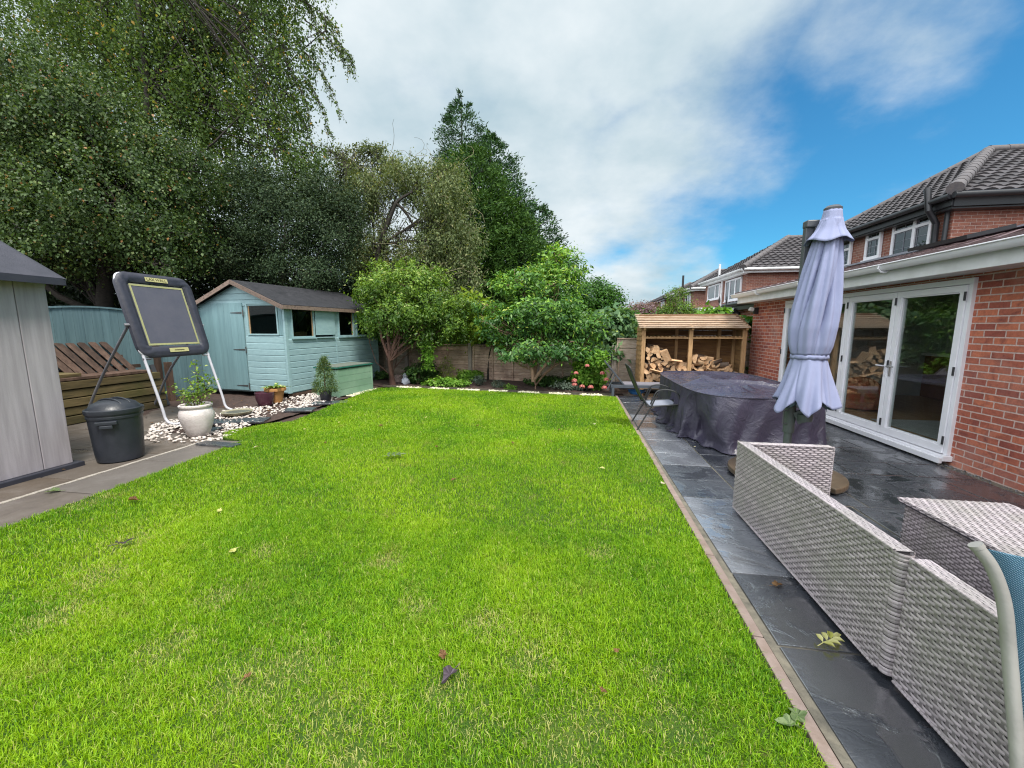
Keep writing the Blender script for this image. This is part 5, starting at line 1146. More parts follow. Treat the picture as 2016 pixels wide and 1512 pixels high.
wicker_box(s1, s1, 'backrest', SX, SX+.075, 1.88, 3.60, .035, .625, ('-x','+x','t'))
wicker_box(s1, s1, 'armrest', SX+.077, 2.13, 3.525, 3.60, .035, .625, ('-y','+x','t'))
wicker_box(s1, s1, 'seat', SX+.077, 1.93, 1.90, 3.52, .05, .27, ('+x',))
for a_ in ((SX+.03, 1.872, .032), (SX+.022, 3.60, .022)): g = MB(); corner_rings(g, a_[0], a_[1], .035, .628, a_[2]); g.build('corner_binding', m_wick, s1, root=s1)
for a_, b_ in (((SX-.002,1.88,.627),(SX-.002,3.60,.627)), ((SX+.078,3.522,.627),(2.13,3.522,.627)), ((2.132,3.525,.04),(2.132,3.525,.625)), ((SX-.003,1.9,.034),(SX-.003,3.6,.034))): g = MB(); edge_bind(g, a_, b_); g.build('edge_binding', m_wick, s1, root=s1)
s2 = thing('wicker_sofa', 'nearest grey wicker sofa section, running out of the picture beside the blue mesh chair', 'sofa', (1.75,1.3,0))
wicker_box(s2, s2, 'backrest', SX+.022, SX+.097, .80, 1.825, .035, .622, ('-x','t'))
wicker_box(s2, s2, 'seat', SX+.10, 1.93, .82, 1.82, .05, .27, ('+x',))
g = MB(); corner_rings(g, SX+.045, 1.828, .035, .622, .020); g.build('corner_binding', m_wick, s2, root=s2)
for a_, b_ in (((SX+.02,.80,.624),(SX+.02,1.82,.624)), ((SX+.019,.8,.034),(SX+.019,1.82,.034))): g = MB(); edge_bind(g, a_, b_); g.build('edge_binding', m_wick, s2, root=s2)
t = thing('wicker_table', 'low grey wicker coffee table with a pale top, right of the sofa', 'table', (2.6,2.4,0))
wicker_box(t, t, 'body', 2.30, 2.90, 1.60, 3.00, .03, .385, ('-x','+y','-y'))
g = MB(); g.box(2.275,2.925,1.575,3.025,.392,.402); g.build('rim', m_dplast, t, root=t)
o = wicker_box(t, t, 'tabletop', 2.27, 2.93, 1.57, 3.03, .403, .425, ('-x',), cv=.011); g = MB(); weave(g, (2.93,1.57,.425), (0,1,0), (-1,0,0), (0,0,1), 1.46, .66, .09, .022, .0035); g.build('top_weave', m_wick_t, o, root=t)

# covered table set
def covermat():
    m, nt, p = M_('purple_grey_cover'); v = vec(nt); n = noise(nt, v, 3, 5, .6); w_ = noise(nt, vec(nt, (1,1,1)), 3.2, 3, .5, .5)
    lk(nt, rampf(nt, n, [(.3, (.032,.029,.052)), (.7, (.052,.046,.078))]), p.inputs['Base Color']); gg = nt.nodes.new('ShaderNodeNewGeometry'); gz = nt.nodes.new('ShaderNodeSeparateXYZ'); lk(nt, gg.outputs['Normal'], gz.inputs[0]); lk(nt, mth(nt, 'ADD', mr(nt, gz.outputs[2], .4, .9, .24, 0), mr(nt, w_, .35, .6, .10, .30)), p.inputs['Roughness']); p.inputs['Specular IOR Level'].default_value = .6
    bump(nt, p, noise(nt, vec(nt, (1,1,1)), 5, 5, .6, 1.8), .8, .03); return m
m_cover = covermat()
t = thing('covered_table', 'garden table set hidden under a wet purple grey rain cover', 'table cover', (2.62,6.85,0))
cxx, cyy, aa, bb = 2.46, 6.87, .84, 1.58
def cov(th, q):
    c, s = math.cos(th), math.sin(th); k = 4.2; r = (abs(c/aa)**k+abs(s/bb)**k)**(-1/k); dirx, diry = c, s
    if q <= 1:                                   # top
        rr_ = r*q; x = cxx+c*rr_; y = cyy+s*rr_; z = .725
        z += .014*math.sin(x*2.6+y*1.3)+.010*math.sin(y*4.1-x*3)-.03*(1-q)
        for (ax, ay, ang, w_, h_) in ((2.25,6.0,.55,.06,.075),(2.75,6.7,-.5,.05,.07),(2.2,7.2,1.2,.07,.07),(2.6,5.65,.1,.05,.045),(2.9,7.6,.8,.06,.06)):      # seams and ridges of what is beneath
            d = (x-ax)*math.sin(ang)-(y-ay)*math.cos(ang)+.25*((x-ax)**2+(y-ay)**2); z += h_*math.exp(-(d/w_)**2)*math.exp(-((x-ax)**2+(y-ay)**2)/.5)
        z = .725+(z-.725)*min(1, (1-q)/.10); return x, y, z
    f = q-1; z = .705*(1-f)+.018
    # gathers hang from the edge as sharp pleats that open and slant on the way down
    sk = th+.10*f+.03*math.sin(th*6)
    tri = lambda v: 1-2*abs((v % 1)*2-1)
    fold = .55*tri(sk*2.55+.3)+.35*tri(sk*5.7+.7+f*.12)+.18*math.sin(sk*23+f*3)+.22*math.sin(sk*3+f*5)
    A = .004+.105*f**.9
    dth = (th-math.radians(236)+math.pi) % (2*math.pi)-math.pi       # the deep fold near the front left corner
    pocket = max(0, 1-abs(dth+.05*math.sin(f*5))/(.05+.22*f))**.8; wing = max(0, 1-abs(dth-.34)/.22)+.8*max(0, 1-abs(dth+.36)/.22)
    off = A*fold+.012*f - pocket*.36*f**.7*(1-.35*f) + wing*.13*f
    off += .07*max(0, (f-.86)/.14)**1.5*(1+.9*math.sin(th*11)+.5*math.sin(th*23)); z += .03*math.sin(math.pi*f)*math.sin(th*5)+.022*math.sin(math.pi*min(1, f*1.0))*math.sin(th*17+f*9)
    if f > .9: z = max(.012, z)
    return cxx+c*(r+off), cyy+s*(r+off), z
g = MB(); NT = 420; qs = [.02,.15,.3,.42,.52,.6,.68,.75,.82,.88,.93,.965,1.0]+[1+.004+(k/30)*.996 for k in range(31)]
vs_ = [cov(2*math.pi*i/NT, q) for q in qs for i in range(NT)]
g.add(vs_, [(j*NT+i, j*NT+(i+1) % NT, (j+1)*NT+(i+1) % NT, (j+1)*NT+i) for j in range(len(qs)-1) for i in range(NT)]+[tuple(range(NT-1,-1,-1))], .5)
g.build('rain_cover', m_cover, t, smooth=True, root=t)
g = MB(); g.tube([Vector(cov(2*math.pi*i/160, 1.0))+Vector((0,0,.003)) for i in range(161)], .008, 6); g.build('piping', m_cover, t, smooth=True, root=t)
g = MB(); g.tube([Vector(cov(2*math.pi*i/300, 2.0)) for i in range(301)], .008, 6); g.build('hem', m_cover, t, smooth=True, root=t)

# black metal armchair
def tubes(name, paths, r, mat_, t, n=8):
    for pts in paths:
        g = MB(); g.tube(pts, r, n); g.build(name, mat_, t, smooth=True, root=t)
def smooth_path(pts, n=6):
    P_ = [Vector(p) for p in pts]; out_ = []
    for i in range(len(P_)-1):
        p0, p1, p2, p3 = P_[max(i-1,0)], P_[i], P_[i+1], P_[min(i+2, len(P_)-1)]
        for k in range(n):
            s = k/n; out_.append(.5*((2*p1)+(p2-p0)*s+(2*p0-5*p1+4*p2-p3)*s*s+(3*p1-p0-3*p2+p3)*s**3))
    return out_+[P_[-1]]
t = thing('garden_chair', 'black metal armchair with grey mesh seat standing at the lawn edge by the covered table', 'chair', (1.35,6.6,0))
y0, y1 = 6.33, 6.87
for y, f in ((y0, 0), (y1, 1)):
    g = MB(); g.tube([(1.01,y-.02+.04*f,0.0),(1.22,y,.40),(1.30,y,.60)], .0125, 8); g.build('leg', m_iron, t, smooth=True, root=t)
    g = MB(); g.tube(smooth_path([(1.70,y-.02+.06*f,0),(1.64,y,.42),(1.60,y,.58),(1.50,y,.645),(1.36,y,.65),(1.27,y,.60),(1.20,y,.42)]), .0125, 8); g.build('armrest', m_iron, t, smooth=True, root=t)
g = MB(); g.tube(smooth_path([(1.66,y0+.02,.43),(1.20,y0+.02,.385),(1.12,y0+.02,.45),(.98,y0+.02,.72),(.88,y0+.02,.97),(.86,y0+.10,1.0),(.86,y1-.10,1.0),(.88,y1-.02,.97),(.98,y1-.02,.72),(1.12,y1-.02,.45),(1.20,y1-.02,.385),(1.66,y1-.02,.43)]), .012, 8); g.tube([(1.62,y0,.425),(1.62,y1,.425)], .012, 8); g.build('frame', m_iron, t, smooth=True, root=t)
def sheet(path, ya, yb, mat_, name, t, sag=.0, th=.006):
    g = MB(); pts = smooth_path(path, 5); n = len(pts); m = 8
    vs_ = []
    for p_ in pts:
        for j in range(m+1): s = j/m; vs_.append((p_.x, ya+(yb-ya)*s, p_.z-sag*math.sin(math.pi*s)))
    g.add(vs_, [(i*(m+1)+j, i*(m+1)+j+1, (i+1)*(m+1)+j+1, (i+1)*(m+1)+j) for i in range(n-1) for j in range(m)], .5); o = g.build(name, mat_, t, smooth=True, root=t)
    so = o.modifiers.new('thickness', 'SOLIDIFY'); so.thickness = th; return o
sheet([(1.66,0,.43),(1.42,0,.405),(1.21,0,.39)], y0+.025, y1-.025, m_mesh_g, 'seat', t, .02)
sheet([(1.19,0,.40),(1.12,0,.46),(.98,0,.73),(.88,0,.98)], y0+.025, y1-.025, m_blackm, 'backrest', t, .0)
# sun lounger
t = thing('sun_lounger', 'low dark grey sun lounger with its backrest raised, in front of the log store', 'sun lounger', (1.8,9.72,0))
for y in (9.42, 9.98):
    g = MB(); g.box(.88, 2.75, y-.02, y+.02, .215, .285); g.build('frame_rail', m_loung, t, bevel=.004, root=t)
    for x in (.90, 2.62):
        g = MB(); g.box(x-.0, x+.06, y-.018, y+.018, 0, .213); g.build('leg', m_loung, t, bevel=.004, root=t)
g = MB(); g.box(.88,.93,9.441,9.959,.22,.28); g.build('frame_rail', m_loung, t, root=t)
g = MB(); g.box(1.16,2.72,9.45,9.95,.283,.297); g.build('sling', m_lfab, t, root=t)
for y in (9.44, 9.96):
    g = MB(); g.bar((1.17,y,.29),(.72,y,.84), .03, .035); g.build('backrest_frame', m_loung, t, bevel=.004, root=t)
    g = MB(); g.bar((.98,y+.02,.53),(.80,y+.02,.16), .02, .022); g.build('strut', m_loung, t, root=t)
g = MB(); g.bar((1.14,9.70,.325),(.74,9.70,.82), .48, .008); g.build('backrest_sling', m_lfab, t, root=t)
t = thing('wooden_board', 'red brown board lying on the ground under the head of the sun lounger', 'board', (1.1,9.7,0)); g = MB(); g.box(.98,1.30,9.6,9.75,.05,.085); g.box(.98,1.30,9.6,9.75,.10,.13); g.build('board', m_slat, t, root=t)
t = thing('blue_tray', 'blue plastic tray under the middle of the sun lounger', 'tray', (1.5,9.7,0)); g = MB(); g.lathe([(.10,.03),(.2,.12),(.21,.12),(.2,.115),(.1,.045)], (1.5,9.72,0), 18, wob=lambda a, z: 1+.2*math.cos(2*a)); g.build('tray', m_blue, t, smooth=True, root=t)

# cantilever umbrella
ucx, ucy = 2.40, 4.38; px_c, py_c = 2.28, 4.53
t = thing('cantilever_umbrella', 'closed pale lilac blue cantilever umbrella tied with a band, on a dark grey mast', 'umbrella', (px_c,py_c,0))
g = MB(); g.box(px_c-.035, px_c+.035, py_c-.03, py_c+.03, .55, 2.60); g.build('mast', m_umbp, t, bevel=.006, root=t)
g = MB(); g.box(px_c+.037, px_c+.075, py_c-.05, py_c-.015, .9, 2.58); g.build('guide_rail', m_umbp, t, bevel=.004, root=t)
g = MB(); g.box(px_c-.042, px_c+.082, py_c-.056, py_c+.036, 2.575, 2.645); g.build('mast_cap', m_umbp, t, bevel=.012, root=t)
g = MB(); g.tube([(px_c+.05,py_c-.03,2.585),(ucx-.0,ucy,2.60)], .009, 6); g.build('strut', m_umbp, t, root=t)
g = MB(); g.tube([(px_c,py_c,.03),(px_c,py_c,.56)], .038, 16); g.build('post', m_umbp2, t, smooth=True, root=t)
g = MB(); g.tube([(px_c,py_c,.50),(px_c,py_c,.78)], .052, 16); g.bar((px_c+.04,py_c-.03,.66),(px_c+.12,py_c-.06,.70), .06, .13); g.lathe([(.02,-.05),(.07,-.04),(.075,.03),(.02,.05)], (px_c+.11,py_c-.06,.68), 12); g.build('crank_housing', m_umbp2, t, smooth=True, root=t)
g = MB(); g.tube([(px_c-.05,py_c-.05,.74),(px_c-.09,py_c-.06,.74),(px_c-.09,py_c-.06,.60),(px_c-.05,py_c-.05,.60)], .008, 6); g.build('crank_handle', m_umbp, t, root=t)
for k in range(4):
    a0 = k*math.pi/2+.12+.3; a1 = a0+math.pi/2-.24; ps = [(px_c+.06*math.cos((a0+a1)/2), py_c+.06*math.sin((a0+a1)/2))]+[(px_c+.54*math.cos(a0+(a1-a0)*i/10), py_c+.54*math.sin(a0+(a1-a0)*i/10)) for i in range(11)]
    g = MB(); g.prism(ps, .02, .075); g.build('base_weight', m_base, t, bevel=.012, root=t)
g = MB()
for k in range(2): a = k*math.pi/2+.3; g.bar((px_c-.5*math.cos(a), py_c-.5*math.sin(a), .03+.001*k), (px_c+.5*math.cos(a), py_c+.5*math.sin(a), .03+.001*k), .05, .03)
g.build('cross_base', m_umbp, t, root=t)
NA = 160
def lean(z): return -.075*max(0, min(1, (2.65-z)/1.1))
def pleat(a, k, ph, sharp=1.0): s = math.sin(a*k+ph); return (abs(s)**sharp)*(1 if s > 0 else -1)
def canopy(prof, amp, k, hem=None, twist=.35, thick=.004, name='canopy', mat_=m_umb, sc=1.0):
    g = MB(); vs_ = []; n = len(prof)
    for j, (r_, z) in enumerate(prof):
        f = j/(n-1)
        for i in range(NA):
            a = 2*math.pi*i/NA; am = amp(f) if callable(amp) else amp
            q = r_*(1+am*(.75*(abs(math.sin((a+twist*f)*k*.5+.6+.5*math.sin(a*2)))**.55*2-1.2)+.32*math.sin(a*(k*2+1)+1.3+f*2.1)+.2*math.sin(a*3+f*4)))
            zz_ = z+(hem(a, f) if hem else 0); vs_.append((ucx+lean(z)+q*sc*math.cos(a), ucy+q*sc*math.sin(a), zz_))
    g.add(vs_, [(j*NA+i, j*NA+(i+1) % NA, (j+1)*NA+(i+1) % NA, (j+1)*NA+i) for j in range(n-1) for i in range(NA)], .5)
    o = g.build(name, mat_, t, smooth=True, root=t); s_ = o.modifiers.new('thickness', 'SOLIDIFY'); s_.thickness = thick; return o
def lin(pts, n):
    out_ = []; zs_ = [p_[1] for p_ in pts]; 
    for i in range(n+1): z = zs_[0]+(zs_[-1]-zs_[0])*i/n; out_.append((float(np.interp(-z, [-q for q in zs_], [p_[0] for p_ in pts])), z))
    return out_
canopy(lin([(.080,2.62),(.105,2.42),(.140,2.15),(.172,1.8),(.178,1.6),(.162,1.42),(.142,1.335)], 60), lambda f: .10+.15*math.sin(math.pi*min(1,f*.95)), 7, twist=.7)
canopy(lin([(.066,2.70),(.078,2.62),(.11,2.52),(.175,2.41)], 14), lambda f: .03+.09*f, 5, hem=lambda a, f: f**2*(.018*math.sin(a*4+.6)), name='vent_flap', twist=0)
canopy(lin([(.138,1.30),(.156,1.2),(.188,1.02),(.228,.80)], 24), lambda f: .05+.24*f, 6, hem=lambda a, f: -f**1.5*((.13+.05*math.sin(a*2))*(1-abs(((a+1.35)*6/(2*math.pi)) % 1*2-1)))+f*.09, name='skirt', twist=.0)
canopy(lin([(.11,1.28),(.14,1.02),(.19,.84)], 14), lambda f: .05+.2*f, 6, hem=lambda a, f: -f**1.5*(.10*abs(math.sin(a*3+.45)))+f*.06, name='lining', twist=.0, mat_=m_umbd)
canopy(lin([(.150,1.335),(.152,1.295)], 2), .05, 7, name='tie_band', twist=.0)
g = MB(); g.lathe([(.0,.0),(.072,.0),(.074,.018),(.05,.04),(.0,.045)], (ucx,ucy,2.70), 24); g.build('finial_cap', m_umbp, t, smooth=True, root=t)

# the blue mesh chair nearest the camera
t = thing('mesh_chair', 'blue mesh reclining chair with beige tubular frame, cut off at the lower right corner', 'chair', (1.4,1.2,0))
pth = [(1.232,1.335,.935),(1.262,1.325,.89),(1.285,1.315,.83),(1.302,1.306,.76),(1.316,1.295,.655),(1.320,1.262,.505),(1.318,1.22,.342),(1.32,1.19,.18),(1.33,1.17,.0)]
m_beige = simple('beige_tube', (.31,.305,.285), (.23,.225,.21), .4, 5, rvar=.02, bs=.25, bscale=30)
def slingmat():
    m, nt, p = M_('blue_sling_mesh'); v = vec(nt, (1,1,1)); s = nt.nodes.new('ShaderNodeSeparateXYZ'); lk(nt, v, s.inputs[0])
    a = mth(nt, 'SINE', mth(nt, 'MULTIPLY', mth(nt, 'ADD', s.outputs[0], mth(nt, 'MULTIPLY', s.outputs[1], .5)), 1150)); b = mth(nt, 'SINE', mth(nt, 'MULTIPLY', s.outputs[2], 900))
    f = mth(nt, 'MULTIPLY', a, b); dots = mr(nt, f, .25, .6, 0, 1); n = noise(nt, v, 6, 3)
    col = mixc(nt, dots, rampf(nt, n, [(.3, (.015,.07,.12)), (.7, (.03,.13,.20))]), (.22,.36,.46)); lk(nt, col, p.inputs['Base Color']); p.inputs['Roughness'].default_value = .45; bump(nt, p, f, .4, .002); return m
m_sling = slingmat()
for dx, dy in ((0,0), (.56,-.08)):
    g = MB(); g.tube([Vector(p_)+Vector((dx,dy,0)) for p_ in smooth_path(pth)], .0168, 14, sq=1.0); g.build('frame_tube', m_beige, t, smooth=True, root=t)
g = MB(); P1 = [Vector(p_)+Vector((.02,.0,0)) for p_ in smooth_path(pth)]; vs_ = []; m = 12
for p_ in P1:
    for j in range(m+1): vs_.append(p_+Vector((.54,-.08,0))*(j/m)+Vector((0,-.03,-.015))*math.sin(math.pi*j/m))
g.add(vs_, [(i*(m+1)+j, i*(m+1)+j+1, (i+1)*(m+1)+j+1, (i+1)*(m+1)+j) for i in range(len(P1)-1) for j in range(m)], .5); o = g.build('sling', m_sling, t, smooth=True, root=t); so = o.modifiers.new('thickness', 'SOLIDIFY'); so.thickness = .003
g = MB(); g.tube([Vector(pth[0])+Vector((.0,.0,.0)), Vector(pth[0])+Vector((-.006,.003,.010))], .0182, 14); g.build('end_cap', m_beige, t, smooth=True, root=t)

# ================================================================== LOG STORE
t = thing('log_store', 'open fronted timber log store with slatted pent roof between fence and house', 'log store', (2.98,10.6,0))
x0, x1, yf, yb_ = 1.66, 4.05, 10.20, 10.92
for x in (x0+.04, 2.80, x1-.05):
    g = MB(); g.box(x-.045, x+.045, yf, yf+.07, 0, 1.56); g.build('post', m_store_v, t, bevel=.004, root=t)
for x in (x0+.04, 2.62, 2.95, x1-.4, x1-.05):
    g = MB(); g.box(x-.035, x+.035, yb_-.09, yb_-.03, .05, 1.86); g.build('rear_post', m_store_v, t, root=t)
g = MB()
for k in range(14): g.box(x0+.02, x1-.02, yb_-.025+.0, yb_-.005, .05+k*.135, .05+(k+1)*.135-.002)
g.build('back_wall', m_ply, t, root=t)
for xs, nm in ((x0-.03, -1), (x1-.01, 1)):
    g = MB()
    for k in range(13):
        z = .1+k*.118; ztop = 1.6+.3; g.ext([(xs,yf+.02,z),(xs+.012,yf+.02,z),(xs+.035,yf+.02,z+.115),(xs+.022,yf+.02,z+.115)] if nm < 0 else [(xs+.03,yf+.02,z),(xs+.018,yf+.02,z),(xs-.005,yf+.02,z+.115),(xs+.008,yf+.02,z+.115)], (0,yb_-yf-.02,0))
    g.build('side_slats', m_store, t, root=t)
g = MB(); nrow = 8
for k in range(nrow):
    f = k/nrow; ya = yf-.15+(yb_+.12-yf+.15)*f; za = 1.60+.36*f
    g.box(x0-.09-.0*k, x1+.0-.010*k, ya, ya+.15, za, za+.027, None, M=Matrix.Translation((0,random.uniform(-.004,.004),random.uniform(-.002,.002))))
g.build('roof', m_store_r, t, root=t)
g = MB(); g.ext([(x0-.05,yf-.12,1.59),(x0-.05,yb_+.1,1.95),(x0-.05,yb_+.1,1.94),(x0-.05,yf-.12,1.58)], (x1-x0+.1,0,0))
g.build('roof_board', m_ply, t, root=t)
g = MB(); 
for x in (x0+.04, 2.80, x1-.05): g.bar((x,yf-.12,1.57),(x,yb_+.08,1.90), .05, .05)
g.build('rafter', m_store, t, root=t)
g = MB(); g.box(x0,x1,yf+.005,yf+.06,1.5605,1.6 if False else 1.58); g.box(x0+.085, 2.755, yf+.005, yf+.035, 1.335, 1.37); g.box(2.846, x1-.096, yf+.005, yf+.035, 1.335, 1.37); g.box(x0+.085,x1-.096,yb_-.14,yb_-.10,1.335,1.37); g.build('rail', m_store, t, root=t)
g = MB()
for k in range(28):
    x = x0+.13+k*.088
    if abs(x-2.80) < .07 or x > x1-.13: continue
    g.box(x-.02, x+.02, yf+.036, yb_-.09, 1.372, 1.395)
g.build('shelf', m_store, t, root=t)
g = MB()
for k in range(5): g.box(x0+.09, x1-.1, yf+.03+k*.14, yf+.15+k*.14, .085, .11)
g.build('floor', m_store, t, root=t)
# split logs: one thing each
def log_mesh(seed, kind):
    rr = random.Random(seed); g = MB(); L = rr.uniform(.22,.30); r_ = rr.uniform(.052,.078); n = 10
    if kind == 'round': angs = [2*math.pi*i/n for i in range(n)]; poly = [(math.cos(a)*r_*rr.uniform(.92,1.08), math.sin(a)*r_*rr.uniform(.92,1.08)) for a in angs]; bark = [1]*n
    else:
        span = {'half': math.pi, 'quarter': math.pi*.62, 'slab': math.pi*1.0}[kind]; poly = []; m = 6
        for i in range(m+1): a = -span/2+span*i/m; poly.append((math.cos(a)*r_*1.25*rr.uniform(.94,1.06), math.sin(a)*r_*1.25))
        if kind == 'quarter': poly.append((rr.uniform(-.02,.0), rr.uniform(-.01,.01))); bark = [1]*m+[0,0]
        elif kind == 'half': bark = [1]*m+[0]
        else: poly = [(p_[0]*.45, p_[1]*1.1) for p_ in poly]; bark = [0]*m+[0]
        cx_ = sum(p_[0] for p_ in poly)/len(poly); poly = [(p_[0]-cx_, p_[1]) for p_ in poly]
    k = len(poly); v0 = [(-L/2+rr.uniform(-.008,.008), a, b) for a, b in poly]; v1 = [(L/2+rr.uniform(-.008,.008), a*rr.uniform(.9,1.05), b) for a, b in poly]
    g.add(v0+v1, [tuple(range(k-1,-1,-1))], rr.random(), 0); b0 = len(g.v)-2*k
    g.f.append(tuple(b0+k+i for i in range(k))); g.r.append(rr.random()); g.m.append(0)
    for i in range(k): g.f.append((b0+i, b0+(i+1) % k, b0+k+(i+1) % k, b0+k+i)); g.r.append(rr.random()); g.m.append(bark[i])
    me = bpy.data.meshes.new('split_log'); me.from_pydata(g.v, [], g.f); me.materials.append(m_logc); me.materials.append(m_bark)
    at_ = me.attributes.new('rnd', 'FLOAT', 'FACE'); at_.data.foreach_set('value', g.r); me.polygons.foreach_set('material_index', g.m); me.update(); return me
logm = [log_mesh(300+i, ['quarter','half','slab','quarter','round','half','quarter'][i % 7]) for i in range(21)]
rr = random.Random(17); nlog = 0
def put_log(x, y, z, rx, ry, rz, me, label=None, sc=1.0):
    o = bpy.data.objects.new('split_log', me); C.objects.link(o); o.location = (x,y,z); o.rotation_euler = (rx,ry,rz); o.scale = (sc,)*3
    o['category'] = 'log'; o['group'] = 'split logs piled in the log store'
    return o
logs = []
def pile(xa, xb, hf, lab):
    x = xa
    z = .15; row = 0
    while z < 1.15:
        x = xa+.06+(row % 2)*.05
        while x < xb-.05:
            if z < hf((x-xa)/(xb-xa)):
                for dep in (0, 1):
                    if dep and z < hf((x-xa)/(xb-xa))-.12: continue
                    cross = rr.random() < .25
                    o = put_log(x+rr.uniform(-.02,.02), yf+.17+dep*.3+rr.uniform(-.03,.04), z+rr.uniform(-.015,.015), rr.uniform(0,6.28), rr.uniform(-.22,.22) if cross else rr.uniform(-.15,.15), (rr.uniform(-.6,.6) if cross else R(90)+rr.uniform(-.35,.35)), rr.choice(logm), sc=rr.uniform(.85,1.2)); o['label'] = lab % ('lowest layers' if z < .42 else 'middle layers' if z < .72 else 'top'); logs.append(o)
            x += rr.uniform(.10,.135)
        z += .088; row += 1
pile(1.76, 2.74, lambda f: (1.14-.15*abs(f-.25)*2 if f < .45 else 1.08-1.1*(f-.45)) if f < .75 else .70, 'split log in the %s of the left heap in the log store')
pile(2.87, 3.93, lambda f: .82+.10*math.sin(f*7)-.15*(f > .85), 'split log in the %s of the right pile in the log store')
o = put_log(2.08, yf+.02, .52, 1.2, .25, -.15, log_mesh(999, 'slab'), sc=1.45); o['label'] = 'wide pale flat split log at the front of the left heap in the log store'
o = put_log(2.48, yf+.05, .80, 1.4, .12, .1, log_mesh(998, 'slab'), sc=1.15); o['label'] = 'pale orange split log lying level high on the right side of the left heap'
o = put_log(2.25, yf+.06, .92, .4, 1.1, .3, log_mesh(997, 'half'), sc=1.15); o['label'] = 'bark covered log leaning upright near the top of the left heap'

# ================================================================== LEFT SIDE OBJECTS
# dustbin
bc = Vector((-5.50,3.96,0)); BK = .82; t = thing('dustbin', 'black plastic dustbin with domed lid beside the taupe shed', 'bin', bc)
g = MB(); g.lathe([(r_*BK, z_) for r_, z_ in [(.245,0),(.26,.01),(.268,.06),(.272,.1),(.300,.50),(.303,.53),(.312,.535),(.314,.56),(.307,.565),(.31,.60),(.29,.60),(.28,.3)]], bc, 48, wob=lambda a, z: 1+(.006*math.cos(a*24) if .08 < z < .5 else 0)); g.build('body', m_bin, t, smooth=True, root=t)
g = MB(); g.lathe([(r_*BK, z_) for r_, z_ in [(.322,.585),(.328,.60),(.326,.635),(.31,.645),(.295,.640),(.285,.655),(.24,.70),(.17,.728),(.08,.742),(.005,.745)]], bc, 48); g.build('lid', m_bin, t, smooth=True, root=t)
lidc = bc+Vector((0,0,0))
g = MB()
for s in (-1, 1):
    pts = [bc+Vector((.185*math.cos(a), s*.05, .668+.085*math.sin(a))) for a in [math.pi*i/14 for i in range(15)]]; g.tube(pts, .012, 8)
g.build('lid_rib', m_bin, t, smooth=True, root=t)
for a in (-.95, 2.19):
    M = Matrix.Translation(bc) @ Matrix.Rotation(a, 4, 'Z'); g = MB(); g.box(.244,.285,-.10,.10,.475,.52, M=M); g.box(.272,.292,-.06,.06,.43,.474, M=M); g.build('handle', m_bin, t, bevel=.012, root=t)
# rebounder
t = thing('rebounder', 'tilted square rebounder net with yellow edging on a white tubular frame', 'rebounder', (-6.9,6.05,0))
O = Vector((-6.60,6.06,.0)); wv = Vector((-.252,0,1)).normalized(); sv_ = Vector((0,1,0)); nv = sv_.cross(wv).normalized()      # towards the lawn
if nv.x < 0: nv = -nv
def RP(s, h, d=0.): return O+sv_*s+wv*h+nv*d
def rsq(hw, h0, h1, rad, n=8):
    pts = []
    for cx_, cy_, a0 in ((hw-rad, h0+rad, -90), (hw-rad, h1-rad, 0), (-hw+rad, h1-rad, 90), (-hw+rad, h0+rad, 180)):
        for i in range(n+1): a = R(a0+90*i/n); pts.append((cx_+rad*math.cos(a), cy_+rad*math.sin(a)))
    return pts
hb0, hb1, hw = 1.16, 2.56, .615
g = MB(); fr = rsq(hw-.008, hb0+.01, hb1-.01, .11); g.tube([RP(a, b, -.015) for a, b in fr]+[RP(*fr[0], -.015)], .019, 8); g.build('frame_tube', m_tubew, t, smooth=True, root=t)
outer = rsq(hw+.022, hb0-.02, hb1+.02, .21); inner = rsq(hw-.145, hb0+.165, hb1-.155, .05); n = len(outer)
g = MB(); vs_ = []; K = 9
for i in range(n):
    a, b = Vector(outer[i]), Vector(inner[i])
    for j in range(K+1):
        q = a.lerp(b, j/K); puff = .028*math.sin(math.pi*j/K)**.6+.005*math.sin(i*2.3+j*1.9)+.004*math.sin(i*5.1+j); vs_.append(RP(q.x, q.y, .012+puff))
fs = [((i*(K+1)+j), (i*(K+1)+j+1), (((i+1) % n)*(K+1)+j+1), (((i+1) % n)*(K+1)+j)) for i in range(n) for j in range(K)]
g.add(vs_, fs, .5); g.build('pad', m_pad, t, smooth=True, root=t)
g = MB(); g.add([RP(a, b, -.045) for a, b in rsq(hw+.020, hb0-.018, hb1+.018, .21)]+[RP(a,b,.012) for a, b in outer], [(i, (i+1) % n, n+(i+1) % n, n+i) for i in range(n)], .5); g.build('pad_skirt', m_pad, t, smooth=True, root=t)
g = MB(); ws_, hs0, hs1 = hw-.15, hb0+.175, hb1-.165; g.add([RP(-ws_,hs0,.006), RP(ws_,hs0,.006), RP(ws_,hs1,.006), RP(-ws_,hs1,.006)], [(0,1,2,3)], .5); g.build('net', m_net, t, root=t)
bw_ = .032
for nm, a in (('s', (-ws_+.01, ws_-.01, hs0+.01, hs0+.01+bw_)), ('s', (-ws_+.01, ws_-.01, hs1-.01-bw_, hs1-.01)), ('s', (-ws_+.01, -ws_+.01+bw_, hs0+.012+bw_, hs1-.012-bw_)), ('s', (ws_-.01-bw_, ws_-.01, hs0+.012+bw_, hs1-.012-bw_))):
    g = MB(); g.add([RP(a[0],a[2],.011), RP(a[1],a[2],.011), RP(a[1],a[3],.011), RP(a[0],a[3],.011)], [(0,1,2,3)]); g.build('webbing', m_yel, t, root=t)
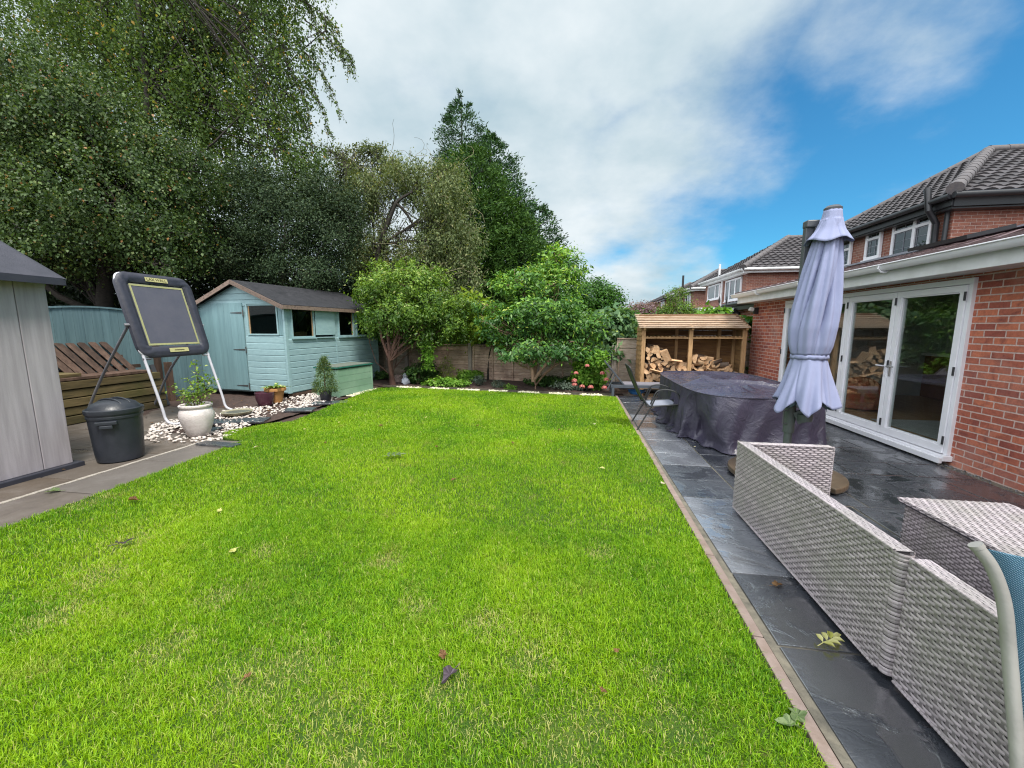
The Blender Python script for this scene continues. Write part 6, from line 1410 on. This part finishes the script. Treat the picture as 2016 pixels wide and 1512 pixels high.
def text_mesh(s, size, mat_, M, name, parent, root, sx=1.0):
    cu = bpy.data.curves.new('t', 'FONT'); cu.body = s; cu.size = size; cu.align_x = 'CENTER'; cu.align_y = 'CENTER'; cu.extrude = .0008; cu.offset = size*.012
    ob = bpy.data.objects.new('t', cu); C.objects.link(ob); bpy.context.view_layer.update(); dg = bpy.context.evaluated_depsgraph_get(); me = bpy.data.meshes.new_from_object(ob.evaluated_get(dg)); bpy.data.objects.remove(ob)
    Mi = WM[root.name].inverted()
    for v_ in me.vertices: v_.co = Mi @ (M @ Vector((v_.co.x*sx, v_.co.y, v_.co.z)))
    me.materials.clear(); me.materials.append(mat_); me.name = name; a_ = me.attributes.new('rnd', 'FLOAT', 'FACE'); o = bpy.data.objects.new(name, me); return finish(o, parent)
for hc, txt in ((hb1-.085, 1), (hb0+.085, 0)):
    g = MB(); wl_, hl = (.19 if txt else .17), .036; dd_ = .045; g.add([RP(-wl_,hc-hl,dd_), RP(wl_,hc-hl,dd_), RP(wl_,hc+hl,dd_), RP(-wl_,hc+hl,dd_)], [(0,1,2,3)]); lb = g.build('label', m_yel2, t, root=t)
    M = Matrix((( sv_.x, wv.x, nv.x, RP(0,hc,dd_+.002).x), (sv_.y, wv.y, nv.y, RP(0,hc,dd_+.002).y), (sv_.z, wv.z, nv.z, RP(0,hc,dd_+.002).z), (0,0,0,1)))
    if txt: text_mesh('LAX WALL', .062, m_ink, M, 'lettering', lb, t, 1.12)
    else: g = MB(); g.box(-.085,.09,-.008,.006,.0,.001, M=M); g.build('print', m_ink, lb, root=t)
for s in (-1, 1):
    y = O.y+s*.575
    g = MB(); g.tube(smooth_path([RP(s*.575, 1.62, -.02), RP(s*.575, 1.2, -.02), RP(s*.575, .35, 0), RP(s*.575, .10, 0), (-6.50, y, .03), (-6.42, y-s*.10, .022)]), .021, 10); g.build('leg', m_tubew, t, smooth=True, root=t)
    g = MB(); g.tube(smooth_path([RP(s*.63, 1.70, -.03), (-7.75, y, .82), (-8.20, y, .14), (-8.27, y-s*.05, .03), (-8.28, y-s*.16, .022)]), .021, 10); g.build('rear_leg', m_tubeg, t, smooth=True, root=t)
    g = MB(); g.tube([RP(s*.60,1.70,.0), RP(s*.68,1.70,-.04)], .026, 8); g.tube([RP(s*.47,1.13,-.02), RP(s*.60,1.13,-.02)], .019, 8); g.build('joint', m_tubeg if s < 0 else m_tubew, t, smooth=True, root=t)
g = MB(); g.tube([(-8.28,O.y-.42,.022),(-8.28,O.y+.42,.022)], .020, 8); g.build('rear_bar', m_tubew, t, smooth=True, root=t)
g = MB(); g.tube([(-6.42,O.y-.48,.022),(-6.42,O.y-.30,.022)], .022, 8); g.build('front_bar', m_pad, t, smooth=True, root=t)
# stack of old sleepers with a slatted back
sx = -8.22
t = thing('timber_stack', 'stack of old mossy sleepers with brown boards leaning behind, under the blue fence', 'timber', (sx,5.6,0))
zt = PX(118,752,sx).z; yA, yB = 3.4, PX(330,775,sx).y; nr = 5; hh = zt/nr; print('stack', sx, zt, yB)
for k in range(nr):
    g = MB(); g.box(sx-.55, sx-.02*(k % 2)-.0, yA, yB-random.uniform(0,.10)-(.0), k*hh+.004, (k+1)*hh-.012, None); g.build('sleeper', m_sleeper, t, bevel=.008, root=t)
g = MB(); g.box(sx-.52, sx+.0, yA, yB-.25, zt, zt+.05); g.build('sleeper', m_slat, t, bevel=.006, root=t)
g = MB(); g.box(sx-.50, sx-.05, yA, PX(165,735,sx).y, zt+.052, zt+.11); g.build('sleeper', m_sleeper, t, bevel=.006, root=t)
yl = [PX(px_, 700, sx-.55).y for px_ in (92,113,135,157,179,201,222)]; ztop = PX(180,674,sx-.75).z
for i in range(7):
    a = yl[i]; g = MB(); w_ = .125
    g.ext([(sx-.42,a+.16,zt+.05),(sx-.42,a+.16+w_,zt+.05),(sx-.78,a+w_-.04,ztop),(sx-.78,a-.04+.05,ztop+.012),(sx-.78,a-.04,ztop)], (-.02,0,.0)); g.build('back_board', m_slat, t, root=t)
g = MB(); g.bar((sx-.74,yl[0],zt+.3),(sx-.74,yl[6]+.3,zt+.3), .04, .07); g.bar((sx-.60,yl[0],zt+.1),(sx-.60,yl[6]+.5,zt+.1), .04, .07); g.build('back_rail', m_slat, t, root=t)
g = MB(); g.bar((sx-.1,yB+.06,.0),(sx-.55,yB+.2,.82), .07, .05); g.build('prop', m_black, t, root=t)
# white pot with rose
q = G(392,858); t = thing('plant_pot', 'large white textured pot with a leggy young shrub on the pebbles', 'pot', q)
g = MB(); g.lathe([(.115,0),(.13,.01),(.175,.14),(.212,.27),(.217,.34),(.197,.40),(.180,.425),(.188,.44),(.205,.455),(.206,.475),(.193,.485),(.18,.475),(.175,.44),(.18,.38)], q, 48, wob=lambda a, z: 1+.004*math.sin(a*40)*(1 if z < .4 else 0)); g.build('pot', m_pot, t, smooth=True, root=t)
g = MB(); g.lathe([(.0,.425),(.176,.43)], q, 20); g.f[-1:] = []; g.r = g.r[:len(g.f)]; g.m = g.m[:len(g.f)]; g.build('potting_soil', m_soil, t, root=t)
g = MB(); tips = []
for (dx, dy, h_) in ((-.10,.05,.36),(-.24,-.02,.28),(-.05,.1,.62),(.10,.1,.40),(.22,.05,.42),(.30,0,.30),(-.30,.1,.16),(.05,-.1,.25),(.16,-.05,.52)):
    pts = bend(q+Vector((dx*.2,dy*.2,.42)), q+Vector((dx*1.1,dy,.45+h_)), 5, .1, dx); g.tube(pts, taper(.006,.003,5), 5); tips += [pts[k] for k in (2,3,4,5)]
g.build('stems', m_bark_r, t, root=t)
P_ = np.repeat(np.array([tuple(p_) for p_ in tips]), 11, 0); rg = np.random.default_rng(9); P_ = P_+rg.normal(size=P_.shape)*.045; n = len(P_)
leafcards(P_-np.array(q), unit(n, rg)+np.array([0,-.2,1.0]), unit(n, rg), rg.uniform(.035,.06,n), rg.uniform(.025,.042,n), np.clip(rg.normal(.6,.25,n),0,1), 'leaves', f_rho, t)
q = G(523,798); t = thing('plant_pot', 'empty glossy plum coloured pot in front of the shed corner', 'pot', q)
g = MB(); g.lathe([(.10,0),(.125,.01),(.165,.13),(.178,.25),(.182,.275),(.170,.28),(.160,.25),(.15,.14),(.02,.10)], q, 40); g.build('pot', m_purple, t, smooth=True, root=t)
q = G(544,793); t = thing('plant_pot', 'orange terracotta pot with a variegated hosta beside the plum pot', 'pot', q)
g = MB(); g.lathe([(.10,0),(.115,.01),(.165,.24),(.17,.26),(.205,.265),(.212,.30),(.205,.33),(.19,.325),(.18,.27)], q, 40); g.build('pot', m_terra, t, smooth=True, root=t)
g = MB(); g.prism([(q.x+.18*math.cos(a*.5), q.y+.18*math.sin(a*.5)) for a in range(12)], .26, .28); g.build('potting_soil', m_soil, t, root=t)
g = MB(); rr = random.Random(3)
for k in range(24):
    a = rr.uniform(0,6.28); L = rr.uniform(.18,.34); up_ = rr.uniform(.5,1.3); d = Vector((math.cos(a),math.sin(a),0)); s_ = Vector((-d.y,d.x,0)); vs_ = []; m = 5
    for i in range(m+1):
        u_ = i/m; c_ = q+Vector((0,0,.29))+d*(L*u_)+Vector((0,0,L*up_*u_*(1-u_*.75))); wd = .036*math.sin(math.pi*min(.97,u_*.85+.12)); vs_ += [c_-s_*wd, c_-Vector((0,0,.008)), c_+s_*wd]
    for i in range(m): g.add([vs_[i*3+j] for j in (0,1,4,3)][:4] if False else [vs_[i*3], vs_[i*3+1], vs_[i*3+4], vs_[i*3+3]], [(0,1,2,3)], rr.choice((.2,.5,.6,1.))); g.add([vs_[i*3+1], vs_[i*3+2], vs_[i*3+5], vs_[i*3+4]], [(0,1,2,3)], rr.choice((.2,.5,.7,1.)))
g.build('hosta', f_hos, t, smooth=True, root=t)
q = G(468,818); t = thing('bird_bath', 'shallow stone bird bath dish on the pebbles behind the white pot', 'bird bath', q)
g = MB(); g.lathe([(.12,.01),(.2,.03),(.245,.075),(.25,.085),(.238,.088),(.2,.06)], q, 40); g.build('dish', m_dish, t, smooth=True, root=t)
g = MB(); g.prism([(q.x+.225*math.cos(a*.3491), q.y+.225*math.sin(a*.3491)) for a in range(18)], .06, .072); g.build('water', m_water, t, root=t)
q = G(642,789); t = thing('plant_pot', 'small dwarf conifer in a dark grey pot beside the green storage box', 'pot', q)
g = MB(); g.lathe([(.09,0),(.10,.01),(.13,.2),(.14,.215),(.13,.22),(.12,.2)], q, 28); g.build('pot', m_dplast, t, smooth=True, root=t)
rg = np.random.default_rng(12); K = 260; tt = rg.random(K)**.8; an = rg.uniform(0,6.28,K); rad = np.interp(tt,[0,.15,.5,.85,1],[.02,.07,.17,.25,.2])*(.5+.5*rg.random(K)); cen_ = np.c_[np.cos(an)*rad, np.sin(an)*rad, .98-.78*tt]; rep = np.repeat(np.arange(K), 16); N = len(rep); pos = cen_[rep]+rg.normal(size=(N,3))*.03; tan = np.c_[np.cos(an),np.sin(an),-.9*np.ones(K)][rep]+unit(N,rg)*.5
leafcards(pos, unit(N,rg), tan, rg.uniform(.03,.06,N), rg.uniform(.008,.014,N), np.clip(rg.normal(.5,.25,N),0,1), 'foliage', foliage('dwarf_conifer', [(0,(.04,.09,.03)),(.6,(.10,.17,.05)),(1,(.24,.28,.10))]), t)
g = MB(); g.tube([q, q+Vector((0,0,.95))], [.02,.004], 6); g.build('stem', m_bark_r, t, root=t)
# green box against the shed
bo = Vector((-5.34,8.36,0)); ang = math.atan2(-.19, 1.18); t = thing('storage_box', 'green boarded storage box with dark green lid against the pale blue shed', 'box', bo, ang)
lb_, wb_, hb_ = 1.22, .62, .66
g = MB(); 
for k in range(4): z = .02+k*.155; g.box(-.0, .016, .03, lb_-.03, z, z+.15); g.box(-wb_+.03, -.03, -.016, 0, z, z+.15)
g.box(-wb_, -.002, .001, lb_, .02, hb_-.02); g.build('body', m_green, t)
g = MB(); g.box(-.03,.024,-.022,.028,.0,hb_-.01); g.build('corner_post', m_green, t, bevel=.003)
g = MB(); g.box(-.02,.024,lb_-.03,lb_+.01,.0,hb_-.01); g.build('corner_post', m_green, t, bevel=.003)
g = MB(); g.box(-wb_-.03,.045,-.045,lb_+.03,hb_,hb_+.035); g.build('lid', m_dgreen, t, bevel=.012)
g = MB(); g.box(-wb_,.015,-.01,lb_,hb_+.036,hb_+.05); g.build('lid_felt', simple('mossy_felt', (.09,.11,.09), (.15,.17,.14), .9, 25, bs=.6), t)

# ================================================================== FALLEN LEAVES
m_lf = {k: foliage('fallen_'+k, c, .6, .25, .3) for k, c in dict(brown=[(0,(.10,.045,.02)),(1,(.26,.15,.07))], yellow=[(0,(.42,.42,.10)),(1,(.62,.60,.28))], pale=[(0,(.5,.45,.28)),(1,(.66,.6,.45))], dark=[(0,(.035,.025,.03)),(1,(.13,.10,.13))], green=[(0,(.08,.13,.05)),(1,(.2,.26,.12))]).items()}
def leaf_shape(seed, s, pts=7, curl=.25):
    rr = random.Random(seed); g = MB(); n = 22; ring = []
    for i in range(n):
        a = 2*math.pi*i/n; r_ = s*(.55+.35*abs(math.cos(a*pts/2))**1.5)*(1.25 if abs(a-math.pi) > 2.6 else 1)*rr.uniform(.9,1.1); ring.append((r_*math.cos(a), r_*math.sin(a)*.85, s*curl*(math.cos(a*2+seed)*.6+rr.uniform(-.2,.2))+s*curl))
    for i in range(n): g.add([(0,0,s*curl*.25), ring[i], ring[(i+1) % n]], [(0,1,2)], rr.random())
    g.tube([(-s*.3,0,s*.1),(-s*1.5,s*.15,s*.05)], s*.035, 4, r=1); return g
def fallen(name, px, py, kind, s, label, z=.03, seed=0, group=None, pts=5):
    q = G(px, py, z); g = leaf_shape(seed, s, pts, .3); a = random.uniform(0,6.28); M = Matrix.Translation(q) @ Matrix.Rotation(a,4,'Z') @ Matrix.Rotation(random.uniform(-.25,.25),4,'X')
    g.v = [tuple(M @ Vector(v)) for v in g.v]; o = g.build(name, m_lf[kind]); return tag(o, label, 'leaf', group)
def pinnate(px, py, kind, label, n=5, s=.05, z=.01, ang=0.):
    q = G(px, py, z); g = MB(); M = Matrix.Translation(q) @ Matrix.Rotation(ang,4,'Z')
    g.tube([M @ Vector((-s*1.1,0,.004)), M @ Vector((0,0,.012)), M @ Vector((s*1.6,.0,.01))], .0022, 5, r=1)
    for i, (x, a) in enumerate([(-.2,1.2),(-.2,-1.2),(.5,.95),(.5,-.95),(1.2,.7),(1.2,-.7),(1.6,0)][:n+2]):
        d = Vector((math.cos(a), math.sin(a), 0)); sn = Vector((-d.y,d.x,0)); b = Vector((x*s,0,.012)); L = s*random.uniform(1.2,1.5); w_ = s*.32
        for e_ in (-1, 1): g.add([M @ v for v in (b, b+d*L*.35+sn*e_*w_+Vector((0,0,.012)), b+d*L*.7+sn*e_*w_*.8+Vector((0,0,.016)), b+d*L+Vector((0,0,.004)))], [(0,1,2,3)], random.random())
    return tag(g.build('fallen_leaf', m_lf[kind]), label, 'leaf')
pinnate(1622,1268,'yellow','pale yellow compound leaf lying on the wet slate beside the nearest sofa section', 5, .042, .012, .5)
pinnate(765,898,'green','long grey green compound leaf lying in the middle of the lawn', 5, .07, .05, .3)
fallen('fallen_leaf', 1530,1152,'brown',.035,'small curled brown leaf on the wet slate beside the long sofa', .01, 3)
fallen('fallen_leaf', 886,1330,'dark',.050,'large dark folded leaf standing in the grass at the front of the lawn', .045, 4, pts=3)
fallen('fallen_leaf', 872,1290,'brown',.032,'small brown leaf with a pale stalk just beyond the large dark leaf', .04, 5)
fallen('fallen_leaf', 1187,1360,'brown',.020,'small orange brown leaf on the lawn, nearest to the right front', .045, 6)
fallen('fallen_leaf', 1213,1281,'brown',.018,'narrow reddish leaf on the lawn a little beyond the orange brown one', .045, 7)
fallen('fallen_leaf', 460,1084,'yellow',.034,'yellow leaf on the left half of the lawn', .045, 8)
fallen('fallen_leaf', 432,1006,'yellow',.036,'pale yellow leaf on the lawn near the left path', .045, 9)
fallen('fallen_leaf', 893,945,'brown',.034,'tan leaf right of the long compound leaf on the lawn', .045, 10)
fallen('fallen_leaf', 485,1335,'brown',.024,'dark brown leaf at the lower left of the lawn', .045, 11)
fallen('fallen_leaf', 243,1070,'dark',.055,'dark broken leaf cluster on the lawn below the taupe shed', .045, 12)
fallen('fallen_leaf', 262,985,'brown',.055,'curled brown leaf by the left edge of the lawn', .045, 13)
fallen('fallen_leaf', 1570,1410,'green',.045,'large grey green leaf lying across the edging at the front of the patio', .02, 14)
fallen('fallen_leaf', 1556,1428,'green',.045,'torn grey green leaf half under the large one on the edging', .02, 15)
fallen('fallen_leaf', 105,968,'green',.06,'green leaf lying on the concrete path below the taupe shed', .01, 16)
fallen('fallen_leaf', 1305,952,'pale',.035,'cream leaf on the patio edging near the middle', .02, 17)
fallen('fallen_leaf', 1368,880,'pale',.02,'white petal on the slate beside the covered table', .01, 18)
for i, (px, py) in enumerate([(555,905),(940,838),(838,822),(780,804),(1100,846),(1185,922),(1042,812),(668,832),(640,872),(720,816),(910,790),(600,845),(1010,872),(1170,835),(860,880),(690,802),(980,803),(505,880),(750,838),(1120,800)]):
    fallen('fallen_leaf', px, py, random.choice(['pale','yellow','yellow','brown']), random.uniform(.022,.036), 'small yellowish fallen leaf scattered on the far half of the lawn', .045, 30+i, 'small leaves scattered over the far half of the lawn')
for i in range(46):
    x = random.choice([random.uniform(-6.3,-5.5), random.uniform(-7.6,-6.2)]); y = random.uniform(3.2,4.0) if x > -5.9 and i % 3 == 0 else random.uniform(5.4,7.9)
    g = leaf_shape(80+i % 6, random.uniform(.018,.034)); M = Matrix.Translation((x,y,.015)) @ Matrix.Rotation(random.uniform(0,6.28),4,'Z'); g.v = [tuple(M @ Vector(v)) for v in g.v]
    tag(g.build('fallen_leaf', m_lf[random.choice(['brown','brown','dark'])]), 'small brown fallen leaf lying on the flags and soil in front of the sheds', 'leaf', 'brown leaves on the ground in front of the sheds')
